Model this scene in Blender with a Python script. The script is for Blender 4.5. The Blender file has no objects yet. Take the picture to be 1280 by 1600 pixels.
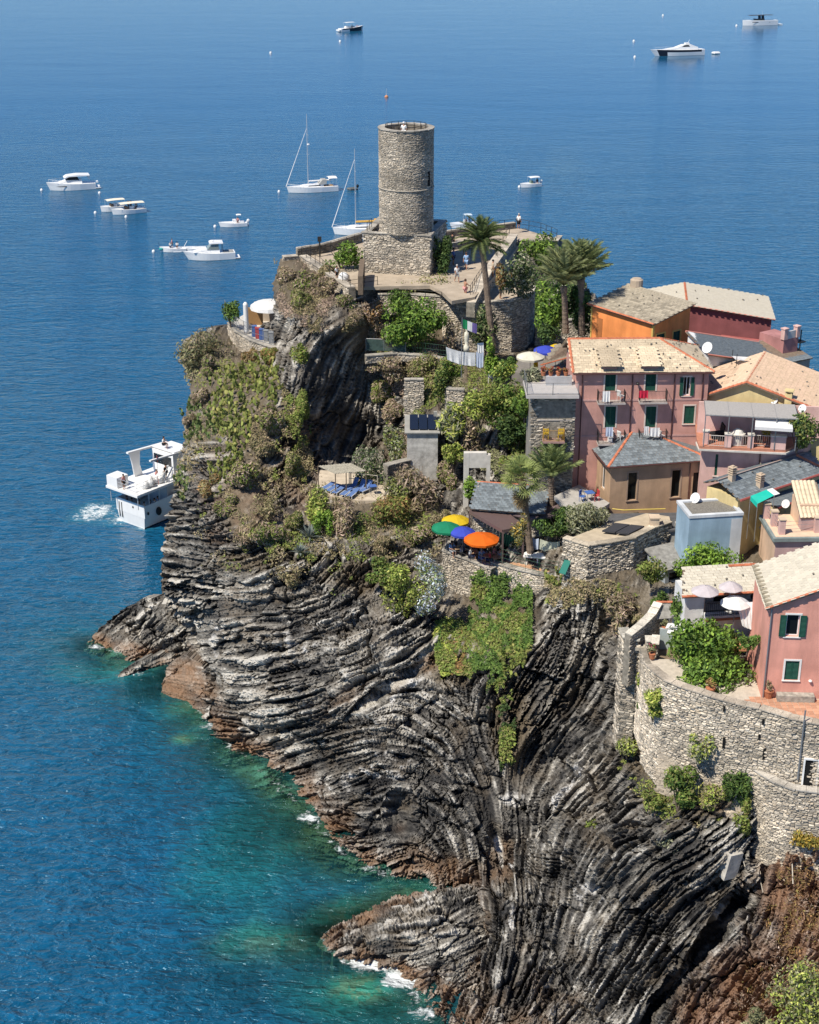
import bpy, bmesh, math, random
import numpy as np
from mathutils import Vector, Matrix

# ------------------------------------------------------------------ camera, sky, sun, exposure
S = bpy.context.scene
COL = S.collection
CAM_H, PITCH, FPX = 68.0, math.radians(23.03), 2400.0     # eye height over the sea, downward tilt, focal length in photo pixels
cam = bpy.data.cameras.new('camera'); cam_o = bpy.data.objects.new('camera', cam); COL.objects.link(cam_o)
cam.sensor_fit = 'HORIZONTAL'; cam.sensor_width = 36.0; cam.lens = 36.0*FPX/1280.0
cam.clip_start = 1.0; cam.clip_end = 20000.0
cam_o.location = (0, 0, CAM_H); cam_o.rotation_euler = (math.pi/2-PITCH, 0, 0)
S.camera = cam_o

SUN_DIR = Vector((-.44, -.37, .82)).normalized()
SUN_EL = math.asin(SUN_DIR.z); SUN_AZ = math.atan2(SUN_DIR.x, SUN_DIR.y) % (2*math.pi)
W = bpy.data.worlds.new('World'); S.world = W; W.use_nodes = True
_nt = W.node_tree; _sk = _nt.nodes.new('ShaderNodeTexSky'); _sk.sky_type = 'NISHITA'; _sk.sun_disc = False
_sk.altitude = 5000; _sk.dust_density = 0; _sk.ozone_density = 10; _sk.air_density = 1.5; _sk.sun_elevation = SUN_EL; _sk.sun_rotation = SUN_AZ
_nt.links.new(_sk.outputs[0], _nt.nodes['Background'].inputs[0]); _nt.nodes['Background'].inputs[1].default_value = 0.10
_sl = bpy.data.lights.new('sun', 'SUN'); _sl.energy = 5.0; _sl.angle = math.radians(.5); _sl.color = (1, .93, .81)
_so = bpy.data.objects.new('sun', _sl); COL.objects.link(_so); _so.location = (0, 0, 200)
_so.rotation_euler = SUN_DIR.to_track_quat('Z', 'Y').to_euler()
S.view_settings.view_transform = 'Standard'; S.view_settings.look = 'None'; S.view_settings.gamma = 1
S.view_settings.exposure = 0.25; S.view_settings.use_curve_mapping = False
try:
    S.cycles.max_bounces = 6; S.cycles.diffuse_bounces = 2; S.cycles.transparent_max_bounces = 12
    S.cycles.use_denoising = True; S.cycles.sample_clamp_direct = 4.0
except Exception: pass

# ------------------------------------------------------------------ photo measurements -> places in the world
SP, CP = math.sin(PITCH), math.cos(PITCH)
def ray(px, py):
    a = 800-py; return np.array((px-640.0, FPX*CP+a*SP, -FPX*SP+a*CP))
def P(px, py, z):
    r = ray(px, py); t = (z-CAM_H)/r[2]; return Vector((r[0]*t, r[1]*t, z))
def PY(px, py, Y):
    r = ray(px, py); t = Y/r[1]; return Vector((r[0]*t, Y, CAM_H+r[2]*t))
def proj(p):
    d = p[1]*CP-(p[2]-CAM_H)*SP; u = p[1]*SP+(p[2]-CAM_H)*CP
    return 640+FPX*p[0]/d, 800-FPX*u/d
def scale_at(p): return FPX/(p[1]*CP-(p[2]-CAM_H)*SP)
def top_z(p, py):
    """height reached by a vertical line through p at photo row py"""
    r = ray(640, py); return CAM_H+r[2]*p[1]/r[1]

# ------------------------------------------------------------------ materials
MATS = {}
def mat(name, col, rough=.75, var=.0, nscale=2.0, bump=0.0, bscale=8.0, metal=0.0, spec=.3, objvar=0.0, dirt=None, coord='Object', trans=0.0, stretch=(1,1,1), subs=0.0):
    """plain coloured surface: blotchy noise variation, optional per-object variation, optional stains and fine relief"""
    if name in MATS: return MATS[name]
    m = bpy.data.materials.new(name); m.use_nodes = True; nt = m.node_tree; N = nt.nodes; L = nt.links
    b = N['Principled BSDF']; b.inputs['Roughness'].default_value = rough; b.inputs['Metallic'].default_value = metal
    b.inputs['Specular IOR Level'].default_value = spec
    c = N.new('ShaderNodeRGB'); c.outputs[0].default_value = (*col, 1); out = c.outputs[0]
    tc = N.new('ShaderNodeTexCoord'); vec = tc.outputs[coord]
    if stretch != (1,1,1):
        mp = N.new('ShaderNodeMapping'); mp.inputs['Scale'].default_value = stretch; L.new(vec, mp.inputs[0]); vec = mp.outputs[0]
    if var > 0:
        n = N.new('ShaderNodeTexNoise'); n.inputs['Scale'].default_value = nscale; n.inputs['Detail'].default_value = 6; L.new(vec, n.inputs[0])
        r = N.new('ShaderNodeMapRange'); r.inputs[1].default_value = .3; r.inputs[2].default_value = .7
        r.inputs[3].default_value = 1-var; r.inputs[4].default_value = 1+var; L.new(n.outputs[0], r.inputs[0])
        mx = N.new('ShaderNodeVectorMath'); mx.operation = 'SCALE'; L.new(out, mx.inputs[0]); L.new(r.outputs[0], mx.inputs['Scale']); out = mx.outputs[0]
    if dirt is not None:
        n = N.new('ShaderNodeTexNoise'); n.inputs['Scale'].default_value = dirt[1]; n.inputs['Detail'].default_value = 8; n.inputs['Roughness'].default_value = .7
        mp = N.new('ShaderNodeMapping'); mp.inputs['Scale'].default_value = dirt[3] if len(dirt) > 3 else (1,1,1); L.new(tc.outputs[coord], mp.inputs[0]); L.new(mp.outputs[0], n.inputs[0])
        r = N.new('ShaderNodeMapRange'); r.inputs[1].default_value = .44; r.inputs[2].default_value = .68; r.inputs[4].default_value = dirt[2]; L.new(n.outputs[0], r.inputs[0])
        mx = N.new('ShaderNodeMix'); mx.data_type = 'RGBA'; L.new(r.outputs[0], mx.inputs[0]); L.new(out, mx.inputs[6]); mx.inputs[7].default_value = (*dirt[0], 1); out = mx.outputs[2]
    if objvar > 0:
        oi = N.new('ShaderNodeObjectInfo'); r = N.new('ShaderNodeMapRange'); r.inputs[3].default_value = 1-objvar; r.inputs[4].default_value = 1+objvar
        L.new(oi.outputs['Random'], r.inputs[0]); mx = N.new('ShaderNodeVectorMath'); mx.operation = 'SCALE'
        L.new(out, mx.inputs[0]); L.new(r.outputs[0], mx.inputs['Scale']); out = mx.outputs[0]
    L.new(out, b.inputs['Base Color'])
    if bump > 0:
        n = N.new('ShaderNodeTexNoise'); n.inputs['Scale'].default_value = bscale; n.inputs['Detail'].default_value = 6; L.new(vec, n.inputs[0])
        bp = N.new('ShaderNodeBump'); bp.inputs['Strength'].default_value = bump; bp.inputs['Distance'].default_value = .05; L.new(n.outputs[0], bp.inputs['Height']); L.new(bp.outputs[0], b.inputs['Normal'])
    if trans > 0: b.inputs['Alpha'].default_value = 1-trans
    if subs > 0:
        t = N.new('ShaderNodeBsdfTranslucent'); L.new(out, t.inputs[0]); ms = N.new('ShaderNodeMixShader'); ms.inputs[0].default_value = subs
        L.new(b.outputs[0], ms.inputs[1]); L.new(t.outputs[0], ms.inputs[2]); L.new(ms.outputs[0], N['Material Output'].inputs[0])
    MATS[name] = m; return m

def vmat(name, rough=.8, bump=.3, bscale=20, subs=0.0, spec=.2):
    """colour from the 'tint' face/point attribute (each stone or leaf has a colour of its own)"""
    if name in MATS: return MATS[name]
    m = bpy.data.materials.new(name); m.use_nodes = True; nt = m.node_tree; N = nt.nodes; L = nt.links
    b = N['Principled BSDF']; b.inputs['Roughness'].default_value = rough; b.inputs['Specular IOR Level'].default_value = spec
    a = N.new('ShaderNodeAttribute'); a.attribute_name = 'tint'; out = a.outputs['Color']
    if bump > 0:
        n = N.new('ShaderNodeTexNoise'); n.inputs['Scale'].default_value = bscale; n.inputs['Detail'].default_value = 5
        tc = N.new('ShaderNodeTexCoord'); L.new(tc.outputs['Object'], n.inputs[0])
        bp = N.new('ShaderNodeBump'); bp.inputs['Strength'].default_value = bump; bp.inputs['Distance'].default_value = .04; L.new(n.outputs[0], bp.inputs['Height']); L.new(bp.outputs[0], b.inputs['Normal'])
        r = N.new('ShaderNodeMapRange'); r.inputs[1].default_value = .3; r.inputs[2].default_value = .7; r.inputs[3].default_value = .75; r.inputs[4].default_value = 1.2; L.new(n.outputs[0], r.inputs[0])
        mx = N.new('ShaderNodeVectorMath'); mx.operation = 'SCALE'; L.new(out, mx.inputs[0]); L.new(r.outputs[0], mx.inputs['Scale']); out = mx.outputs[0]
        n = N.new('ShaderNodeTexNoise'); n.inputs['Scale'].default_value = .42; n.inputs['Detail'].default_value = 7; n.inputs['Roughness'].default_value = .65; L.new(tc.outputs['Object'], n.inputs[0])   # weathered patches
        r = N.new('ShaderNodeMapRange'); r.inputs[1].default_value = .36; r.inputs[2].default_value = .64; r.inputs[3].default_value = .62; r.inputs[4].default_value = 1.22; L.new(n.outputs[0], r.inputs[0])
        mx = N.new('ShaderNodeVectorMath'); mx.operation = 'SCALE'; L.new(out, mx.inputs[0]); L.new(r.outputs[0], mx.inputs['Scale']); out = mx.outputs[0]
    L.new(out, b.inputs['Base Color'])
    if subs > 0:
        t = N.new('ShaderNodeBsdfTranslucent'); L.new(out, t.inputs[0]); ms = N.new('ShaderNodeMixShader'); ms.inputs[0].default_value = subs
        L.new(b.outputs[0], ms.inputs[1]); L.new(t.outputs[0], ms.inputs[2]); L.new(ms.outputs[0], N['Material Output'].inputs[0])
    MATS[name] = m; return m

# ------------------------------------------------------------------ mesh builder
class MB:
    def __init__(s): s.v = []; s.f = []; s.m = []; s.mi = 0; s.t = []; s.tint = None
    def add(s, vs, fs):
        o = len(s.v); s.v += [tuple(v) for v in vs]
        for f in fs:
            s.f.append(tuple(i+o for i in f)); s.m.append(s.mi); s.t.append(s.tint)
        return s
    def box(s, c, d, rz=0, rx=0, ry=0):
        x, y, z = d[0]/2, d[1]/2, d[2]/2
        R = Matrix.Rotation(rz, 3, 'Z') @ Matrix.Rotation(ry, 3, 'Y') @ Matrix.Rotation(rx, 3, 'X')
        vs = [R @ Vector(q)+Vector(c) for q in ((-x,-y,-z),(x,-y,-z),(x,y,-z),(-x,y,-z),(-x,-y,z),(x,-y,z),(x,y,z),(-x,y,z))]
        return s.add(vs, ((3,2,1,0),(4,5,6,7),(0,1,5,4),(1,2,6,5),(2,3,7,6),(3,0,4,7)))
    def bb(s, a, b): return s.box([(a[i]+b[i])/2 for i in range(3)], [abs(b[i]-a[i]) for i in range(3)])
    def quad(s, *p): return s.add(p, (tuple(range(len(p))),))
    def prism(s, poly, z0, z1):
        n = len(poly); a = sum(poly[i][0]*poly[(i+1)%n][1]-poly[(i+1)%n][0]*poly[i][1] for i in range(n))
        if a < 0: poly = poly[::-1]
        vs = [(p[0], p[1], z0 if len(p) < 3 else z0) for p in poly]+[(p[0], p[1], z1 if len(p) < 3 else p[2]) for p in poly]
        return s.add(vs, [tuple(range(n))[::-1], tuple(range(n, 2*n))]+[(i, (i+1)%n, n+(i+1)%n, n+i) for i in range(n)])
    def tube(s, pts, r, n=6, r1=None, cap=True):
        pts = [Vector(p) for p in pts]; rings = []; k = len(pts)
        for i, p in enumerate(pts):
            d = (pts[min(i+1, k-1)]-pts[max(i-1, 0)]); d = d.normalized() if d.length > 1e-9 else Vector((0,0,1))
            u = d.cross(Vector((0,0,1)) if abs(d.z) < .9 else Vector((1,0,0))).normalized(); w = d.cross(u)
            rr = r if r1 is None else r+(r1-r)*i/max(1, k-1)
            if isinstance(r, (list, tuple)): rr = r[i]
            rings.append([p+(u*math.cos(2*math.pi*j/n)+w*math.sin(2*math.pi*j/n))*rr for j in range(n)])
        return s.loft(rings, cap)
    def loft(s, rings, cap=True, closed=True):
        n = len(rings[0]); vs = [v for r in rings for v in r]; fs = []
        for i in range(len(rings)-1):
            for j in range(n if closed else n-1):
                fs.append((i*n+j, i*n+(j+1)%n, (i+1)*n+(j+1)%n, (i+1)*n+j))
        if cap: fs += [tuple(range(n))[::-1], tuple(range((len(rings)-1)*n, len(rings)*n))]
        return s.add(vs, fs)
    def lathe(s, prof, n=16, c=(0,0,0), cap=True):
        return s.loft([[(c[0]+r*math.cos(2*math.pi*j/n), c[1]+r*math.sin(2*math.pi*j/n), c[2]+z) for j in range(n)] for r, z in prof], cap)
    def ell(s, c, r, n=8, k=5, rz=0):
        rings = []
        for i in range(k+1):
            a = -math.pi/2+math.pi*i/k; rings.append([Vector((r[0]*max(.02, math.cos(a))*math.cos(2*math.pi*j/n), r[1]*max(.02, math.cos(a))*math.sin(2*math.pi*j/n), r[2]*math.sin(a))) for j in range(n)])
        R = Matrix.Rotation(rz, 3, 'Z'); return s.loft([[R @ q+Vector(c) for q in g] for g in rings])
    def mesh(s, name, mats):
        me = bpy.data.meshes.new(name); me.from_pydata(s.v, [], s.f)
        for m in (mats if isinstance(mats, (list, tuple)) else [mats]): me.materials.append(m)
        if any(s.m): me.polygons.foreach_set('material_index', s.m)
        if any(t is not None for t in s.t):
            a = me.attributes.new('tint', 'FLOAT_COLOR', 'FACE')
            a.data.foreach_set('color', np.array([(*(t or (.5,.5,.5)), 1) for t in s.t], dtype=np.float32).ravel())
        me.update(); return me
    def build(s, name, mats, parent=None, loc=None, smooth=False):
        me = s.mesh(name, mats)
        if smooth: me.polygons.foreach_set('use_smooth', [True]*len(me.polygons))
        o = bpy.data.objects.new(name, me); COL.objects.link(o)
        if parent: o.parent = parent
        if loc is not None: o.location = loc
        return o

def tag(o, label=None, cat=None, group=None, kind=None):
    if label: o['label'] = label
    if cat: o['category'] = cat
    if group: o['group'] = group
    if kind: o['kind'] = kind
    return o
def thing(name, label, cat, loc=(0,0,0), rz=0, group=None):
    o = bpy.data.objects.new(name, None); COL.objects.link(o); o.empty_display_size = .2
    o.location = loc; o.rotation_euler = (0, 0, rz); return tag(o, label, cat, group)
def copy_tree(src, loc, rz=0, label=None, sc=None, mats=None):
    """copy of a thing with copies of its parts and sub-parts, sharing meshes; mats: {part name: material}"""
    def cp(o, par):
        c = o.copy(); COL.objects.link(c)
        if par is not None: c.parent = par
        if mats and o.data and par is not None:
            k = o.name.split('.')[0]
            if k in mats: c.data = o.data.copy(); c.data.materials.clear(); c.data.materials.append(mats[k])
        for ch in list(o.children): cp(ch, c)
        return c
    r = cp(src, None); r.location = loc; r.rotation_euler = (0, 0, rz)
    if label: r['label'] = label
    if sc is not None: r.scale = (sc, sc, sc) if not isinstance(sc, (tuple, list)) else sc
    return r

# ------------------------------------------------------------------ numpy noise
def vnoise2(x, y, seed=0):
    """smooth value noise on arrays, range about -1..1"""
    xi = np.floor(x).astype(np.int64); yi = np.floor(y).astype(np.int64); fx = x-xi; fy = y-yi
    fx = fx*fx*(3-2*fx); fy = fy*fy*(3-2*fy)
    def h(a, b):
        n = (a*374761393+b*668265263+seed*1442695041) & 0x7fffffff
        n = ((n ^ (n >> 13))*1274126177) & 0x7fffffff; return ((n ^ (n >> 16)) & 0xffff)/32767.5-1
    return (h(xi, yi)*(1-fx)+h(xi+1, yi)*fx)*(1-fy)+(h(xi, yi+1)*(1-fx)+h(xi+1, yi+1)*fx)*fy
def fbm2(x, y, seed=0, oct=4):
    s = 0; a = 1; t = 0
    for i in range(oct): s = s+a*vnoise2(x*2**i+17.3*i, y*2**i-9.1*i, seed+i); t += a; a *= .55
    return s/t*1.6
def in_poly(x, y, poly):
    r = np.zeros(np.shape(x), bool); n = len(poly)
    for i in range(n):
        x0, y0 = poly[i]; x1, y1 = poly[(i+1) % n]
        if y0 == y1: continue
        c = ((y0 > y) != (y1 > y)) & (x < (x1-x0)*(y-y0)/(y1-y0)+x0); r ^= c
    return r
def blurn(a, s):
    if s <= 0: return a
    k = int(math.ceil(s*2.5)); w = np.exp(-.5*(np.arange(-k, k+1)/s)**2); w /= w.sum()
    for ax in (0, 1):
        p = [(0,0),(0,0)]; p[ax] = (k,k); b = np.pad(a, p, mode='reflect'); o = np.zeros_like(a)
        for i in range(2*k+1): o += w[i]*(b[i:i+a.shape[0], :] if ax == 0 else b[:, i:i+a.shape[1]])
        a = o
    return a
# ------------------------------------------------------------------ headland rock
def ctrl_Y(lst):
    out = []
    for px, py, k, v in lst:
        out.append((px, py, v if k == 'Y' else P(px, py, v).y))
    return np.array(out, float)
def tps(ctrl, X, Y, smooth=.003):
    """thin-plate surface through scattered places"""
    c = ctrl[:, :2]/300.0; n = len(c)
    def U(r2): return .5*r2*np.log(r2+1e-9)
    K = U(((c[:, None]-c[None])**2).sum(2))+np.eye(n)*smooth
    Pm = np.hstack([np.ones((n,1)), c]); A = np.zeros((n+3, n+3)); A[:n,:n] = K; A[:n,n:] = Pm; A[n:,:n] = Pm.T
    w = np.linalg.solve(A, np.concatenate([ctrl[:, 2], np.zeros(3)]))
    q = np.stack([X, Y], -1)/300.0; out = w[n]+w[n+1]*q[..., 0]+w[n+2]*q[..., 1]
    for i in range(n): out = out+w[i]*U((q[..., 0]-c[i, 0])**2+(q[..., 1]-c[i, 1])**2)
    return out
def up(a, X, Y, x0, y0, st):
    """bilinear sampling of a coarse grid a at photo places X, Y"""
    fx = np.clip((X-x0)/st, 0, a.shape[1]-1.001); fy = np.clip((Y-y0)/st, 0, a.shape[0]-1.001)
    i = fx.astype(int); j = fy.astype(int); u = fx-i; v = fy-j
    return (a[j,i]*(1-u)+a[j,i+1]*u)*(1-v)+(a[j+1,i]*(1-u)+a[j+1,i+1]*u)*v
def idw(pts, X, Y, p=3.0):
    """angles (degrees, bedding direction) blended between marked places"""
    sx = 0; sy = 0; sw = 0
    for px, py, a in pts:
        w = 1.0/(((X-px)**2+(Y-py)**2+900.0)**(p/2)); t = math.radians(2*a); sx = sx+w*math.cos(t); sy = sy+w*math.sin(t)
    return .5*np.arctan2(sy, sx)
def blob(X, Y, lst):
    r = np.zeros_like(X)
    for e in lst:
        cx, cy, rx, ry = e[:4]; a = math.radians(e[4]) if len(e) > 4 else 0; v = e[5] if len(e) > 5 else 1
        dx = X-cx; dy = Y-cy; u = (dx*math.cos(a)-dy*math.sin(a))/rx; w = (dx*math.sin(a)+dy*math.cos(a))/ry
        r = np.maximum(r, v*np.clip(1.6*(1-np.sqrt(u*u+w*w))+.3, 0, 1))
    return r

def cells(X, Y, size, seed, jit=.9, asp=1.6, th=0.0):
    """jittered cell pattern: id, random number per cell, distance to the nearest border"""
    c, s_ = math.cos(th), math.sin(th); U = (X*c-Y*s_)/(size*asp); V = (X*s_+Y*c)/size; iu = np.floor(U).astype(np.int64); iv = np.floor(V).astype(np.int64); d1 = np.full(X.shape, 9.0); d2 = np.full(X.shape, 9.0); cid = np.zeros(X.shape, np.int64)
    def h(a, b, k): n = (a*73856093 ^ b*19349663 ^ (k+seed*31)*83492791) & 0x7fffffff; n = ((n ^ (n >> 13))*1274126177) & 0x7fffffff; return ((n ^ (n >> 16)) & 0xffff)/65535.0
    for a in (-1,0,1):
        for b in (-1,0,1):
            p, q = iu+a, iv+b; dx = p+.5+jit*(h(p,q,1)-.5)-U; dy = q+.5+jit*(h(p,q,2)-.5)-V; d = np.hypot(dx, dy); n = d < d1
            d2 = np.where(n, d1, np.minimum(d2, d)); cid = np.where(n, p*7919+q, cid); d1 = np.where(n, d, d1)
    r = h(cid, cid*3+1, 5); r2 = h(cid, cid*5+2, 6); return cid, r, r2, d2-d1
def lic(theta, seed, layers, cid=None):
    """noise smeared along the bedding: layers = [(blur sigma, half length)]"""
    rng = np.random.default_rng(seed); H_, W_ = theta.shape
    N = np.stack([blurn(rng.standard_normal((H_, W_)).astype(np.float32), s) for s, l in layers], 0)
    N /= N.std(axis=(1,2), keepdims=True)
    own = [np.ones(theta.shape, np.float32) for l in layers]; cf = None if cid is None else cid.ravel()
    if cid is not None:                                   # every fault block has beds of its own
        sh = ((cid*9973) % (H_*W_)).astype(np.int64); lin = (np.arange(H_*W_).reshape(H_, W_)+sh) % (H_*W_); N = np.stack([n.ravel()[lin] for n in N], 0)
    cx = np.cos(theta).astype(np.float32); cy = (-np.sin(theta)).astype(np.float32); acc = N.copy(); cnt = [1.0]*len(layers)
    J, I = np.mgrid[0:H_, 0:W_].astype(np.float32); flat = N.reshape(len(layers), -1)
    for sg in (1, -1):
        x = I.copy(); y = J.copy(); dx = cx*sg; dy = cy*sg; st = 1.5
        for k in range(1, int(max(l for s, l in layers)/st)+1):
            x = np.clip(x+dx*st, 0, W_-1); y = np.clip(y+dy*st, 0, H_-1)
            idx = (y+.5).astype(np.int32)*W_+(x+.5).astype(np.int32); idx = np.minimum(idx, H_*W_-1)
            nx = cx.ravel()[idx]; ny = cy.ravel()[idx]; f = np.where(nx*dx+ny*dy < 0, -1, 1).astype(np.float32); dx = nx*f; dy = ny*f
            for q, (s, l) in enumerate(layers):
                if k*st <= l:
                    if cf is None: acc[q] += flat[q][idx]; cnt[q] += 1
                    else: ok = cf[idx] == cid; acc[q] += flat[q][idx]*ok; own[q] += ok
    if cid is not None:
        for q in range(len(layers)): acc[q] /= np.sqrt(np.maximum(1, own[q]))
    acc -= acc.mean(axis=(1,2), keepdims=True); acc /= acc.std(axis=(1,2), keepdims=True)
    return acc

ROCKS = {}
def rock(name, label, cat, poly, ctrl, angles, step, material, amp, seed=1, quiet=(), tan=(), brown=(), white=(), carve=(), warp=14, kind=None, top_tan=1.6, soil=(), back=(8, 2, 16, 40), scale=1.0, smoothmask=None, massive=(), darker=(), plain=()):
    xs = [p[0] for p in poly]; ys = [p[1] for p in poly]; x0, x1, y0, y1 = min(xs), max(xs), min(ys), max(ys)
    cst = 8.0 if step > 1.5 else 5.0
    gx = np.arange(x0-cst, x1+2*cst, cst); gy = np.arange(y0-cst, y1+2*cst, cst); GX, GY = np.meshgrid(gx, gy)
    C = tps(ctrl_Y(ctrl), GX, GY)
    fx = np.arange(x0, x1, step); fy = np.arange(y0, y1, step); X, Y = np.meshgrid(fx, fy)
    base = up(C, X, Y, gx[0], gy[0], cst)
    base = base+blob(X, Y, carve)*2.2
    base = blurn(base, 2.0)
    ROCKS[name] = (base, x0, y0, step)
    rx = X-640; ra = 800-Y; ry = FPX*CP+ra*SP; rz = -FPX*SP+ra*CP; t = base/ry
    Pt = np.stack([rx*t, base, CAM_H+rz*t], -1)
    gu = np.gradient(Pt, axis=1); gv = np.gradient(Pt, axis=0); N = np.cross(gv, gu); N /= np.linalg.norm(N, axis=-1, keepdims=True)+1e-9
    bl = N.copy()
    for k in range(3): bl[..., k] = blurn(N[..., k], 3)
    N = bl/(np.linalg.norm(bl, axis=-1, keepdims=True)+1e-9)
    sgn = np.sign(N[..., 1].mean()); N = -N*sgn if sgn != 0 else N
    th = idw(angles, X, Y)+np.radians(warp)*fbm2(X/90, Y/90, seed)+np.radians(warp*.5)*fbm2(X/28, Y/28, seed+5, 2)
    u_ = step
    wx, wy = 9*fbm2(X/26, Y/26, seed+41, 3), 9*fbm2(X/26, Y/26, seed+42, 3); c1, ra1, rb1, e1 = cells(X+wx, Y+wy, 62*scale, seed+1, th=.5); c2, ra2, rb2, e2 = cells(X+.6*wx, Y+.6*wy, 21*scale, seed+2, asp=1.9, th=.2)
    mass = np.clip(blob(X, Y, massive), 0, 1); c3, ra3, rb3, e3 = cells(X+2*wx, Y+2*wy, 120*scale, seed+3, asp=2.2, th=-.75)
    th = th+np.radians(20)*(ra1-.5)*(1-mass)+np.radians(8)*(ra2-.5)*(1-mass)+np.radians(14)*(ra3-.5)*mass
    A = lic(th, seed, [(7.0/u_/scale, 80/u_), (2.0/u_/scale, 40/u_), (1.1/u_, 38/u_), (11/u_, 20/u_), (2.2/u_, 14/u_), (4.2/u_, 44/u_), (1.25/u_, 30/u_)], np.where(mass > .5, c3*17+5, c1*31+np.where(rb1 > .55, c2, 0)))
    B = lic(th+math.pi/2, seed+9, [(2.4/u_, 30/u_), (9/u_, 20/u_)])
    C0, M, F, K, G, T1, T2 = A; tv = fbm2(X/70, Y/70, seed+71, 3); k1 = np.clip(tv*2.2, 0, 1); k2 = np.clip(-tv*2.2, 0, 1); M = M*(1-k1)*(1-k2)+T1*k1*(1-k2)+T2*k2*(1-k1)   # beds thicken and thin
    step_f = lambda q, s: np.tanh(s*q)
    big = fbm2(X/75, Y/75, seed+3); rug = np.clip(.85+.5*fbm2(X/45, Y/45, seed+13, 3), .45, 1.3)
    gap = np.clip(M-.85, 0, 1.2)*(M > 0)
    um = 1-mass; rug = np.maximum(np.clip(rug*1.35-.42, .08, 1.25), .75*mass*np.clip(.95+.6*fbm2(X/60, Y/60, seed+61, 3), .35, 1.25)); face = 1-.62*np.clip(blob(X, Y, plain), 0, 1)
    lay = (.20+.16*mass)*step_f(C0, 2.0)+((.27+.12*mass)*step_f(M+.15*B[1]*um, 3.2)+.16*step_f(F+.2*G*um, 2.5)+.07*G*um)*rug+.16*step_f(K, 1.6)*(.1+.9*um)+.34*big
    c4, ra4, rb4, e4 = cells(X+3*wx, Y+3*wy, 150*scale, seed+4, asp=.75, th=.1); lay += 1.15*blurn(rb4-.5, 2.2)*(1-.35*mass)+.75*fbm2(X/120, Y/120, seed+81, 2)-.7*np.exp(-(e4/.03)**2)*(ra4 > .5)
    lay -= (.34*np.clip(-M-.75, 0, 1.2)+.26*np.clip(-F-1.0, 0, 2))*rug      # bedding joints
    lay -= .22*np.clip(B[0]-1.35, 0, 2)*(.35+.65*um)                                # cross joints
    lay += (1-.75*mass)*(.34*(rb1-.5)+.22*(rb2-.5)*(.4+rug)-.45*np.exp(-(e1/.05)**2)*(ra1 > .45)-.22*np.exp(-(e2/.07)**2)*(rb2 > .4))+mass*(.5*(rb3-.5)-.9*np.exp(-(e3/.035)**2)*(ra3 > .4))
    lay += .10*fbm2(X/5, Y/5, seed+51, 3)*rug*(.5+.5*um)
    lay += .10*step_f(B[1], 3)*um+(.03+.025*um)*np.random.default_rng(seed).standard_normal(X.shape)
    lay = lay*face; q = np.clip(1-blob(X, Y, quiet), 0, 1)
    lump = .3*fbm2(X/22, Y/22, seed+7)+.12*fbm2(X/7, Y/7, seed+8)
    d = amp*(lay*q+lump*(1-q)*.8)
    zed = Pt[..., 2]
    d = d*np.clip((zed+2.5)/2.5, .25, 1)
    out = np.stack([-rx, -ry, -rz], -1); out[..., 2] *= .8; out /= np.linalg.norm(out, axis=-1, keepdims=True); N = N*.35+out*.65; N /= np.linalg.norm(N, axis=-1, keepdims=True)   # ledges stand out of the face, not straight up
    Pt = Pt+N*d[..., None]
    tone = np.clip(.50+(.10*(ra1-.5)+.16*(ra2-.5))*(1-.6*mass)-.10*np.clip(blob(X, Y, darker), 0, 1)+.04*C0+.09*np.tanh(1.5*M)+.12*F+.04*K+.06*G+.08*big+.12*fbm2(X/26, Y/26, seed+17, 5)+.08*fbm2(X/6, Y/6, seed+18, 3), 0, 1)  # darker: dark schist, plus shade of recessed faces painted into the tone
    n1 = fbm2(X/30, Y/30, seed+21, 5); n2 = fbm2(X/9, Y/9, seed+22, 4)
    tanv = np.clip(1.25-(zed-.25*n1-.1)/top_tan*1.0, 0, 1)*np.clip(.75+.5*n1, 0, 1); tanv = np.maximum(tanv, blob(X, Y, tan)*np.clip(.6+.9*n1, 0, 1))
    brownv = np.clip(blob(X, Y, brown)+.25*n1*(blob(X, Y, brown) > 0), 0, 1)
    whitev = np.clip((blob(X, Y, white)*1.2+.55*n2+.3*n1-.55)*2.5, 0, 1)*(blob(X, Y, white) > .02)
    soilv = np.clip(blob(X, Y, list(quiet)+list(soil))*1.2+.35*n2-.2, 0, 1)
    keep = in_poly(X+fbm2(X/11, Y/11, 31)*2.5, Y+fbm2(X/11, Y/11, 32)*2.5, poly)
    if smoothmask: keep &= smoothmask(X, Y, Pt)
    ids = -np.ones(keep.shape, int); ids[keep] = np.arange(keep.sum())
    V = Pt[keep]
    q4 = keep[:-1,:-1] & keep[1:,:-1] & keep[1:,1:] & keep[:-1,1:]
    a, b, c, e = ids[:-1,:-1][q4], ids[1:,:-1][q4], ids[1:,1:][q4], ids[:-1,1:][q4]
    Fc = np.stack([a, b, c, e], 1)
    # the rim is carried back into the hill so that the rock has a far side
    ed = np.concatenate([Fc[:, [0,1]], Fc[:, [1,2]], Fc[:, [2,3]], Fc[:, [3,0]]]); es = np.sort(ed, 1); key = es[:, 0]*(len(V)+1)+es[:, 1]
    uq, inv, cnt = np.unique(key, return_inverse=True, return_counts=True); rim = ed[cnt[inv] == 1]
    rv = np.unique(rim); n0 = len(V); m1 = {int(v): n0+i for i, v in enumerate(rv)}
    jz = fbm2(V[rv][:, 2]/3.1, V[rv][:, 0]/7, seed+91, 3); jit = np.stack([1.6*jz+np.where(V[rv][:, 0] < -15, 1.4, 0), 1.2*jz, 0*jz], 1)
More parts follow.
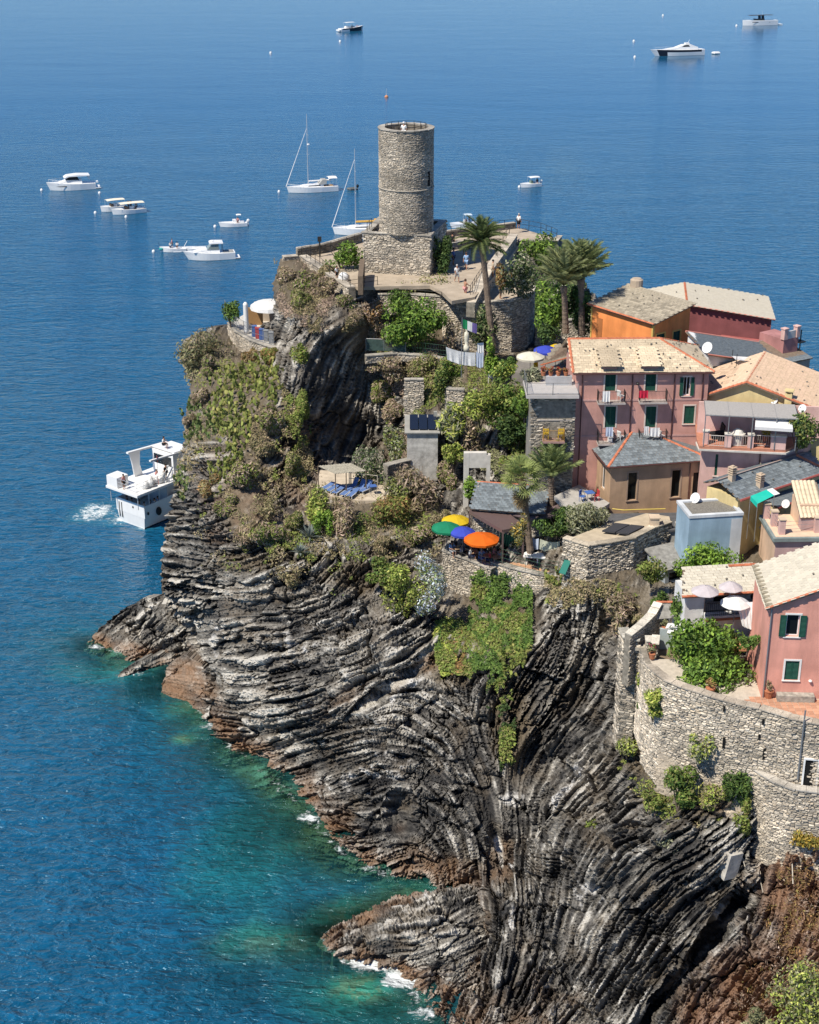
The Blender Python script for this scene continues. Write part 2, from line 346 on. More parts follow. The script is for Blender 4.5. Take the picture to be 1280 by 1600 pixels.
    r1 = V[rv]+np.array((0, back[0], -back[1]))*(1, 1, 1)+jit*min(1, back[0]/8); r2 = V[rv]+np.array((0, back[2], -back[3]))+1.6*jit*min(1, back[0]/8); n1_ = n0+len(rv)
    look = np.zeros(n0, int); look[rv] = np.arange(len(rv))
    F2 = np.stack([rim[:, 1], rim[:, 0], n0+look[rim[:, 0]], n0+look[rim[:, 1]]], 1)
    F3 = np.stack([n0+look[rim[:, 1]], n0+look[rim[:, 0]], n1_+look[rim[:, 0]], n1_+look[rim[:, 1]]], 1)
    V = np.concatenate([V, r1, r2]); Fc = np.concatenate([Fc, F2, F3])
    me = bpy.data.meshes.new(name); me.vertices.add(len(V)); me.vertices.foreach_set('co', V.astype(np.float32).ravel())
    me.loops.add(len(Fc)*4); me.loops.foreach_set('vertex_index', Fc.astype(np.int32).ravel())
    me.polygons.add(len(Fc)); me.polygons.foreach_set('loop_start', np.arange(0, len(Fc)*4, 4, dtype=np.int32)); me.polygons.foreach_set('loop_total', np.full(len(Fc), 4, np.int32))
    me.update(calc_edges=True)
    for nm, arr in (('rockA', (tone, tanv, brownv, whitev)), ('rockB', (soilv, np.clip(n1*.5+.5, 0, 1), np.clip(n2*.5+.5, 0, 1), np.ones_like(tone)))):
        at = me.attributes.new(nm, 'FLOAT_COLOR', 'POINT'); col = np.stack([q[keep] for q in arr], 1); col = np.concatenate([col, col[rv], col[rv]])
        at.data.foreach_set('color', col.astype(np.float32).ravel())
    me.polygons.foreach_set('use_smooth', np.zeros(len(Fc), bool))
    me.materials.append(material); o = bpy.data.objects.new(name, me); COL.objects.link(o); tag(o, label, cat, kind=kind); return o
def surf(px, py, name='cliff', off=0.0):
    """a point on the headland seen at a photo place"""
    b, x0, y0, st = ROCKS[name]; Y = float(up(b, np.array(float(px)), np.array(float(py)), x0, y0, st)); return PY(px, py, Y-off)

def rock_material():
    m = bpy.data.materials.new('banded_rock'); m.use_nodes = True; nt = m.node_tree; N = nt.nodes; L = nt.links; b = N['Principled BSDF']
    b.inputs['Roughness'].default_value = .82; b.inputs['Specular IOR Level'].default_value = .25
    A = N.new('ShaderNodeAttribute'); A.attribute_name = 'rockA'; B = N.new('ShaderNodeAttribute'); B.attribute_name = 'rockB'
    sa = N.new('ShaderNodeSeparateColor'); L.new(A.outputs['Color'], sa.inputs[0]); sb = N.new('ShaderNodeSeparateColor'); L.new(B.outputs['Color'], sb.inputs[0])
    tc = N.new('ShaderNodeTexCoord')
    def noise(sc, d=6, r=.6):
        n = N.new('ShaderNodeTexNoise'); n.inputs['Scale'].default_value = sc; n.inputs['Detail'].default_value = d; n.inputs['Roughness'].default_value = r; L.new(tc.outputs['Object'], n.inputs[0]); return n.outputs[0]
    nf = noise(5.0, 8, .7)
    ad = N.new('ShaderNodeMath'); ad.operation = 'MULTIPLY_ADD'; L.new(nf, ad.inputs[0]); ad.inputs[1].default_value = .5; L.new(sa.outputs[0], ad.inputs[2])
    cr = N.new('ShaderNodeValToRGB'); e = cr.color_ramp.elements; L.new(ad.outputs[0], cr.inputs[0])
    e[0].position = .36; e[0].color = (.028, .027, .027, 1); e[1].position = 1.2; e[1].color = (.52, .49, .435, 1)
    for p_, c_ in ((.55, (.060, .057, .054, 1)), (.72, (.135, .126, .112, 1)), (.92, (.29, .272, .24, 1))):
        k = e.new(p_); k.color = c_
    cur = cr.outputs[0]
    def mix(cur, fac, colr, amt=1.0):
        mx = N.new('ShaderNodeMix'); mx.data_type = 'RGBA'; L.new(cur, mx.inputs[6])
        ml = N.new('ShaderNodeMath'); ml.operation = 'MULTIPLY'; L.new(fac, ml.inputs[0]); ml.inputs[1].default_value = amt; L.new(ml.outputs[0], mx.inputs[0])
        if isinstance(colr, tuple): mx.inputs[7].default_value = (*colr, 1)
        else: L.new(colr, mx.inputs[7])
        return mx.outputs[2]
    sr = N.new('ShaderNodeValToRGB'); L.new(nf, sr.inputs[0]); e = sr.color_ramp.elements
    e[0].position = .3; e[0].color = (.07, .055, .035, 1); e[1].position = .75; e[1].color = (.21, .165, .11, 1)
    cur = mix(cur, sb.outputs[0], sr.outputs[0], .85)
    wm = N.new('ShaderNodeMapRange'); L.new(sb.outputs[1], wm.inputs[0]); wm.inputs[1].default_value = .48; wm.inputs[2].default_value = .85; wm.inputs[4].default_value = .38; cur = mix(cur, wm.outputs[0], (.185, .145, .10))
    br = N.new('ShaderNodeMix'); br.data_type = 'RGBA'; br.blend_type = 'MULTIPLY'; br.inputs[0].default_value = 1; 
    bb = mix(cur, sa.outputs[2], (.29, .165, .10), .8); cur = bb
    tr = N.new('ShaderNodeValToRGB'); L.new(nf, tr.inputs[0]); e = tr.color_ramp.elements
    e[0].position = .3; e[0].color = (.13, .085, .045, 1); e[1].position = .72; e[1].color = (.36, .20, .115, 1)
    cur = mix(cur, sa.outputs[1], tr.outputs[0], .8)
    cur = mix(cur, A.outputs['Alpha'], (.62, .60, .57), .9)
    L.new(cur, b.inputs['Base Color'])
    bp = N.new('ShaderNodeBump'); bp.inputs['Strength'].default_value = .9; bp.inputs['Distance'].default_value = .10
    L.new(noise(7.0, 8, .75), bp.inputs['Height']); L.new(bp.outputs[0], b.inputs['Normal'])
    return m
ROCK = rock_material()

SHORE = [(300,1085),(322,1120),(345,1150),(400,1195),(440,1228),(475,1265),(505,1300),(530,1332),(560,1350),(600,1362),(640,1370),(672,1376),(705,1386),(735,1395)]
SHORE2 = [(735,1440),(728,1470),(700,1515),(650,1530),(648,1556),(668,1580),(690,1604),(705,1640),(720,1700)]
CTRL = [(x, y, 'z', 0.0) for x, y in SHORE]+[(x, y, 'z', 0.1) for x, y in SHORE2]
CTRL += [(x-60, y+38, 'z', -3.0) for x, y in SHORE[:12:2]]+[(x-70, y+10, 'z', -2.5) for x, y in SHORE2[4:]]+[(700,1420,'z',-.8),(640,1430,'z',-2.5)]
CTRL += [ # left head
 (288,545,'Y',150),(300,600,'Y',145),(290,655,'Y',141),(285,700,'Y',137),(276,750,'Y',133.5),(264,800,'Y',131),(252,860,'Y',129),(249,905,'Y',127.5),(262,940,'Y',126.3),(282,962,'Y',127.5),(292,1000,'Y',126.0),(296,1050,'Y',122),
 (330,540,'Y',148),(350,600,'Y',139.5),(350,660,'Y',133.5),(345,720,'Y',128.5),(330,780,'Y',125.2),(320,840,'Y',122.6),(318,900,'Y',121),(330,945,'Y',119.8),(340,1000,'Y',119.3),(335,1060,'Y',118.0),
 (400,540,'Y',148),(420,560,'Y',145),(410,620,'Y',136.5),(410,680,'Y',131),(400,740,'Y',126.5),(395,800,'Y',121.5),(395,860,'Y',117.2),(400,930,'Y',114.6),(400,1010,'Y',112.4),(400,1100,'Y',110.6),
 (470,860,'Y',116),(470,930,'Y',112.5),(470,1010,'Y',109),(470,1100,'Y',106.3),(470,1180,'Y',104.2),
 (365,480,'z',24),(420,520,'z',24.2),
 # dark massif
 (450,410,'z',29.8),(455,450,'Y',146),(440,500,'Y',142.0),(440,550,'Y',140),(500,470,'Y',143.5),(480,520,'Y',139.5),(500,505,'Y',139.0),(545,500,'Y',138.6),(500,560,'Y',139.2),(545,550,'Y',141.8),(500,630,'Y',138.0),(545,630,'Y',140.8),(500,700,'Y',135.6),(545,700,'Y',137.6),(466,600,'Y',134.6),(470,680,'Y',131.4),(460,760,'Y',126.5),
 (575,480,'Y',145),(590,520,'Y',144.5),(585,600,'Y',143.6),(590,670,'Y',140.5),(580,720,'Y',134.5),
 # garden walls right of it
 (600,476,'z',27.8),(640,484,'z',27.4),(680,486,'z',27.2),(620,545,'z',25),(680,545,'z',25),(660,500,'z',26),(640,590,'Y',139.5),(640,650,'Y',134.5),(660,720,'Y',129),(690,600,'z',22.5),(700,650,'Y',131),(720,760,'Y',124.5),(700,700,'Y',128),
 (640,760,'Y',126),(660,800,'Y',122.5),(690,830,'Y',118),
 # lounger terrace and the bank under it
 (500,745,'z',17),(550,745,'z',17),(600,750,'z',17),(520,776,'z',17),(600,776,'z',17),(500,810,'Y',121.2),(560,810,'Y',120.6),(620,820,'Y',119.5),(520,850,'Y',117.8),(590,860,'Y',116.8),(650,870,'Y',117),
 (540,910,'Y',113),(610,910,'Y',113.4),(670,920,'Y',113),(560,980,'Y',108),(640,970,'Y',108),(690,965,'Y',111.2),
 (560,1050,'Y',104.4),(640,1040,'Y',103.8),(550,1130,'Y',101),(560,1200,'Y',98.4),(570,1280,'Y',95.6),(520,1240,'Y',100.5),(640,1120,'Y',100.5),(640,1220,'Y',96.5),(640,1300,'Y',94),(700,1060,'Y',103.4),(700,1130,'Y',99.8),(700,1210,'Y',96.6),(700,1300,'Y',93.5),
 # garden between palm and village
 (740,560,'z',24),(800,560,'z',24),(740,620,'z',22.5),(800,640,'z',22),(760,690,'Y',128),(800,720,'Y',124.5),(780,780,'z',18),(850,790,'z',17.6),(860,700,'z',20),(900,820,'z',18),
 (720,430,'z',29.2),(640,440,'z',29.2),(560,400,'z',29.2),(500,400,'z',29.2),(700,395,'z',29.0),(760,400,'z',28.8),(800,375,'z',28.8),(760,372,'z',28.6),(720,368,'z',28.6),(640,370,'z',29.0),(860,380,'z',28),(700,480,'z',27),(760,500,'z',25),(820,500,'z',24.5),(880,430,'z',27.5),(930,480,'z',25),
 (950,560,'z',25),(1050,560,'z',25),(1150,570,'z',24),(1250,600,'z',23),(1400,620,'z',22),(950,690,'z',23),(1050,690,'z',23),(1200,700,'z',22),(1400,720,'z',22),(930,770,'z',19.5),(1050,800,'z',18.5),(1150,850,'z',18.5),(1300,850,'z',20),
 # restaurant terrace, its wall, the ivy bank
 (715,880,'z',15.5),(790,890,'z',15.5),(850,890,'z',16),(700,905,'Y',114.6),(720,930,'Y',113.6),(760,960,'Y',109.6),(820,930,'Y',110.4),(820,1000,'Y',104.4),(760,1040,'Y',103),(770,1110,'Y',99.8),(780,1180,'Y',97.3),(780,1250,'Y',95.4),(760,1320,'Y',91.6),(770,1380,'Y',88.2),
 (900,908,'Y',105.8),(930,905,'Y',105.6),(980,890,'Y',106.8),(890,960,'Y',105.6),(860,1040,'Y',102.4),(860,1120,'Y',100.6),(860,1190,'Y',97.6),(800,1150,'Y',98.4),(840,1265,'Y',94.6),(885,1225,'Y',93.6),(800,1340,'Y',91.8),(845,1305,'Y',92.6),(872,1330,'Y',88.2),(920,1285,'Y',89.2),(975,1235,'Y',90.0),(810,1390,'Y',87.2),
 (940,960,'Y',105),(930,1050,'Y',101.8),(950,1120,'Y',98),
 (1000,930,'z',17),(1050,910,'z',17),(1000,980,'Y',102.5),(970,1030,'Y',100.5),(990,1080,'Y',96.5),(1000,1150,'Y',92.4),(980,1200,'Y',90.2),(970,1280,'Y',87),(880,1370,'Y',86.2),
 # village ledge at the lower right
 (1060,960,'z',19),(1150,950,'z',19.5),(1060,1060,'z',19),(1120,1080,'z',19),(1240,1110,'z',19),(1400,1130,'z',19),(1040,1130,'Y',90),(1060,1190,'Y',86.4),(1120,1200,'Y',85.4),(1200,1200,'Y',84.5),(1300,1220,'Y',83),(1400,1240,'Y',82),
 (1030,1195,'Y',88.4),(1050,1230,'Y',84.0),(1120,1250,'Y',82.0),(1180,1300,'Y',81),(1260,1310,'Y',79.6),(1400,1330,'Y',78),
 (1000,1300,'Y',84),(950,1340,'Y',84),(900,1430,'Y',82.8),(1000,1400,'Y',80.8),(1100,1360,'Y',79.8),(1180,1400,'Y',77.8),(1280,1400,'Y',76.2),(1400,1420,'Y',75),
 (765,1410,'Y',86.2),(760,1440,'Y',84.4),(745,1500,'Y',81.2),(740,1560,'Y',77.6),(820,1480,'Y',82),(820,1560,'Y',77.2),(900,1500,'Y',80),(900,1590,'Y',75.5),(1000,1500,'Y',77.2),(1000,1600,'Y',73),(1100,1480,'Y',76.6),(1150,1560,'Y',73),(1280,1500,'Y',72.6),(1280,1600,'Y',69),(1400,1500,'Y',71),(1400,1640,'Y',66),(1000,1690,'Y',69.8),(1200,1690,'Y',67),(800,1680,'Y',72)]
POLY = [(288,532),(330,508),(360,500),(400,512),(424,500),(424,440),(440,402),(470,398),(520,385),(560,375),(640,360),(720,365),(800,352),(875,372),(900,420),(940,470),(1000,545),(1100,552),(1200,575),(1300,590),(1420,600),(1420,1700),(640,1700),(560,1690),(560,1600),(600,1570),(560,1530),(600,1440),(560,1420),(480,1380),(400,1310),(330,1230),(260,1150),(255,1110),(290,1080),(300,1040),(292,1000),(280,966),(255,940),(248,905),(251,860),(262,805),(272,755),(283,705),(289,655),(298,600),(282,560)]
ANG = [(260,900,-4),(330,900,-8),(400,960,-6),(350,1060,-8),(450,1050,2),(450,1150,5),(500,1100,16),(600,1030,36),(560,1080,34),(640,990,38),(560,1150,26),(620,1160,-12),(660,1140,-28),(690,1110,-48),(700,1200,-58),(560,1230,24),(620,1210,4),(600,1280,12),(650,1260,-40),(690,1290,-60),(540,1330,-14),(600,1340,10),(740,1280,-64),(780,1300,88),(770,1380,80),(760,1160,-70),(760,1060,60),(860,1060,58),(900,1150,48),(860,1120,50),(940,1230,42),(840,1220,80),(850,1330,62),(780,1460,78),(900,1450,58),(1000,1400,46),(1100,1310,32),(1100,1400,42),(1050,1500,50),(1200,1330,62),(950,1560,58),(730,1560,70),(1150,1560,48),(1260,1400,78),(1250,1560,40),(960,1040,62),(960,940,70),(880,930,60),
 (450,700,58),(500,600,72),(540,660,64),(520,510,28),(560,490,22),(450,480,70),(430,560,80),(420,640,62),(340,720,-4),(420,780,34),(380,820,20),(300,800,10),(600,620,80),(690,730,84),(520,900,40),(560,940,20),(480,960,12),(440,880,8),(540,860,-60),(620,900,30),(720,960,70)]
QUIET = [(330,600,80,110),(390,640,60,120),(450,430,40,50),(560,810,110,40),(640,520,110,60),(760,600,110,80),(770,960,90,70),(380,790,40,60),(1060,1230,60,40),(930,800,100,60),(1010,940,60,40),(1100,800,300,180),(640,420,250,45),(1250,1310,60,20)]
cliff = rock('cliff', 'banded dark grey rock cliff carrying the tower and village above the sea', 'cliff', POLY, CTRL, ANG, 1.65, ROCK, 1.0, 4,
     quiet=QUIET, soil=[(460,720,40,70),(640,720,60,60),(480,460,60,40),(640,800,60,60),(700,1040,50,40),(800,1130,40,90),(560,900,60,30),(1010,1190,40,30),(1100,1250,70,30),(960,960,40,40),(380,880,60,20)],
     plain=[(525,600,65,140),(625,1265,24,50),(930,1410,45,45),(780,1230,50,70)], massive=[(1060,1440,240,220),(860,1180,150,220),(760,1480,90,160),(620,1030,110,60),(530,600,70,140)], darker=[(1000,1440,300,220),(840,1200,140,180),(640,1230,120,120),(530,600,80,150),(740,1300,80,120)],  # darker patches on gully and outcrop face put their shade into the colour
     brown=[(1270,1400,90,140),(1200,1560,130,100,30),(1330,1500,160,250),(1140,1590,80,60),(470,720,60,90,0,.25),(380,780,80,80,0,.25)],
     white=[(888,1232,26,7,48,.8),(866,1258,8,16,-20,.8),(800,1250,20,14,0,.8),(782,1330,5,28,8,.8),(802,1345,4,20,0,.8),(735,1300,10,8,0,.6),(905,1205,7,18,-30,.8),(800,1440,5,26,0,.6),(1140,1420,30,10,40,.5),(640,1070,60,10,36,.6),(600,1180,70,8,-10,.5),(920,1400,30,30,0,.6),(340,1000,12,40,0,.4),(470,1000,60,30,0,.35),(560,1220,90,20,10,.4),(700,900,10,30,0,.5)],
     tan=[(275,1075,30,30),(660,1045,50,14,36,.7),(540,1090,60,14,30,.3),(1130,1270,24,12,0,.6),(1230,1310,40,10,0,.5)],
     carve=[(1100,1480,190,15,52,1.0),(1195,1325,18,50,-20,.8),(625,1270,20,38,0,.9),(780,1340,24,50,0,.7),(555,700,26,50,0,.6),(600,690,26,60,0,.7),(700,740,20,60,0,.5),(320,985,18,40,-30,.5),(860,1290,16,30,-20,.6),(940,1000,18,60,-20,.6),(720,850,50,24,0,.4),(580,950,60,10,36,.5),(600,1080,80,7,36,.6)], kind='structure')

isl = rock('sea_rock', 'low dark jagged rock rising from the water at the foot of the headland', 'rock',
     [(128,1018),(146,985),(190,952),(225,934),(262,930),(300,940),(320,1000),(306,1050),(262,1045),(215,1042),(160,1038)],
     [(138,1000,'z',0),(150,1012,'z',0),(200,1026,'z',0),(260,1030,'z',0),(300,1040,'z',0),(130,1024,'z',-1),(260,1050,'z',-1),(200,1046,'z',-1),(160,985,'z',1.0),(190,975,'z',1.6),(230,980,'z',2.0),(280,985,'z',2.2),(190,955,'z',2.6),(225,936,'z',3.6),(262,931,'z',4.2),(300,940,'z',4.4),(320,1000,'z',1.5)],
     [(160,1000,40),(220,970,36),(280,960,30),(240,1010,25)], 1.6, ROCK, .95, 11, tan=[(146,1004,16,10)], top_tan=.55, back=(3,1,5,8), kind=None)
isl2 = rock('sea_rock', 'flat sliver of wet rock lying awash below the dark jagged rock', 'rock',
     [(178,1062),(200,1040),(235,1026),(268,1022),(276,1036),(240,1052),(205,1066)],
     [(184,1056,'z',0),(205,1058,'z',0),(240,1046,'z',0),(270,1034,'z',0),(180,1064,'z',-.6),(230,1058,'z',-.6),(205,1042,'z',.7),(240,1028,'z',.9),(266,1022,'z',.8)],
     [(200,1050,30),(250,1035,25)], 1.4, ROCK, .4, 12, top_tan=.5, back=(2,.5,3,5))
isl3 = rock('rock_ledge', 'tan seaweed stained ledge at the waterline below the overhang', 'rock',
     [(250,1094),(254,1062),(262,1038),(290,1020),(318,1040),(330,1120),(318,1126),(285,1108)],
     [(254,1068,'z',.6),(254,1086,'z',0),(280,1098,'z',0),(310,1112,'z',.0),(262,1040,'z',1.6),(290,1022,'z',2.4),(300,1060,'z',1.7),(318,1050,'z',2.2),(250,1096,'z',-.7),(285,1110,'z',-.7),(325,1118,'z',.4)],
     [(280,1060,-10),(300,1090,-12)], 1.5, ROCK, .45, 13, tan=[(290,1070,50,50)], top_tan=1.2, back=(2,.5,3,5))
shelf = rock('rock_shelf', 'sloping pale grey rock shelf running into the green cove', 'rock',
     [(490,1478),(520,1452),(570,1424),(620,1400),(690,1386),(745,1378),(775,1400),(775,1530),(715,1560),(660,1568),(636,1540),(600,1518),(545,1506)],
     [(508,1470,'z',0),(545,1448,'z',.1),(600,1420,'z',.1),(650,1400,'z',.4),(700,1390,'z',.6),(740,1384,'z',.8),(530,1488,'z',0),(580,1502,'z',0),(622,1514,'z',0),(642,1538,'z',0),(670,1556,'z',0),(500,1486,'z',-.6),(560,1512,'z',-.7),(625,1536,'z',-.7),
      (560,1462,'z',1.2),(620,1440,'z',1.9),(680,1420,'z',2.5),(730,1420,'z',2.0),(600,1480,'z',1.3),(660,1470,'z',2.1),(720,1460,'z',1.9),(680,1510,'z',1.0),(730,1500,'z',1.2),(770,1520,'z',.3),(775,1460,'z',.4),(775,1400,'z',.6)],
     [(540,1470,20),(600,1450,24),(660,1430,18),(700,1480,22),(640,1500,12)], 1.7, ROCK, .75, 14, tan=[(640,1528,34,14,-20),(690,1530,40,20,0,.8)], white=[(690,1400,50,20,10,.35)], top_tan=.7, back=(1,1.5,2,6))
# ------------------------------------------------------------------ sea
def seg_dist(X, Y, line):
    d = np.full(X.shape, 1e9)
    for (ax, ay), (bx, by) in zip(line[:-1], line[1:]):
        vx, vy = bx-ax, by-ay; t = np.clip(((X-ax)*vx+(Y-ay)*vy)/(vx*vx+vy*vy+1e-9), 0, 1)
        d = np.minimum(d, np.hypot(X-ax-t*vx, Y-ay-t*vy))
    return d
def sea():
    xs = np.concatenate([-np.geomspace(4000, 42, 26), np.arange(-40, 24, .5), np.geomspace(24, 4000, 26)])
    ys = np.concatenate([[-200, 0, 40, 60], np.arange(70, 180, .5), np.geomspace(180, 9000, 40)])
    X, Y = np.meshgrid(xs, ys)
    w = lambda l: [tuple(P(a, b, 0))[:2] for a, b in l]
    d1 = seg_dist(X, Y, w([(292,1060)]+SHORE)); d2 = seg_dist(X, Y, w(SHORE2)); d3 = seg_dist(X, Y, w([(150,1008),(200,1022),(262,1030),(255,1075)])); d4 = seg_dist(X, Y, w([(510,1475),(560,1495),(620,1510),(650,1550)])); d5 = seg_dist(X, Y, w([(512,1462),(560,1440),(640,1404),(705,1392)]))
    n = fbm2(X/4, Y/4, 3); n2 = fbm2(X/1.6, Y/1.6, 4)
    D = np.minimum.reduce([d1, d2*.8, d3*1.0, d4*.9, d5*.9])
    shallow = np.clip(np.exp(-np.maximum(0, D+1.2*n)/5.2), 0, 1)
    def el(px, py, rx, ry, p=1.0):
        c = P(px, py, 0); e1 = P(px+rx, py, 0); e2 = P(px, py-ry, 0)
        return np.clip(1.3*(1-np.sqrt(((X-c.x)/(e1.x-c.x))**2+((Y-c.y)/(e2.y-c.y))**2)+.28*n), 0, 1)*p
    green = np.maximum.reduce([el(570,1440,150,50,1.0), el(400,1340,170,130,.6), el(560,1560,130,60,.95), el(330,1110,110,50,.75), el(170,1050,110,30,.75), el(480,1190,100,40,.5), el(640,1390,80,40,.7)])
    sand = np.maximum.reduce([el(590,1436,170,46,1.0), el(430,1470,150,40,.55), el(640,1400,80,26,.8), el(570,1540,60,30,1.0), el(320,1105,60,16,.9), el(285,1155,30,10,.9), el(480,1260,50,18,.55), el(440,1235,40,14,.6), el(200,1040,60,12,.6), el(470,1320,40,20,.3)])
    teal = np.maximum.reduce([el(480,1270,150,120,1.0), el(600,1352,110,26,1.0), el(400,1520,200,90,.55), el(560,1580,160,60,.7), el(360,1180,90,60,.6)])  # deep cove water, with the cliff's dark reflection painted into its colour
    foam = np.maximum.reduce([el(580,1506,62,17), el(622,1530,34,18), el(540,1500,30,10,.7), el(255,1022,30,9), el(205,1052,40,7,.7), el(275,1078,12,8), el(320,1135,24,8,.45), el(480,1280,30,10,.6), el(430,1232,40,7,.35), el(152,800,50,26,.62), el(184,812,36,18,.72), el(130,812,40,12,.45), el(150,1012,24,8,.6), el(660,1585,24,10,.5), el(225,825,30,5,.6)])
    edge = np.clip(1-(D+.5*n2)/.9, 0, 1)
    wake = np.zeros_like(X)
    for l, s in (([(640,345),(760,300),(860,280),(1000,240),(1280,200)], 2.2), ([(1100,90),(1280,60)], 3.0)):
        wake = np.maximum(wake, np.clip(1-seg_dist(X, Y, w(l))/s, 0, 1))
    V = np.stack([X, Y, np.zeros_like(X)], -1).reshape(-1, 3); H_, W_ = X.shape; i = np.arange(H_*W_).reshape(H_, W_)
    Fc = np.stack([i[:-1,:-1].ravel(), i[:-1,1:].ravel(), i[1:,1:].ravel(), i[1:,:-1].ravel()], 1)
    me = bpy.data.meshes.new('sea'); me.from_pydata(V.tolist(), [], Fc.tolist())
    for nm, arr in (('seaA', (shallow, green, sand, foam)), ('seaB', (edge, wake, teal, np.ones_like(X)))):
        at = me.attributes.new(nm, 'FLOAT_COLOR', 'POINT'); at.data.foreach_set('color', np.stack([q.ravel() for q in arr], 1).astype(np.float32).ravel())
    m = bpy.data.materials.new('sea_water'); m.use_nodes = True; nt = m.node_tree; N = nt.nodes; L = nt.links; b = N['Principled BSDF']
    b.inputs['Roughness'].default_value = .08; b.inputs['IOR'].default_value = 1.333; b.inputs['Specular IOR Level'].default_value = .75; b.inputs['Specular Tint'].default_value = (.56, .83, 1, 1)
    A = N.new('ShaderNodeAttribute'); A.attribute_name = 'seaA'; sa = N.new('ShaderNodeSeparateColor'); L.new(A.outputs['Color'], sa.inputs[0])
    B = N.new('ShaderNodeAttribute'); B.attribute_name = 'seaB'; sb = N.new('ShaderNodeSeparateColor'); L.new(B.outputs['Color'], sb.inputs[0])
    tc = N.new('ShaderNodeTexCoord')
    def noise(sc, d, r, st=(1,1,1), dist=0):
        mp = N.new('ShaderNodeMapping'); mp.inputs['Scale'].default_value = st; L.new(tc.outputs['Object'], mp.inputs[0])
        n = N.new('ShaderNodeTexNoise'); n.inputs['Scale'].default_value = sc; n.inputs['Detail'].default_value = d; n.inputs['Roughness'].default_value = r; n.inputs['Distortion'].default_value = dist; L.new(mp.outputs[0], n.inputs[0]); return n.outputs[0]
    def math_(op, a, b_=None, clamp=False):
        n = N.new('ShaderNodeMath'); n.operation = op; n.use_clamp = clamp
        for k, q in enumerate((a, b_)):
            if q is None: continue
            if isinstance(q, (int, float)): n.inputs[k].default_value = q
            else: L.new(q, n.inputs[k])
        return n.outputs[0]
    def mix(cur, fac, colr):
        mx = N.new('ShaderNodeMix'); mx.data_type = 'RGBA'; L.new(fac, mx.inputs[0])
        if isinstance(cur, tuple): mx.inputs[6].default_value = (*cur, 1)
        else: L.new(cur, mx.inputs[6])
        if isinstance(colr, tuple): mx.inputs[7].default_value = (*colr, 1)
        else: L.new(colr, mx.inputs[7])
        return mx.outputs[2]
    big = noise(.05, 5, .6, (1, 1.8, 1))
    cur = mix((.003, .070, .155), big, (.006, .092, .195))
    cur = mix(cur, math_('MULTIPLY', sa.outputs[1], .80, True), (.014, .185, .175))
    cur = mix(cur, math_('MULTIPLY', sb.outputs[2], .78, True), (.001, .020, .027))
    rk = noise(.55, 6, .7)
    bed = mix((.035, .20, .14), math_('GREATER_THAN', rk, .5), (.085, .20, .125))
    cur = mix(cur, math_('MULTIPLY', sa.outputs[0], .75, True), (.02, .10, .075))
    cur = mix(cur, math_('MULTIPLY', sa.outputs[2], 1.0, True), bed)
    fn = noise(1.5, 9, .78, (1, 1.3, 1), .9)
    fe = math_('ADD', math_('MULTIPLY', A.outputs['Alpha'], .44), math_('MULTIPLY', sb.outputs[0], .22)); fs = N.new('ShaderNodeMapRange'); L.new(math_('ADD', fe, fn), fs.inputs[0]); fs.inputs[1].default_value = .70; fs.inputs[2].default_value = .86; foam_ = fs.outputs[0]
    foam_ = math_('MULTIPLY', foam_, math_('GREATER_THAN', math_('ADD', A.outputs['Alpha'], sb.outputs[0]), .02))
    cur = mix(cur, math_('MULTIPLY', math_('MULTIPLY', A.outputs['Alpha'], .6, True), 1.0), (.05, .27, .31))
    cur = mix(cur, foam_, (.66, .69, .69))
    rg = mix((.10,.10,.10), foam_, (.8,.8,.8)); L.new(rg, b.inputs['Roughness'])
    w1 = noise(1.9, 3, .6, (.5, 1, 1), .6); w2 = noise(.62, 3, .55, (.42, 1, 1), .5)
    h = math_('ADD', math_('MULTIPLY', w1, .75), math_('MULTIPLY', w2, 1.3))
    h = math_('ADD', h, math_('MULTIPLY', noise(4.6, 2, .5, (.6, 1, 1)), .14))
    h = math_('ADD', h, math_('MULTIPLY', noise(.05, 3, .5, (.4, 1, 1), .3), 2.6))
    crest = N.new('ShaderNodeMapRange'); L.new(math_('ADD', w1, math_('MULTIPLY', w2, .5)), crest.inputs[0]); crest.inputs[1].default_value = .55; crest.inputs[2].default_value = 1.0; crest.inputs[3].default_value = .65; crest.inputs[4].default_value = 1.3  # bright crests and dark troughs painted into the body colour, beside real reflection
    sc = N.new('ShaderNodeVectorMath'); sc.operation = 'SCALE'; L.new(cur, sc.inputs[0]); L.new(crest.outputs[0], sc.inputs['Scale']); L.new(mix(sc.outputs[0], foam_, (.66, .69, .69)), b.inputs['Base Color'])
    sx = N.new('ShaderNodeSeparateXYZ'); L.new(tc.outputs['Object'], sx.inputs[0]); chop = N.new('ShaderNodeMapRange'); L.new(sx.outputs['Y'], chop.inputs[0])
    chop.inputs[1].default_value = 105; chop.inputs[2].default_value = 240; chop.inputs[3].default_value = 3.2; chop.inputs[4].default_value = 1.0   # choppier inshore than out in the calm bay
    far = N.new('ShaderNodeMapRange'); L.new(sx.outputs['Y'], far.inputs[0]); far.inputs[1].default_value = 200; far.inputs[2].default_value = 460; far.inputs[4].default_value = .24; L.new(chop.outputs[0], far.inputs[3])
    amp = math_('ADD', math_('MULTIPLY', sb.outputs[1], .9), far.outputs[0])
    bp = N.new('ShaderNodeBump'); bp.inputs['Strength'].default_value = 1.0; bp.inputs['Distance'].default_value = .17; L.new(math_('MULTIPLY', h, amp), bp.inputs['Height']); L.new(bp.outputs[0], b.inputs['Normal'])
    tr = N.new('ShaderNodeBsdfTransparent'); tr.inputs[0].default_value = (.46, .86, .78, 1)
    ms = N.new('ShaderNodeMixShader'); see = math_('MULTIPLY', math_('SUBTRACT', sa.outputs[0], .48), 1.7, True)
    see = math_('MULTIPLY', see, math_('SUBTRACT', 1.0, foam_))
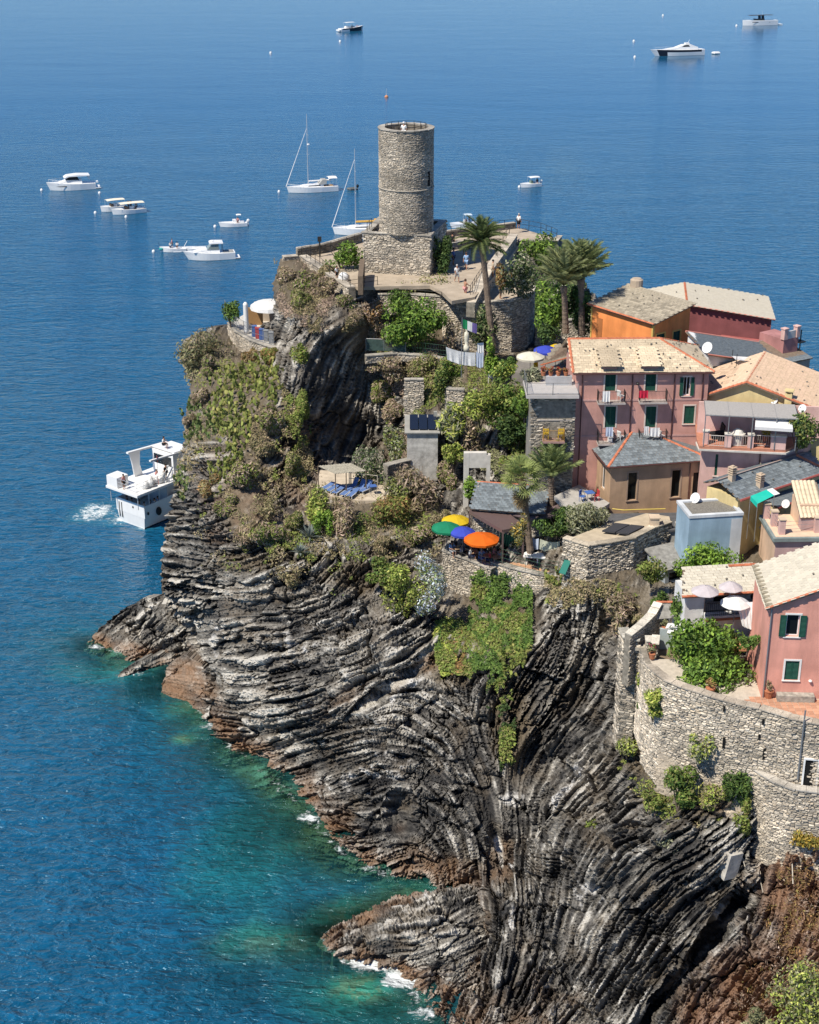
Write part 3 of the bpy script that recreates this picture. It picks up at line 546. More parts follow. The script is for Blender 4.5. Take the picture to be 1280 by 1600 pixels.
    L.new(see, ms.inputs[0]); L.new(b.outputs[0], ms.inputs[1]); L.new(tr.outputs[0], ms.inputs[2]); L.new(ms.outputs[0], N['Material Output'].inputs[0])
    me.materials.append(m); o = bpy.data.objects.new('sea', me); COL.objects.link(o)
    tag(o, 'blue sea with small ripples turning turquoise over shallow rock', 'sea', kind='structure'); return o
sea()
# ------------------------------------------------------------------ builders for stonework, tiles, railings, houses
RND = random.Random(7)
STONE = vmat('field_stone', .85, .5, 9)
MORTAR = mat('mortar', (.24,.215,.175), .9, .35, 3, .5, 12)
PALE = ((.50,.435,.35),(.58,.51,.415),(.42,.375,.305),(.64,.565,.46),(.34,.305,.255),(.54,.46,.355))
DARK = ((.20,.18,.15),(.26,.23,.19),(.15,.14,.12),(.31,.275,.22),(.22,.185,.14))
def stone_block(mb, c, ux, uz, n, w, h, d, tint, rng):
    """one rough stone standing proud of the wall: c on the wall face, ux along it, uz up, n outward"""
    j = lambda: rng.uniform(-.16, .16); b = .2; ro = rng.gauss(0, .09); ux, uz = ux+uz*ro, uz-ux*ro
    f = [c+ux*(s*w*(.5-b*.5)+j()*w*.4)+uz*(t*h*(.5-b)+j()*h*.5)+n*(d*(1+j()*2)) for s, t in ((-1,-1),(1,-1),(1,1),(-1,1))]
    k = [c+ux*(s*w*.5)+uz*(t*h*.5)-n*.02 for s, t in ((-1,-1),(1,-1),(1,1),(-1,1))]
    mb.tint = tint; mb.add(f+k, ((0,1,2,3),(4,5,1,0),(5,6,2,1),(6,7,3,2),(7,4,0,3)))
STONE_UNITS = []
def stone_units():
    if not STONE_UNITS:
        r = random.Random(3)
        for i in range(6):
            m = MB(); stone_block(m, Vector((0,0,0)), Vector((1,0,0)), Vector((0,0,1)), Vector((0,-1,0)), 1, 1, 1, None, r)
            STONE_UNITS.append(m.mesh('stone', mat('single_stone_%d' % (i % 3), ((.55,.48,.38),(.40,.35,.28),(.63,.555,.445))[i % 3], .85, .3, 6, .6, 18, objvar=.35)))
    return STONE_UNITS
def stone_wall(name, label, cat, pts, z0, z1, thick=.5, sw=(.18,.46), sh=(.10,.18), pal=PALE, indiv=0, coping=True, group=None, holes=(), proud=(.02,.07), seed=1, closed=False, parent=None, vary=.22, coping_col=(.40,.37,.32), fill=.97, ivy=None):
    rng = random.Random(seed); pts = [Vector((p[0], p[1], 0)) for p in pts]; n = len(pts)
    z0 = z0 if isinstance(z0, (list, tuple)) else [z0]*n; z1 = z1 if isinstance(z1, (list, tuple)) else [z1]*n
    org = Vector((pts[0].x, pts[0].y, min(z0)))
    root = parent or thing(name, label, cat, org, group=group); off = -org if parent is None else Vector((0,0,0))
    mb = MB(); L = [0]; segs = []
    for a, b in zip(pts[:-1], pts[1:]): L.append(L[-1]+(b-a).length); d = (b-a).normalized(); segs.append((d, Vector((d.y, -d.x, 0))))
    nr = []
    for i in range(n):
        if closed and i in (0, n-1): q = segs[0][1]+segs[-1][1]
        else: q = segs[max(0, i-1)][1]+segs[min(n-2, i)][1]
        nr.append(q.normalized())
    for i in range(n-1):
        a, b = pts[i], pts[i+1]; ai, bi = a-nr[i]*thick, b-nr[i+1]*thick; u = lambda p, z: Vector((p.x, p.y, z))
        mb.add([u(a,z0[i]),u(b,z0[i+1]),u(b,z1[i+1]),u(a,z1[i]),u(ai,z0[i]),u(bi,z0[i+1]),u(bi,z1[i+1]),u(ai,z1[i])], ((0,1,2,3),(5,4,7,6),(3,2,6,7),(0,3,7,4),(1,5,6,2)))
    core = mb.build('core', MORTAR, root, off)
    stones = []
    z = min(z0); zmax = max(z1)
    def at(s):
        i = 0
        while i < n-2 and s > L[i+1]: i += 1
        f = (s-L[i])/max(1e-6, L[i+1]-L[i]); return i, f
    while z < zmax-.05:
        h = rng.uniform(*sh); s = -rng.uniform(0, sw[0])
        while s < L[-1]-.05:
            w = rng.uniform(*sw); c = s+w/2; s += w
            if c < 0 or c > L[-1]: continue
            i, f = at(c); lo = z0[i]+(z0[i+1]-z0[i])*f; hi = z1[i]+(z1[i+1]-z1[i])*f; zc = z+h/2+rng.uniform(-.03, .03)
            if zc-h*.3 < lo or zc+h*.4 > hi: continue
            if any(hu0 < c < hu1 and hz0 < zc < hz1 for hu0, hu1, hz0, hz1 in holes): continue
            p = pts[i].lerp(pts[i+1], f); zc += .05*math.sin(c*1.7+seed)+.03*math.sin(c*4.1+z*3); t = rng.choice(pal); k = rng.uniform(1-vary, 1+vary); tint = tuple(min(.8, q*k) for q in t)
            stones.append((Vector((p.x, p.y, zc)), segs[i][0], segs[i][1], min(w, L[-1]-s+w)*fill*rng.uniform(.85,1.02), h*fill*rng.uniform(.72,1.05), rng.uniform(*proud), tint))
        z += h
    order = sorted(stones, key=lambda q: -(q[3]*q[4])*scale_at(q[0])**2) if indiv else []
    single = set(id(q) for q in order[:indiv]); joined = MB()
    for q in stones:
        c, ux, nn, w, h, d, tint = q
        if id(q) in single:
            o = bpy.data.objects.new('stone', rng.choice(stone_units())); COL.objects.link(o); o.parent = root
            M = Matrix.Identity(4); M.col[0][:3] = ux*w; M.col[1][:3] = -nn*d; M.col[2][:3] = Vector((0,0,1))*h; M.translation = c+off; o.matrix_basis = M
        else: stone_block(joined, c, ux, Vector((0,0,1)), nn, w, h, d, tint, rng)
    if joined.f: joined.build('masonry', STONE, root, off)['kind'] = 'stuff'
    if coping:
        cp = MB(); s = 0
        while s < L[-1]-.1:
            w = min(rng.uniform(.45, .9), L[-1]-s); i, f = at(s+w/2); p = pts[i].lerp(pts[i+1], f)-segs[i][1]*(thick/2-.04); zz = z1[i]+(z1[i+1]-z1[i])*f
            d = segs[i][0]; slope = (z1[i+1]-z1[i])/max(.01, L[i+1]-L[i])
            k = rng.uniform(.8, 1.15); cp.tint = tuple(q*k for q in coping_col)
            cp.box((p.x, p.y, zz+.04+rng.uniform(-.01,.015)), (w*.97, thick+.12, .09), math.atan2(d.y, d.x), 0, -math.atan(slope)); s += w
        cp.build('coping', STONE, root, off)
    return root

METAL_DK = mat('dark_railing_iron', (.035,.034,.034), .55, metal=.3)
METAL_GY = mat('galvanised_rail', (.32,.33,.34), .45, metal=.6)
def railing(name, label, pts, h=1.0, sp=1.3, rails=(1.0,.55), m=None, r=.022, group=None, pickets=0, cat='railing', mesh=None):
    m = m or METAL_DK; pts = [Vector(p) for p in pts]; o0 = pts[0]
    root = thing(name, label, cat, o0, group=group); off = -o0
    for a, b in zip(pts[:-1], pts[1:]):
        n = max(1, round((b-a).length/sp))
        for i in range(n+(1 if b is pts[-1] else 0)):
            p = a.lerp(b, i/n); q = MB(); q.tube([p, p+Vector((0,0,h))], r*1.3, 5); q.build('post', m, root, off)
    q = MB()
    for f in rails: q.tube([p+Vector((0,0,h*f)) for p in pts], r, 5)
    q.build('rail', m, root, off)
    if pickets:
        q = MB()
        for a, b in zip(pts[:-1], pts[1:]):
            n = max(1, round((b-a).length/pickets))
            for i in range(1, n): p = a.lerp(b, i/n); q.tube([p+Vector((0,0,.06)), p+Vector((0,0,h))], r*.45, 4)
        q.build('pickets', m, root, off)
    if mesh:
        q = MB()
        for a, b in zip(pts[:-1], pts[1:]): q.quad(a+Vector((0,0,.05)), b+Vector((0,0,.05)), b+Vector((0,0,h*.95)), a+Vector((0,0,h*.95)))
        q.build('screen', mesh, root, off)
    return root

# ---- roofs
TILES = {}
def tile_mesh(style):
    if style in TILES: return TILES[style]
    out = []; nm, w, l, th, m = style
    for i in range(3):
        r = random.Random(i); q = MB(); j = lambda a: r.uniform(-a, a)
        if nm == 'slab':
            x0, x1, y0, y1 = -w/2+.01+j(.01), w/2-.01+j(.01), -l*.62+j(.02), l*.5
            q.add([(x0,y0,th*.6),(x1,y0+j(.015),th*.6),(x1,y1,0),(x0,y1,0),(x0,y0,th*1.7),(x1,y0,th*1.7+j(.006)),(x1,y1,th*.7),(x0,y1,th*.7)], ((3,2,1,0),(4,5,6,7),(0,1,5,4),(1,2,6,5),(2,3,7,6),(3,0,4,7)))
        else:                                                     # curved clay tile
            n = 4; A = [(-w/2+w*k/n, w*.30*math.sin(math.pi*k/n)) for k in range(n+1)]
            q.loft([[Vector((x, -l*.6, z+th*1.6)) for x, z in A]+[Vector((A[-1][0]-.01, -l*.6, th)), Vector((A[0][0]+.01, -l*.6, th))], [Vector((x, l*.5, z+th*.6)) for x, z in A]+[Vector((A[-1][0]-.01, l*.5, 0)), Vector((A[0][0]+.01, l*.5, 0))]], cap=True)
        out.append(q.mesh('roof_tile', m))
    TILES[style] = out; return out
def roof_plane(root, roof, poly, style, budget, seed=1, stones=0, margin=.05, skip=0.0):
    """tiles laid in lapped courses on the flat polygon poly (first edge = the eave); returns tiles left in the budget"""
    rng = random.Random(seed); poly = [Vector(p) for p in poly]; X = (poly[1]-poly[0]).normalized()
    N = Vector((0,0,0))
    for i in range(len(poly)): N += poly[i].cross(poly[(i+1) % len(poly)])
    N.normalize()
    if N.z < 0: N = -N
    Yd = N.cross(X).normalized(); o = poly[0]
    if Yd.dot(poly[2]-o) < 0: Yd = -Yd; X = -X; o = poly[1]
    p2 = [((p-o).dot(X), (p-o).dot(Yd)) for p in poly]; nm, w, l, th, m = style; ms = tile_mesh(style)
    u0, u1 = min(p[0] for p in p2), max(p[0] for p in p2); v1 = max(p[1] for p in p2)
    M0 = Matrix.Identity(4); M0.col[0][:3] = X; M0.col[1][:3] = Yd; M0.col[2][:3] = N
    j = 0; v = l*.5; rest = MB(); made = []
    while v < v1+l*.3:
        u = u0-(w/2 if (j % 2 and nm == 'slab') else 0)+w/2
        while u < u1+w*.3:
            if bool(in_poly(np.array([u]), np.array([min(v, v1-.03)]), p2)[0]) and rng.random() > skip:
                p = o+X*(u+rng.uniform(-.01,.01))+Yd*(v+rng.uniform(-.012,.012))+N*.012
                M = M0.copy(); M.translation = p; made.append(M)
            u += w
        v += l; j += 1
    for k, M in enumerate(made):
        if budget > 0:
            t = bpy.data.objects.new('roof_tile', rng.choice(ms)); COL.objects.link(t); t.parent = roof; t.matrix_basis = M; budget -= 1
        else:
            me = ms[k % 3]; rest.add([M @ q.co for q in me.vertices], [tuple(f.vertices) for f in me.polygons])
    if rest.f: q = rest.build('tile_field', m, roof); q['kind'] = 'stuff'
    if stones:
        q = MB()
        for k in range(stones):
            for tr in range(30):
                u, v = rng.uniform(u0, u1), rng.uniform(.1, v1*.95)
                if bool(in_poly(np.array([u]), np.array([v]), p2)[0]): break
            p = o+X*u+Yd*v+N*.12; q.ell(p, (rng.uniform(.07,.13), rng.uniform(.05,.09), .06), 7, 4, rng.uniform(0,3))
        q.build('weight_stones', mat('roof_stones', (.20,.18,.15), .9, .3, 4), roof)
    return budget
RIDGE = mat('terracotta_ridge', (.50,.165,.085), .7, .22, 6, .2, 12, objvar=.18)
def ridge_line(roof, a, b, m=None, r=.13, sp=.36):
    a, b = Vector(a), Vector(b); n = max(1, round((b-a).length/sp)); d = (b-a).normalized(); s = d.cross(Vector((0,0,1))).normalized(); u = s.cross(d)
    key = ('ridge', round((b-a).length/n, 2), r)
    if key not in TILES:
        q = MB(); l = (b-a).length/n; R0 = [Vector((-l*.56, r*1.08*math.cos(math.pi*k/5), r*1.08*math.sin(math.pi*k/5)-.03)) for k in range(6)]; R1 = [Vector((l*.52, r*.9*math.cos(math.pi*k/5), r*.9*math.sin(math.pi*k/5)-.04)) for k in range(6)]
        q.loft([R0, R1]); TILES[key] = q.mesh('ridge_tile', m or RIDGE)
    for i in range(n):
        o = bpy.data.objects.new('ridge_tile', TILES[key]); COL.objects.link(o); o.parent = roof
        M = Matrix.Identity(4); M.col[0][:3] = d; M.col[1][:3] = s; M.col[2][:3] = u; M.translation = a.lerp(b, (i+.5)/n); o.matrix_basis = M
def slab3(mb, poly, th):
    """flat roof board under the tiles"""
    poly = [Vector(p) for p in poly]; N = Vector((0,0,0))
    for i in range(len(poly)): N += poly[i].cross(poly[(i+1) % len(poly)])
    N.normalize(); N = -N if N.z < 0 else N; n = len(poly)
    mb.add([p for p in poly]+[p-N*th for p in poly], [tuple(range(n)), tuple(range(n, 2*n))[::-1]]+[(i, n+i, n+(i+1) % n, (i+1) % n) for i in range(n)])

# ---- houses
GLASS = mat('window_glass', (.008,.010,.011), .12, spec=.22)
WHITE = mat('white_paint', (.78,.77,.74), .6, .06, 3)
STONE_TRIM = mat('pale_window_trim', (.58,.52,.46), .8, .1, 5)
SHUT = mat('green_shutter', (.012,.075,.05), .55, .15, 4)
class House:
    """local frame: x along the front, y back into the house, z up; A and B are the front's ends on the ground"""
    def __init__(s, name, label, A, B, D, cat='house', group=None):
        A, B = Vector(A), Vector(B); d = Vector((B.x-A.x, B.y-A.y)); s.W = d.length; s.D = D; s.rz = math.atan2(d.y, d.x); s.A = A
        s.root = thing(name, label, cat, A, s.rz, group); s.M = Matrix.Translation(A) @ Matrix.Rotation(s.rz, 4, 'Z'); s.Mi = s.M.inverted(); s.budget = 290; s.holes = {}
        s.faces = {'front': Matrix.Identity(4), 'left': s._f((0,D,0), (0,-1,0)), 'right': s._f((s.W,0,0), (0,1,0)), 'back': s._f((s.W,D,0), (-1,0,0))}
    def _f(s, o, x):
        M = Matrix.Identity(4); x = Vector(x); M.col[0][:3] = x; M.col[1][:3] = Vector((0,0,1)).cross(x); M.translation = Vector(o); return M
    def loc(s, px, py, face='front', y=0.0):
        """photo place on a face -> (u, h) on that face"""
        F = (s.M @ s.faces[face]).inverted(); o = F @ Vector((0,0,CAM_H)); r = Vector(ray(px, py)); e = F @ (Vector((0,0,CAM_H))+r); d = e-o
        t = (y-o.y)/d.y; p = o+d*t; return p.x, p.z
    def h(s, px, py, face='front'): return s.loc(px, py, face)[1]
    def wpt(s, px, py, z):
        """photo place at height z over the house's base -> local point"""
        return s.Mi @ P(px, py, s.A.z+z)
    def walls(s, m, H, base=-3.5, gable=None, heights=None, name='wall'):
        """heights: top of wall at FL, FR, BR, BL; gable: (u, h) peak on the front"""
        hs = heights or (H, H, H, H); mb = MB()
        for f, w, (ha, hb) in (('front', s.W, (hs[0], hs[1])), ('right', s.D, (hs[1], hs[2])), ('back', s.W, (hs[2], hs[3])), ('left', s.D, (hs[3], hs[0]))):
            M = s.faces[f]; hl = s.holes.get(f, []); lo = min(ha, hb); us = sorted(set([0, w]+[q for k in hl for q in k[:2]])); zs = sorted(set([base, lo]+[q for k in hl for q in k[2:4]]))
            for u0, u1 in zip(us[:-1], us[1:]):
                for z0, z1 in zip(zs[:-1], zs[1:]):
                    if any(k[0]-1e-6 <= u0 and u1 <= k[1]+1e-6 and k[2]-1e-6 <= z0 and z1 <= k[3]+1e-6 for k in hl): continue
                    mb.add([M @ Vector(q) for q in ((u0,0,z0),(u1,0,z0),(u1,0,z1),(u0,0,z1))], ((0,1,2,3),))
            for u0, u1, z0, z1 in [k[:4] for k in hl]:
                d = .22; c = [(u0,z0),(u1,z0),(u1,z1),(u0,z1)]
                for i in range(4):
                    (a, b), (e, g) = c[i], c[(i+1) % 4]; mb.add([M @ Vector(q) for q in ((a,0,b),(a,d,b),(e,d,g),(e,0,g))], ((0,1,2,3),))
            if abs(ha-hb) > .01: mb.add([M @ Vector(q) for q in ((0,0,lo),(w,0,lo),(w,0,hb),(0,0,ha))], ((0,1,2,3),))
            if gable and f in ('front', 'back'):
                gu = gable[0] if f == 'front' else w-gable[0]; mb.add([M @ Vector(q) for q in ((0,0,ha),(w,0,hb),(gu,0,gable[1]))], ((0,1,2),))
        mb.add([Vector((0,0,hs[0]-.02)), Vector((s.W,0,hs[1]-.02)), Vector((s.W,s.D,hs[2]-.02)), Vector((0,s.D,hs[3]-.02))], ((0,1,2,3),))
        s.wall = mb.build(name, m, s.root); return s.wall
    def window(s, u0, u1, h0, h1, face='front', shut='none', frame=None, trim=None, name='window', sill=True, shut_m=None, mull=1, label=None, inset=.16):
        """recessed opening: frame (part) > pane, shutters, sill; call before walls()"""
        if u1 < u0: u0, u1 = u1, u0
        if h1 < h0: h0, h1 = h1, h0
        s.holes.setdefault(face, []).append((u0, u1, h0, h1)); M = s.faces[face]; shm = shut_m or SHUT
        q = MB(); t = .06; w = u1-u0; h = h1-h0
        q.bb((0,inset,0),(t,inset+.05,h)).bb((w-t,inset,0),(w,inset+.05,h)).bb((t,inset+.001,0),(w-t,inset+.05,t)).bb((t,inset+.001,h-t),(w-t,inset+.05,h))
        for k in range(mull): x = w*(k+1)/(mull+1); q.bb((x-.025,inset+.005,t),(x+.025,inset+.045,h-t))
        if trim is not None:
            a = .12; q.mi = 1
            q.bb((-a,-.03,-.02),(-.002,.0,h+a)).bb((w+.002,-.03,-.02),(w+a,.0,h+a)).bb((-.002,-.029,h+.002),(w+.002,.0,h+a))
        o = q.build(name, [frame or WHITE, trim or WHITE], s.root); o.matrix_basis = M @ Matrix.Translation((u0,0,h0))
        if label: o['label'] = label
        g = MB(); g.bb((.01,inset+.03,.01),(w-.01,inset+.034,h-.01)); g.build('pane', GLASS, o)
        if sill: g = MB(); g.bb((-.14,-.08,-.08),(w+.14,.03,-.021)); g.build('sill', trim or STONE_TRIM, o)
        if shut in ('open', 'closed'):
            for sd in (0, 1):
                g = MB(); lw = w/2-.004
                if shut == 'open': x0 = -w/2-.02 if sd == 0 else w+.02; y0 = -.09
                else: x0 = 0.002+sd*(w/2); y0 = .04
                g.bb((x0,y0,0.01),(x0+.06,y0+.045,h-.01)).bb((x0+lw-.06,y0,.01),(x0+lw,y0+.045,h-.01)).bb((x0+.06,y0,.01),(x0+lw-.06,y0+.044,.07)).bb((x0+.06,y0,h-.07),(x0+lw-.06,y0+.044,h-.01))
                nl = max(4, int(h/.09))
                for k in range(nl): z = .07+(h-.14)*(k+.5)/nl; g.box((x0+lw/2, y0+.022, z), (lw-.12, .05, .012), 0, .7)
                g.bb((x0+.06,y0+.03,.07),(x0+lw-.06,y0+.034,h-.07)); g.build('shutter', shm, o)
        return o
    def px_window(s, x0, y0, x1, y1, face='front', **k):
        a = s.loc(x0, y1, face); b = s.loc(x1, y0, face); return s.window(a[0], b[0], a[1], b[1], face, **k)
    def roof(s, planes, style, th=.12, ridges=(), core=None, seed=1, stones=0, name='roof', skip=0.0, indiv=True):
        mb = MB()
        for p in planes: slab3(mb, p, th)
        s.roof_o = mb.build(name, core or mat('roof_board', (.20,.15,.11), .9, .2, 4), s.root); b = s.budget if indiv else 0
        for i, p in enumerate(planes): b = roof_plane(s.root, s.roof_o, p, style, b, seed+i, stones, skip=skip)
        s.budget = b if indiv else s.budget
        for r in ridges: ridge_line(s.roof_o, *r)
        return s.roof_o
    def part(s, mb, name, m, parent=None, kind=None):
        o = mb.build(name, m, parent or s.root)
        if kind: o['kind'] = kind
        return o
    def balcony(s, u0, u1, h, out, face='front', m=None, slab_m=None, rail_h=.95, pick=.11):
        q = MB(); q.bb((u0,-out,h-.14),(u1,-.005,h)); o = q.build('balcony', slab_m or mat('balcony_slab', (.42,.37,.34), .85, .15, 3), s.root); o.matrix_basis = s.faces[face].copy()
        g = MB(); c = [Vector((u0+.04,-.02,h)), Vector((u0+.04,-out+.04,h)), Vector((u1-.04,-out+.04,h)), Vector((u1-.04,-.02,h))]
        for a, b in zip(c[:-1], c[1:]):
            g.tube([a+Vector((0,0,rail_h)), b+Vector((0,0,rail_h))], .02, 4); g.tube([a+Vector((0,0,.1)), b+Vector((0,0,.1))], .014, 4); n = max(2, round((b-a).length/pick))
            for k in range(n+1): p = a.lerp(b, k/n); g.tube([p, p+Vector((0,0,rail_h))], .010, 4)
        g.build('railing', m or METAL_DK, o); return o
def chimney(H, x, y, z, w=.5, h=.9, m=None, cap='slab', parent=None):
    q = MB(); q.bb((x-w/2,y-w/2,z-.8),(x+w/2,y+w/2,z+h)); o = q.build('chimney', m or mat('chimney_render', (.55,.50,.43), .85, .15, 4), parent or H.root)
    g = MB()
    if cap == 'louvre':
        for k in range(4): g.bb((x-w*.62,y-w*.62,z+h+.02+k*.17),(x+w*.62,y+w*.62,z+h+.10+k*.17)); g.bb((x-w*.3,y-w*.3,z+h+.10+k*.17),(x+w*.3,y+w*.3,z+h+.191+k*.17))
    else:
        for a, b in ((-1,-1),(1,-1),(1,1),(-1,1)): g.bb((x+a*w*.36-.06,y+b*w*.36-.06,z+h+.002),(x+a*w*.36+.06,y+b*w*.36+.06,z+h+.22))
        g.bb((x-w*.65,y-w*.65,z+h+.22),(x+w*.65,y+w*.65,z+h+.29))
    g.build('cap', m or MATS['chimney_render'], o); return o
DISH = mat('white_dish', (.75,.75,.74), .45)
def dish(label, p, r=.42, az=-2.4, group=None):
    t = thing('satellite_dish', label, 'satellite dish', p, az)
    q = MB(); q.tube([(0,0,-.5),(0,0,.15)], .03, 6); q.build('mast', METAL_GY, t)
    R = Matrix.Rotation(math.radians(62), 4, 'Y'); g = MB(); rings = []
    for k in range(5):
        a = k/4*r; rings.append([R @ Vector((max(a,.01)*math.cos(2*math.pi*j/14), max(a,.01)*math.sin(2*math.pi*j/14), a*a*.55))+Vector((0,0,.25)) for j in range(14)])
    g.loft(rings, False); rings2 = [[v-R.to_3x3() @ Vector((0,0,.02)) for v in rr] for rr in rings]; g.loft(rings2, False); g.loft([rings[-1], rings2[-1]], False); g.build('reflector', DISH, t, smooth=True)
    e = R @ Vector((0,0,r*1.0))+Vector((0,0,.25)); g = MB(); g.tube([R @ Vector((r*.9,0,r*r*.5))+Vector((0,0,.25)), e], .012, 4); g.ell(e, (.05,.05,.05), 6, 4); g.build('feed_arm', METAL_GY, t)
    return t
# ------------------------------------------------------------------ castle rock: paving, tower, terraces
PAVE = mat('pale_paving', (.42,.35,.27), .9, .18, .8, .3, 6, dirt=((.30,.24,.17), .5, .5))
def flat(name, label, pxs, z, m, cat=None, th=.35, kind='structure'):
    q = MB(); q.prism([tuple(P(x, y, z))[:2] for x, y in pxs], z-th, z); return tag(q.build(name, m), label, cat, kind=kind)
flat('terrace_paving', 'pale sandy paving of the castle terrace round the tower', [(470,403),(500,392),(560,378),(600,372),(690,374),(735,365),(806,355),(868,372),(872,378),(815,377),(795,405),(768,436),(742,464),(706,470),(690,455),(672,446),(560,448),(540,446),(520,428),(490,410)], 30.0, PAVE)
flat('bastion_floor', 'paved floor of the round bastion below the tower', [(694,468),(700,474),(760,478),(806,475),(830,464),(826,452),(790,448),(740,452),(700,456)], 28.5, PAVE)
# tower
c = Vector((-.32, 151.9)); R0 = 2.66
ring = lambda r, n=44: [(c.x+r*math.cos(2*math.pi*k/n), c.y+r*math.sin(2*math.pi*k/n)) for k in range(n+1)]
def hole_u(px, py, r):                              # place along the ring seen at a photo point
    Y = c.y-r; p = PY(px, py, Y+.9); a = math.atan2(p.y-c.y, p.x-c.x) % (2*math.pi); return a*r
hu = (math.atan2(-1.45, 2.15) % (2*math.pi))*R0
tw = stone_wall('round_tower', 'tall round medieval stone tower on a square base', 'tower', ring(R0), 34.0, 44.0, .55, (.16,.40), (.08,.15), PALE, 0, True, seed=5, closed=True, holes=((hu-.22, hu+.22, 38.6, 40.1),), proud=(.02,.06), vary=.15)
q = MB(); a = hu/R0; n_ = Vector((math.cos(a), math.sin(a), 0)); t_ = Vector((-n_.y, n_.x, 0)); pc = Vector((c.x, c.y, 39.35))+n_*(R0+.012)
q.add([pc+t_*s*.2+Vector((0,0,z)) for s, z in ((-1,-.72),(1,-.72),(1,.72),(-1,.72))], ((0,1,2,3),)); q.build('slit_window', mat('dark_opening', (.008,.008,.008), .9), tw, -Vector(tw.location))  # flat near-black panel: the shade inside the slit is painted
q = MB(); q.lathe([(R0-.56, -.9),(R0-.56, -.88)], 40, (c.x, c.y, 44.0)); q.build('roof_deck', PAVE, tw, -Vector(tw.location))
q = MB(); q.lathe([(R0+.07,-.06),(R0+.11,-.04),(R0+.11,.02),(R0+.05,.05)], 44, (c.x, c.y, 38.35), cap=False); q.build('string_course', mat('tower_band', (.38,.34,.28), .9, .2, 5), tw, -Vector(tw.location))
rr = [(c.x+(R0-.65)*math.cos(2*math.pi*k/16), c.y+(R0-.65)*math.sin(2*math.pi*k/16), 43.2) for k in range(17)]
railing('safety_railing', 'thin metal safety railing circling inside the top of the round tower', rr, 1.15, 1.6, (1.0,.6))
# square base
A = P(569, 429, 29.8); B = P(671.5, 434.5, 29.8); d = (B-A).normalized(); nb = Vector((-d.y, d.x, 0))
bl, br = A+nb*7.2-d*.1, B+nb*7.2+d*.25
pts = [bl, A, B, br, bl]
ba = stone_wall('tower_base', 'square rough stone base block carrying the round tower', 'tower base', [(p.x, p.y) for p in pts], 29.4, 34.0, .6, (.2,.5), (.10,.19), PALE, 250, True, seed=8, closed=False, vary=.25)
q = MB(); q.prism([(p.x, p.y) for p in pts[:4]], 33.3, 33.6); q.build('platform', PAVE, ba, -Vector(ba.location))
railing('base_railing', 'iron railing on top of the square tower base in front of the round wall', [A+d*.3+nb*2.2+Vector((0,0,4.2)), A+d*.3+nb*.3+Vector((0,0,4.2)), B-d*.3+nb*.3+Vector((0,0,4.2)), B-d*.2+nb*1.6+Vector((0,0,4.2))], 1.0, 1.1)
def wl(pl, z): return [tuple(P(x, y, z))[:2] for x, y in pl]
# parapets and retaining walls of the terrace
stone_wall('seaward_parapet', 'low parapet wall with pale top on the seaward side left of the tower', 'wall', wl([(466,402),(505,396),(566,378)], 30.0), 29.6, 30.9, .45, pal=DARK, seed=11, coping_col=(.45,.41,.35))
stone_wall('terrace_edge', 'pale cracked terrace edge above the dry scrub left of the tower', 'wall', wl([(443,404),(470,402),(498,420),(520,436),(545,452)], 30.0), 28.8, 30.12, .7, pal=PALE, seed=12, coping_col=(.47,.42,.35))
stone_wall('retaining_wall', 'short dark retaining wall under the terrace between scrub and hedge', 'wall', wl([(545,455),(592,447)], 29.6), 27.6, 29.9, .6, pal=DARK, seed=13, coping_col=(.45,.41,.35))
stone_wall('hedge_wall', 'long low stone wall under the railing below the square tower base', 'wall', wl([(590,468),(640,468),(692,472)], 28.7), 27.2, 29.2, .6, pal=PALE, seed=14, coping_col=(.47,.43,.36))
stone_wall('round_bastion', 'rounded stone bastion wall behind the tall palm trunk', 'wall', wl([(690,462),(693,474),(715,479),(760,481),(800,479),(826,471),(834,462),(836,455)], 28.6), 22.8, 29.1, .6, (.22,.55), (.11,.21), PALE, 200, True, seed=15, coping_col=(.46,.42,.35), vary=.22)
q = stone_wall('ramp_wall', 'sloping parapet wall beside the ramp right of the tall palm', 'wall', wl([(742,462),(768,428),(808,377)], 30.3), 28.2, [29.6,30.6,31.0], .8, pal=PALE, seed=16, coping_col=(.50,.44,.36))
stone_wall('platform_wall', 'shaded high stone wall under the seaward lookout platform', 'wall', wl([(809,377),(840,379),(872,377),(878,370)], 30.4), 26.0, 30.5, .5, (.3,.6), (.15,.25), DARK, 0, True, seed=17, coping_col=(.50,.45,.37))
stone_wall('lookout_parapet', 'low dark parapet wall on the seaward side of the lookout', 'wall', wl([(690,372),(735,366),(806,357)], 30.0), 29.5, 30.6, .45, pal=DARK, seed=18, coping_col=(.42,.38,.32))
stone_wall('inner_wall', 'low inner stone wall beside the bench on the terrace', 'wall', wl([(700,392),(722,388),(762,392)], 30.0), 29.6, 30.7, .4, pal=PALE, seed=19)
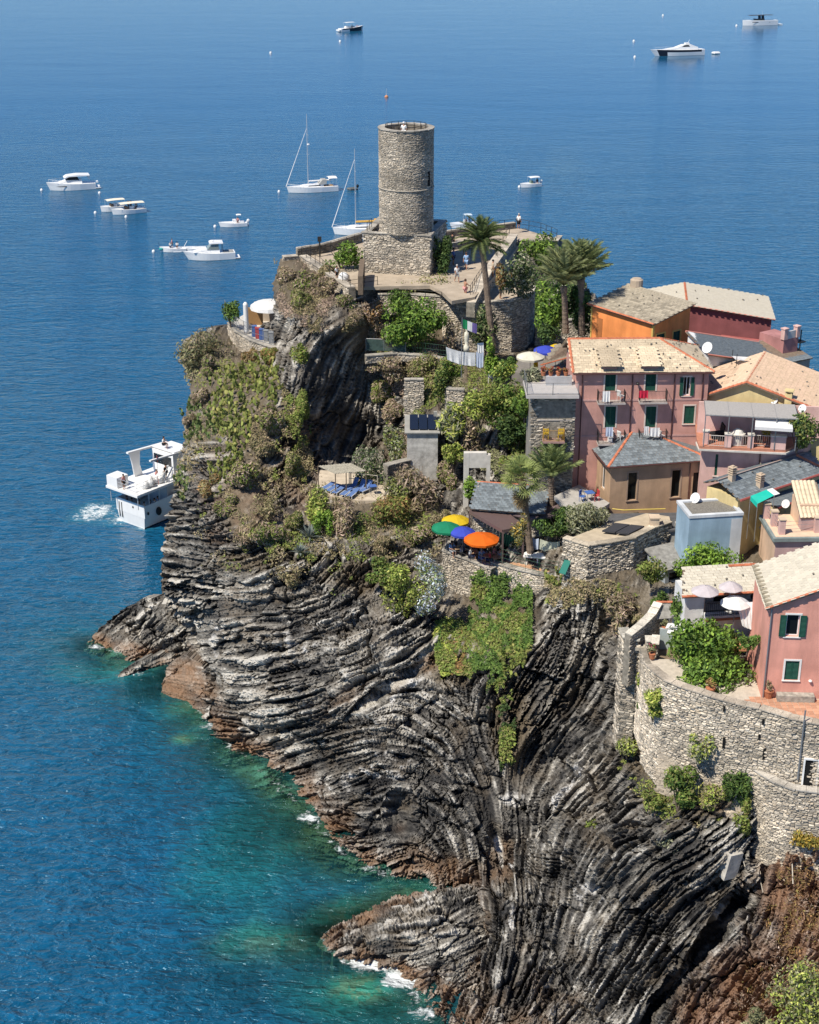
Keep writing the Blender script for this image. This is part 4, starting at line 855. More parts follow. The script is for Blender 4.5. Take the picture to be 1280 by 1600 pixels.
RL = [('terrace railing along the seaward parapet left of the tower', [(466,402),(505,396),(566,378)], 30.95, 1.0), ('sloping black railing along the pale terrace edge above the scrub', [(472,400),(500,417),(515,430),(546,446)], 30.1, 1.0),
      ('long rail in front of the sunlit hedge below the square tower base', [(594,464),(640,465),(690,469)], 29.25, .8), ('low railing on the short dark retaining wall beside the white bundle', [(548,452),(590,446)], 29.95, .9),
      ('railing on the seaward lookout parapet behind the tall palm crown', [(690,370),(735,364),(806,356)], 30.65, 1.0), ('railing round the right tip of the seaward lookout', [(808,357),(845,364),(870,374)], 30.4, 1.1),
      ('stair railing sloping down the ramp beside the tall palm trunk', [(735,462),(745,445),(762,420)], 29.9, 1.0), ('railing on the round bastion floor behind the man with a backpack', [(738,456),(780,457),(812,458)], 28.5, 1.0), ('short gate railing in the middle of the castle terrace', [(737,402),(742,412),(752,412)], 30.0, 1.1), ('short stair railing at the top of the ramp below the lookout', [(786,380),(796,370)], 30.5, 1.0)]
for lab, pl, z, h in RL: railing('railing', lab, [P(x, y, z) for x, y in pl], h, 1.35, group='railings round the castle terrace')
q = MB(); q.tube([P(567,430,30), P(567.5,430,31.6)], .16, 6); q.bb(tuple(P(563,432,30)-Vector((0,.1,0))), tuple(P(567,432,31.8)+Vector((0,.1,0))))
tag(q.build('wooden_gate', mat('weathered_wood', (.16,.12,.085), .9, .25, 6, .4, 20)), 'weathered wooden gate against the left corner of the square tower base', 'gate')
# ------------------------------------------------------------------ village houses
PALE_TILE = mat('pale_stone_tile', (.58,.475,.335), .85, .12, 1.2, .3, 14, objvar=.22, dirt=((.36,.30,.21), 3, .3))
GREY_TILE = mat('grey_stone_tile', (.36,.31,.235), .85, .15, 5, .3, 14, objvar=.28, dirt=((.20,.19,.14), 3, .5))
SLATE = mat('blue_grey_slate', (.155,.18,.195), .6, .15, 5, .25, 14, objvar=.30, spec=.4, dirt=((.26,.28,.28), 2.5, .35))
CREAM_TILE = mat('cream_washed_tile', (.58,.53,.43), .85, .1, 4, .25, 12, objvar=.10, dirt=((.42,.37,.27), 2, .4))
CLAY = mat('sun_bleached_clay_tile', (.52,.375,.27), .85, .14, 5, .2, 12, objvar=.22, dirt=((.34,.27,.17), 2, .5))
TS = {'pale': ('slab', .38, .27, .02, PALE_TILE), 'grey': ('slab', .42, .30, .022, GREY_TILE), 'slate': ('slab', .34, .30, .012, SLATE), 'cream': ('slab', .36, .27, .018, CREAM_TILE), 'clay': ('pan', .24, .42, .018, CLAY), 'clayw': ('pan', .30, .46, .02, PALE_TILE)}
TS = {k: v for k, v in TS.items()}
def render(name, c, **k): return mat(name, c, .9, .16, .7, .2, 10, dirt=((c[0]*.60, c[1]*.62, c[2]*.62), .8, .55, (1, 1, .25)), **k)
ROSE = render('dusty_rose_render', (.56,.30,.25)); TANR = render('tan_render', (.46,.31,.20)); ORNG = render('orange_render', (.80,.28,.085)); MARO = render('maroon_render', (.27,.09,.09))
YELL = render('butter_yellow_render', (.66,.53,.27)); PINK = render('pale_pink_render', (.68,.44,.39)); SALM = render('salmon_render', (.72,.335,.255)); BLUE = render('faded_blue_render', (.30,.42,.52)); CRM = render('cream_render', (.60,.47,.34)); WHT = render('white_render', (.74,.73,.71)); GREY = render('grey_render', (.34,.33,.30)); MAUVE = render('mauve_pink_render', (.50,.335,.315)); PEACH = render('peach_render', (.66,.46,.32))
PIPE = mat('brown_drainpipe', (.10,.045,.04), .5); BROWN_TRIM = mat('brown_wood', (.09,.055,.035), .7, .2, 6)
def drain(H, u, h0, h1, face='front', r=.05, m=None):
    M = H.faces[face]; q = MB(); q.tube([M @ Vector((u,-.08,h0)), M @ Vector((u,-.08,h1))], r, 6)
    for k in range(3): z = h0+(h1-h0)*(k+.5)/3; p = M @ Vector((u,-.06,z)); q.ell(p, (r*1.5, r*1.5, r), 6, 3)
    return H.part(q, 'drainpipe', m or PIPE)
def gutter(H, a, b, r=.07, m=None):
    q = MB(); q.tube([Vector(a), Vector(b)], r, 6); return H.part(q, 'gutter', m or PIPE)

# 1. dusty rose house with balconies
H = House('rose_house', 'dusty rose house with four balcony doors, green shutters and a pale stone roof', P(897,690,24), P(1100,688,24), 6.6)
W_, D_ = H.W, H.D; e = H.h(950,580)
for x0, y0, x1, y1 in ((945,580.5,963,611),(1008,580.5,1026,611),(945,635,963,668),(1008,635,1026,668)):
    o = H.px_window(x0, y0, x1, y1, shut='closed', trim=mat('cream_trim', (.62,.53,.46), .85, .1, 4), name='balcony_door', sill=False)
H.px_window(1067,589,1080,618, shut='open', trim=MATS['cream_trim']); H.px_window(1068,634,1086,662, shut='closed', trim=MATS['cream_trim'])
H.walls(ROSE, e-.05, base=-4.5)
ov = .35; rz = e+1.75; rx = H.loc(1029,534)[0]; rx = min(rx, W_-2.6)
FL, FR, BR, BL = Vector((-ov,-ov,e)), Vector((W_+ov,-ov,e)), Vector((W_+ov,D_+ov,e)), Vector((-ov,D_+ov,e)); R1, R2 = Vector((-ov,D_/2,rz)), Vector((W_-3.6,D_/2,rz))
H.roof([(FL,FR,R2,R1),(FR,BR,R2),(BR,BL,R1,R2)], TS['pale'], stones=16, ridges=((R1,R2),(R2,FR),(R2,BR),(R1+Vector((.02,0,.0)),FL+Vector((.02,0,0)))), seed=2)
gutter(H, FL+Vector((0,-.06,-.1)), FR+Vector((0,-.06,-.1)))
for x0, x1, y in ((930,976,629.5),(995,1041,628.5),(930,976,693),(994,1041,691)):
    a = H.loc(x0+2, y); b = H.loc(x1-1, y); H.balcony(a[0], b[0], a[1]+.25, .85)
for x in (908, 985.5, 1051, 1095): drain(H, H.loc(x,640)[0], -4, e-.1, r=.045)
q = MB(); h_ = H.h(1000,624); q.bb((.02,-.035,h_-.12),(W_-.02,-.003,h_+.05)); H.part(q, 'string_course', render('rose_band', (.50,.30,.27)))
q = MB(); h_ = H.h(1000,680); q.bb((.02,-.034,h_-.12),(W_-.02,-.003,h_+.05)); H.part(q, 'string_course', MATS['rose_band'])
for x0, x1 in ((938.5,968),(1001,1031.5)):                  # little roofs over the door heads that break the eave
    a, b = H.loc(x0,580)[0], H.loc(x1,580)[0]; q = MB(); q.prism([(a+.2,-.02),(b-.2,-.02),(b-.2,2.4),(a+.2,2.4)], e+.02, e+.55); q2 = H.part(q, 'dormer', ROSE)
    pl = (Vector((a,-.5,e+.55)), Vector((b,-.5,e+.55)), Vector((b,2.9,e+1.45)), Vector((a,2.9,e+1.45))); g = MB(); slab3(g, pl, .08); ro = g.build('dormer_roof', MATS['roof_board'], q2); roof_plane(H.root, ro, pl, TS['pale'], 0, 4, 1)
q = MB(); q.tube([(W_*.46,-.12,e-1.0),(W_*.46,-.02,e-1.0)], .08, 6); q.ell((W_*.46,-.25,e-1.0),(.14,.16,.12)); H.part(q, 'wall_lamp', METAL_DK)
ROSE_H = H

# 2. tan house with slate pyramid roof
zt = 20.4; A = P(953,786,zt); ze = 23.35
FLp, FRp, BLp = P(953,728,ze), P(1108,717,ze), P(912,692,ze)
dx = (FRp-FLp); dx.z = 0; H = House('tan_house', 'tan house with blue grey slate hipped roof and terracotta hip tiles', Vector((FLp.x+.15,FLp.y+.25,zt)), Vector((FLp.x+.15,FLp.y+.25,zt))+dx*.955, 6.0)
W_, D_ = H.W, H.D; e = ze-zt
for x0, y0, x1, y1 in ((980,738,996.5,782),(1048,734,1064.5,777)): H.px_window(x0, y0, x1, y1, shut='none', frame=mat('dark_frame', (.03,.028,.028), .5), sill=True, mull=0, trim=render('tan_trim', (.36,.26,.19)), name='tall_window')
a = H.window(W_-.95, W_-.25, -.2, 1.75, mull=0, frame=MATS['dark_frame'], name='door', sill=False)
for u in (1.4, 3.6): H.window(u, u+1.0, .1, 2.2, face='left', mull=1, name='french_door', sill=False)
H.walls(TANR, e-.04, base=-4)
ov = .38; FL, FR, BR, BL = Vector((-ov,-ov,e)), Vector((W_+ov,-ov,e)), Vector((W_+ov,D_+ov,e)), Vector((-ov,D_+ov,e)); AP = Vector((W_*.41,D_*.66,e+1.65))
H.roof([(FL,FR,AP),(BL,FL,AP),(FR,BR,AP),(BR,BL,AP)], TS['slate'], stones=0, ridges=((AP,FL),(AP,FR),(AP,BL),(AP,BR)), seed=5)
chimney(H, AP.x-.1, AP.y+.4, AP.z-.2, .6, .35, MATS.get('white_render')); chimney(H, .9, D_*.55, e+.75, .34, .35, MATS['white_render'], 'louvre')
gutter(H, FL+Vector((0,-.05,-.08)), FR+Vector((0,-.05,-.08)), .06); gutter(H, FL+Vector((-.05,0,-.08)), BL+Vector((-.05,0,-.08)), .06)
q = MB(); q.tube([(-.35,D_-.2,e-.1),(-.35,D_-.2,e-.7),(-.15,D_-.35,e-1.0),(-.15,D_-.35,-.2)], .2, 8); H.part(q, 'flue_pipe', mat('maroon_flue', (.12,.035,.03), .45))
drain(H, W_-1.3, -.5, e-.1, r=.04)
TAN_H = H
# tiled terrace to its left with chairs
flat('tiled_terrace', 'pale tiled terrace beside the tan house', [(866,775),(905,757),(953,786),(944,792),(915,800),(880,790)], zt+.02, mat('terrace_tiles', (.40,.375,.34), .8, .1, 3))
def px_poly(H, pxs, z): return [H.wpt(x, y, z) for x, y in pxs]

# 3. stone garden house with terrace on top, left of the rose house
Yf = 117.3; A = PY(829,712,Yf); B = PY(896,712,Yf)
H = House('garden_house', 'small stone house with a big dark window and a railed roof terrace', A, B, 5.0)
W_ = H.W; e = H.h(860,612)
H.px_window(843,626,893,655, mull=2, frame=BROWN_TRIM, name='wide_window', sill=True); H.px_window(857,655.5,872,683, mull=0, frame=BROWN_TRIM, name='balcony_door', sill=False); H.px_window(855,697,878,711, mull=0, frame=BROWN_TRIM, sill=False)
H.walls(render('rubble_grey', (.27,.25,.22)), e-.3, base=-5)
stone_wall('masonry_front', None, None, [(0,-.02),(W_,-.02)], -4, e-.32, .02, (.22,.5), (.10,.19), DARK+PALE[:2], 0, False, parent=H.root, holes=[(k[0]-.05,k[1]+.05,k[2]-.05,k[3]+.05) for k in H.holes['front']], seed=21)
q = MB(); q.bb((-.55,-.9,e-.28),(W_+.15,3.2,e)); H.part(q, 'roof_terrace', mat('terrace_slab', (.50,.46,.43), .8, .1, 2))
a = H.loc(847,690); b = H.loc(881,690); H.balcony(a[0], b[0], a[1]+.3, .9, m=mat('ochre_railing', (.35,.20,.05), .6), slab_m=mat('rose_slab', (.35,.22,.20), .8))
railing('railing', 'grey framed railing round the roof terrace of the small stone house', [H.M @ Vector(q) for q in ((-.5,2.6,e),(-.5,-.85,e),(W_+.1,-.85,e))], 1.0, 1.9, (1.0,.08), mat('terrace_rail_grey', (.20,.20,.20), .5, metal=.3), group=None, mesh=mat('rail_glass', (.45,.47,.48), .2, trans=.7))
q = MB(); q.bb((1.2,1.6,e+.002),(W_-.2,2.1,e+.75)); H.part(q, 'parapet', render('terrace_parapet', (.42,.42,.43)))
GARDEN_H = H

# 4. orange house
ze = 30.0; FLp, FRp = P(925,481,ze), P(1021,511,ze); BRp = P(1060,497,ze)
H = House('orange_house', 'bright orange house with a grey stone tiled roof below the palms', Vector((FLp.x,FLp.y,26)), Vector((FRp.x,FRp.y,26)), 4.6)
W_, D_ = H.W, H.D; e = 4.35
H.window(.5, 1.5, 1.2, 3.2, face='right', shut='closed', name='door', sill=False, trim=mat('yellow_trim', (.62,.42,.12), .8)); H.window(2.6, 3.5, 1.9, 3.1, face='right', shut='closed', trim=MATS['yellow_trim'])
H.walls(ORNG, e, base=-2, heights=(e,e,e+1.0,e+1.0))
ov = .3; pl = (Vector((-ov,-ov,e)),Vector((W_+ov,-ov,e)),Vector((W_+ov,D_+ov,e+1.05)),Vector((-ov,D_+ov,e+1.05)))
H.roof([pl], TS['grey'], stones=10, seed=9); ridge_line(H.roof_o, pl[0]+Vector((0,.02,.04)), pl[1]+Vector((0,.02,.04)), r=.10)
q = MB(); q.bb((W_-.14,-.05,-2),(W_+.03,.16,e-.1)).bb((-.03,-.05,-2),(.14,.16,e-.1)); H.part(q, 'corner_pilaster', MATS['yellow_trim'])
q = MB(); q.bb((.75,-.03,.3),(1.5,-.003,3.3)); H.part(q, 'blind_door', render('orange_dark', (.40,.15,.05)))
H2 = H; q = MB(); q.lathe([(.55,0),(.6,.05),(.6,.9),(.45,1.0),(.42,1.05)], 14); t = q.build('water_tank', mat('clay_tank', (.42,.34,.26), .8, .1, 3), None, H.M @ Vector((.6,D_+.4,e+.75)), smooth=False); tag(t, 'round beige water tank at the upper corner of the orange house roof', 'water tank')

# 5. maroon house on the sea side
A = PY(1010,545,140.5); B = PY(1202,541,139.0)
H = House('maroon_house', 'long maroon house with pale tiled gable roof against the sea', A, B, 8.0)
W_, D_ = H.W, H.D; gu, gh = H.loc(1074,476); hl = H.h(1012,487); hr = H.h(1202,498)
H.walls(MARO, 0, base=-3, heights=(hl,hr,hr,hl), gable=(gu,gh))
ov = .3; k0 = (gh-hl)/gu; k1 = (gh-hr)/(W_-gu)
PK0, PK1 = Vector((gu,-ov,gh+.06)), Vector((gu,D_,gh+.06)); L0, L1 = Vector((-ov*3,-ov,hl-ov*3*k0+.06)), Vector((-ov*3,D_,hl-ov*3*k0+.06)); Q0, Q1 = Vector((W_+ov,-ov,hr-ov*k1+.06)), Vector((W_+ov,D_,hr-ov*k1+.06))
H.roof([(L1,L0,PK0,PK1),(Q0,Q1,PK1,PK0)], TS['cream'], stones=8, ridges=((PK0,PK1),), seed=12, indiv=False)
q = MB(); q.tube([PK0,Q0], .06, 5); q.tube([PK0,L0], .06, 5); H.part(q, 'verge_trim', mat('pink_verge', (.55,.22,.17), .8))
q = MB()
for k in (0, 1): q.lathe([(.14,0),(.16,.5),(.2,.55),(.2,.8),(.05,.95)], 8, (-.2-.9*k, D_*.5, gh-1.2))
H.part(q, 'chimney_pots', mat('clay_pot', (.42,.22,.17), .8))
# lower red parapet wing and sea balcony
A = PY(1125,563,134.5); B = PY(1222,563,133.5)
G = House('red_parapet_wing', 'low red walled wing with terracotta coping in front of the maroon house', A, B, 3.0)
G.walls(render('brick_red_render', (.40,.115,.10)), 0, base=-3, heights=(G.h(1125,537),G.h(1222,549),G.h(1222,549),G.h(1125,537)))
q = MB(); z0_, z1_ = G.h(1125,537), G.h(1222,549); q.add([(-.05,-.1,z0_),(G.W+.05,-.1,z1_),(G.W+.05,.25,z1_),(-.05,.25,z0_),(-.05,-.1,z0_+.1),(G.W+.05,-.1,z1_+.1),(G.W+.05,.25,z1_+.1),(-.05,.25,z0_+.1)], ((3,2,1,0),(4,5,6,7),(0,1,5,4),(1,2,6,5),(2,3,7,6),(3,0,4,7))); G.part(q, 'coping', RIDGE)
drain(G, G.loc(1174,550)[0], -2, 1.2, r=.04)
A = PY(1222,565,132.5); B = PY(1244,565,133.5)
G = House('sea_balcony', 'small pink balcony tower with railings at the seaward corner of the maroon house', A, B, 3.0)
G.walls(render('rose_pier', (.42,.20,.19)), G.h(1230,530), base=-4)
q = MB(); z_ = G.h(1230,530); q.bb((-.1,-.1,z_),(.35,.35,z_+.95)).bb((G.W-.35,-.1,z_),(G.W+.05,.35,z_+.95)).bb((-.15,-.15,z_+.95),(.4,.4,z_+1.05)).bb((G.W-.4,-.15,z_+.95),(G.W+.1,.4,z_+1.05)); G.part(q, 'pier', PINK)
q = MB(); q.bb((.4,0,z_),(G.W-.4,.12,z_+.7)); G.part(q, 'balustrade', render('white_balustrade', (.6,.57,.54)))
q = MB(); q.tube([(G.W+.3,0,z_+.6),(G.W+.3,0,-.5),(G.W-.3,0,-1.2)], .06, 6); q.bb((G.W+.03,-.2,z_-.6),(G.W+.8,1.2,z_-.5)); G.part(q, 'balcony_bracket', METAL_DK)

# 6. low white cottage with slate strips and sun sail
A = PY(1104,600,127); B = PY(1166,600,128.5)
H = House('white_cottage', 'low white cottage with a green shutter below a slate lean-to roof', A, B, 3.5)
e0, e1 = H.h(1106,552), H.h(1166,566)
H.px_window(1111,566,1124,578, shut='closed', sill=True); H.walls(WHT, 0, base=-2, heights=(e0,e1,e1+1.0,e0+1.0))
pl = (Vector((-.2,-.3,e0)),Vector((H.W+3.4,-.3,e1-.55)),Vector((H.W+3.4,3.6,e1+.4)),Vector((-.2,3.6,e0+1.0)))
H.roof([pl], TS['slate'], seed=15, indiv=False); q = MB(); q.tube([pl[0],pl[1]], .07, 5); q.tube([pl[2],pl[3]], .09, 5); H.part(q, 'verge_trim', MATS['pink_verge'])
H = House('slate_shed', 'long low shed with ribbed slate roof at the sea edge', PY(1180,600,129), PY(1262,600,133), 3.5)
e0 = H.h(1190,572); H.walls(GREY, 0, base=-3, heights=(e0,e0-.3,e0+.7,e0+.7)); pl = (Vector((-.3,-.3,e0)),Vector((H.W,-.3,e0-.3)),Vector((H.W,3.7,e0+.75)),Vector((-.3,3.7,e0+.75))); H.roof([pl], TS['slate'], seed=16, indiv=False)
q = MB(); qa = [PY(1143,556,126), PY(1203,560,126.5), PY(1196,566,124.5), PY(1150,562,124.5)]
for i in range(7):
    for j in range(4):
        u, v = i/6, j/3; p = (qa[0].lerp(qa[1], u)).lerp(qa[3].lerp(qa[2], u), v); p.z -= .25*math.sin(math.pi*u)*math.sin(math.pi*v); q.v.append(tuple(p))
for i in range(6):
    for j in range(3): a = i*4+j; q.f.append((a,a+1,a+5,a+4)); q.m.append(0); q.t.append(None)
t = tag(q.build('sun_sail', mat('white_canvas', (.80,.80,.79), .8, .05, 3, subs=.25)), 'white canvas sun sail stretched over the roof terrace beside the white cottage', 'sun sail')
q = MB(); q.v = []; 
for (x, y, Yd), hh in zip(((1143,576,126),(1203,580,126.5),(1150,578,124.5)), (1.4,1.3,1.1)): p = PY(x, y, Yd); q.tube([p, p+Vector((0,0,hh+.3))], .03, 5)
tag(q.build('sail_posts', METAL_DK), 'thin dark posts holding the white canvas sun sail', 'posts')

# 7. yellow gable house
pk = PY(1168,597,118.0); fd = Vector((.93,-.37,0)); A = pk-fd*4.0; B = pk+fd*7.5; A.z = B.z = 23.0
H = House('yellow_house', 'butter yellow gable house with sun bleached clay tiles and terracotta ridge', A, B, 8.5)
W_, D_ = H.W, H.D; gu, gh = 4.0, pk.z-23; hl, hr = H.h(1104,624), H.h(1262,634)
sl = (gh-hl)/4.0; u1 = H.loc(1262,634)[0]; sr = (gh-hr)/(u1-4.0); hr = gh-sr*(W_-4.0)
a = H.loc(1107,638); b = H.loc(1126,629); H.window(a[0], b[0], a[1], b[1], mull=1, frame=MATS['dark_frame'], sill=False)
H.walls(YELL, 0, base=-4, heights=(hl,hr,hr,hl), gable=(gu,gh))
ov = .4; PK0, PK1 = Vector((gu,-ov,gh+.1)), Vector((gu,D_,gh+.1)); L0, L1 = Vector((-.6,-ov,hl-.6*sl+.1)), Vector((-.6,D_,hl-.6*sl+.1)); Q0, Q1 = Vector((W_,-ov,hr+.1)), Vector((W_,D_,hr+.1))
H.roof([(L1,L0,PK0,PK1),(Q0,Q1,PK1,PK0)], TS['clay'], stones=14, ridges=((PK0,PK1),(PK0+Vector((0,.1,.02)),Q0+Vector((0,.1,.02))),(PK0+Vector((0,.1,.02)),L0+Vector((0,.1,.02)))), seed=22)
a = H.loc(1234,612); chimney(H, a[0], -.12, a[1]-.9, .55, .8, YELL)
YEL_H = H

# 8. pale pink house with pergola balcony
zd = 25.4; A = P(1102,699,zd); B = P(1228,705,zd)
H = House('balcony_house', 'pale pink house with a wide balustraded balcony under a grey pergola', Vector((A.x,A.y+1.0,zd)), Vector((B.x,B.y+1.0,zd)), 5.0)
W_ = H.W
H.px_window(1116,710,1123,743, shut='closed', trim=None); H.px_window(1115.5,771,1123,786, mull=0, frame=MATS['dark_frame'], sill=False); 
H.window(.6, 1.5, -4.2, -2.4, face='right', shut='closed'); H.window(2.6, 3.5, -3.2, -1.4, face='right', shut='closed')
H.walls(PINK, -.12, base=-8)
fr = H.wpt(1228,703,0); fl = H.wpt(1093,697,0); l2 = H.wpt(1089,686,0); rr = H.wpt(1292,672,0)
q = MB(); q.prism([(l2.x,l2.y),(fl.x,fl.y),(fr.x,fr.y),(rr.x,rr.y),(rr.x-1,7),(l2.x,7)], -.22, 0); o = H.part(q, 'balcony_deck', mat('terracotta_floor', (.45,.20,.13), .8, .15, 3))
q = MB(); q.prism([(l2.x-.08,l2.y),(fl.x-.06,fl.y-.1),(fr.x+.04,fr.y-.12),(rr.x+.1,rr.y-.1),(rr.x,rr.y+.3),(fr.x,fr.y+.3),(fl.x+.3,fl.y+.3),(l2.x+.3,l2.y)], -.36, -.222); H.part(q, 'slab_edge', mat('pale_concrete', (.55,.52,.47), .85, .15, 2))
q = MB(); q.bb((-.4,2.4,0),(W_+4,2.6,2.6)); H.part(q, 'rear_wall', PINK)
for x0, x1, y1 in ((1098,1107,694),(1132,1142,699),(1168,1177,700),(1204,1227,702)):
    a, b = H.wpt(x0, y1, 0), H.wpt(x1, y1, 0); q = MB(); q.bb((a.x,a.y,0),(b.x,a.y+.4,1.05)); o = H.part(q, 'pier', PINK); g = MB(); g.bb((a.x-.05,a.y-.05,1.05),(b.x+.05,a.y+.45,1.13)); g.build('pier_cap', MATS['pale_concrete'], o)
BAL = mat('cream_baluster', (.50,.45,.40), .6)
for x0, x1 in ((1107.5,1131.5),(1142.5,1167.5),(1177.5,1203.5)):
    a, b = H.wpt(x0, 699, 0), H.wpt(x1, 700.5, 0); g = MB(); g.tube([a+Vector((0,.2,.95)), b+Vector((0,.2,.95))], .035, 5); g.tube([a+Vector((0,.2,.12)), b+Vector((0,.2,.12))], .02, 4); n = max(4, int((b-a).length/.15))
    for k in range(n+1): p = a.lerp(b, k/n)+Vector((0,.2,0)); g.tube([p+Vector((0,0,.1)), p+Vector((0,0,.95))], .014, 4)
    H.part(g, 'balustrade', BAL)
pz = H.h(1180,650)+.15; q = MB()
PG = mat('grey_reed_cover', (.36,.34,.32), .9, .25, 8, .4, 30, stretch=(1,6,1))
xs_ = [H.loc(x,650)[0] for x in (1102,1139,1176,1213,1246)]
for a, b in zip(xs_[:-1], xs_[1:]): g = MB(); g.box(((a+b)/2, .75, pz+.1), ((b-a)*.985, 3.1, .05), 0, .03); H.part(g, 'reed_panel', PG)
g = MB()
for x in xs_: g.tube([(x,-.75,0),(x,-.75,pz+.02)], .045, 6); g.tube([(x,-.8,pz+.03),(x,2.35,pz+.12)], .04, 6)
g.tube([(xs_[0],-.75,pz),(xs_[-1],-.75,pz)], .05, 6); H.part(g, 'pergola_frame', METAL_GY)
u0, u1 = H.loc(1180,660)[0], H.loc(1236,660)[0]; g = MB(); g.add([(u0,-.2,pz-.12),(u1,-.2,pz-.12),(u1+.05,-1.35,pz-.62),(u0-.1,-1.35,pz-.55),(u1+.05,-1.36,pz-.86),(u0-.1,-1.36,pz-.8)], ((0,1,2,3),(3,2,4,5))); H.part(g, 'awning', MATS['white_canvas'])
drain(H, H.loc(1187,720)[0], -6, -.3, r=.05)
rr2 = H.wpt(1292,671,0); q = MB(); q.prism([(W_+.02,.0),(rr2.x,rr2.y),(rr2.x,rr2.y+4),(W_+.02,4.5)], -8, -.37); sw = H.part(q, 'side_wall', PINK)
for f in (.25,.62):
    a = Vector((W_+.02,0,0)).lerp(Vector((rr2.x,rr2.y,0)), f); d = Vector((rr2.x-W_,rr2.y,0)).normalized(); q = MB(); q.box((a.x+d.y*.02,a.y-d.x*.02,-1.9-.2*f), (.75,.08,1.5), math.atan2(d.y,d.x)); q.build('shutter', SHUT, sw)
BALC_H = H

# 9. slate roofed house on the right
ze = 23.6; Lp, Rp = P(1154,778,ze), P(1292,733,ze)
H = House('slate_house', 'yellow walled house with a long blue grey slate roof and red gutter', Vector((Lp.x,Lp.y,19.6)), Vector((Rp.x,Rp.y,19.6)), 3.2)
W_ = H.W; e = 4.0
H.window(.5, 1.1, 1.9, 3.0, face='left', shut='closed', shut_m=BROWN_TRIM); H.window(2.2, 2.8, 1.9, 3.0, face='left', shut='closed', shut_m=BROWN_TRIM)
H.walls(YELL, e-.1, base=-3)
A0, B0 = Vector((-.15,-.3,e)), Vector((W_,-.3,e)); A1, B1 = Vector((-.15,2.0,e+.85)), Vector((W_,2.0,e+.85)); A2, B2 = Vector((-.15,3.5,e+.2)), Vector((W_,3.5,e+.2))
H.roof([(A0,B0,B1,A1),(B2,A2,A1,B1)], TS['slate'], stones=6, seed=31)
for k in range(14): pass
q = MB(); q.tube([A1,B1], .07, 5); H.part(q, 'ridge_cap', mat('pink_ridge', (.50,.36,.30), .8)); gutter(H, A0+Vector((0,-.08,-.05)), B0+Vector((0,-.08,-.05)), .10, mat('red_gutter', (.34,.09,.075), .6))
chimney(H, .9, 1.6, e+.75, .42, .45, CRM, 'louvre'); chimney(H, 2.6, .25, e+.2, .42, .45, CRM, 'louvre'); ridge_line(H.roof_o, Vector((W_*.86,1.95,e+.9)), Vector((W_*.97,-.2,e+.08)))
SLATE_H = H
# second lower slate roof beyond the gutter
L2, R2_ = P(1213,790,22.6), P(1300,757,22.6)
H = House('lower_slate_house', 'lower slate roof tucked under the red gutter of the long slate roof', Vector((L2.x,L2.y,19.5)), Vector((R2_.x,R2_.y,19.5)), 2.4)
e = 3.1; H.walls(YELL, e-.05, base=-3, heights=(e,e,e+.7,e+.7)); pl = (Vector((-.2,-.3,e)),Vector((H.W,-.3,e)),Vector((H.W,2.6,e+.75)),Vector((-.2,2.6,e+.75))); H.roof([pl], TS['slate'], seed=33, indiv=False); gutter(H, pl[0]+Vector((0,-.07,-.05)), pl[1]+Vector((0,-.07,-.05)), .09, MATS['red_gutter'])

# 10. roof terrace house (peach and mauve)
zt = 22.2; A = P(1213,839,zt); B = P(1300,838,zt)
H = House('roof_terrace_house', 'peach and mauve house with a flat roof terrace, piers and cables', Vector((A.x,A.y,zt-4.0)), Vector((B.x,B.y,zt-4.0)), 4.2)
W_, D_ = H.W, H.D; e = 4.0
for u in (.5, 2.1): H.window(u, u+.8, .9, 3.0, face='right', shut='none')
for u in (1.6, 3.2): H.window(u, u+.75, .8, 3.0, face='left', shut='closed', shut_m=mat('grey_green_shutter', (.05,.07,.065), .6))
H.walls(MAUVE, e-.3, base=-3)
q = MB(); q.bb((-.25,-.25,e-.3),(W_,D_,e-.02)); H.part(q, 'slab_edge', mat('verdigris_slab', (.21,.25,.24), .8, .2, 2))
q = MB(); q.bb((-.02,.02,e-.02),(W_,D_,e+.001)); H.part(q, 'terrace_floor', mat('peach_floor', (.66,.49,.35), .85, .1, 2))
q = MB(); q.bb((-.012,.001,-3),(-.002,D_-.001,e-.31)); H.part(q, 'peach_side', PEACH)
for x, y in ((1221,834),(1209,821),(1197,809),(1276,831)):
    a = H.wpt(x, y, e); q = MB(); q.bb((a.x-.22,a.y-.22,e),(a.x+.22,a.y+.22,e+1.15)); o = H.part(q, 'pier', PINK); g = MB(); g.bb((a.x-.27,a.y-.27,e+1.15),(a.x+.27,a.y+.27,e+1.23)); g.build('pier_cap', CRM, o)
g = MB(); p0, p1, p2 = H.wpt(1221,834,e), H.wpt(1276,831,e), H.wpt(1197,809,e)
for k in (.35,.65,.95): g.tube([p0+Vector((.2,0,k)), p1+Vector((-.2,0,k))], .013, 4); g.tube([p0+Vector((-.1,.2,k)), p2+Vector((0,-.2,k))], .013, 4)
H.part(g, 'cable_rail', METAL_GY)
a = H.wpt(1247,822,e); b = H.wpt(1282,822,e); q = MB(); q.prism([(a.x,a.y),(b.x,b.y),(b.x,b.y+2.2),(a.x,a.y+2.2)], e, e+1.7); st = H.part(q, 'stair_hut', PEACH)
pl = (Vector((a.x-.15,a.y-.9,e+1.05)),Vector((b.x+.1,a.y-.9,e+1.05)),Vector((b.x+.1,a.y+2.3,e+2.6)),Vector((a.x-.15,a.y+2.3,e+2.6))); g = MB(); slab3(g, pl, .1); ro = g.build('hut_roof', MATS['roof_board'], st); roof_plane(H.root, ro, pl, TS['clayw'], 0, 41)
q = MB(); q.prism([(a.x,a.y-.85),(b.x,a.y-.85),(b.x,a.y+.01),(a.x,a.y+.01)], e+.002, e+1.1); q.build('hut_front', MAUVE, st)
TERR_H = H
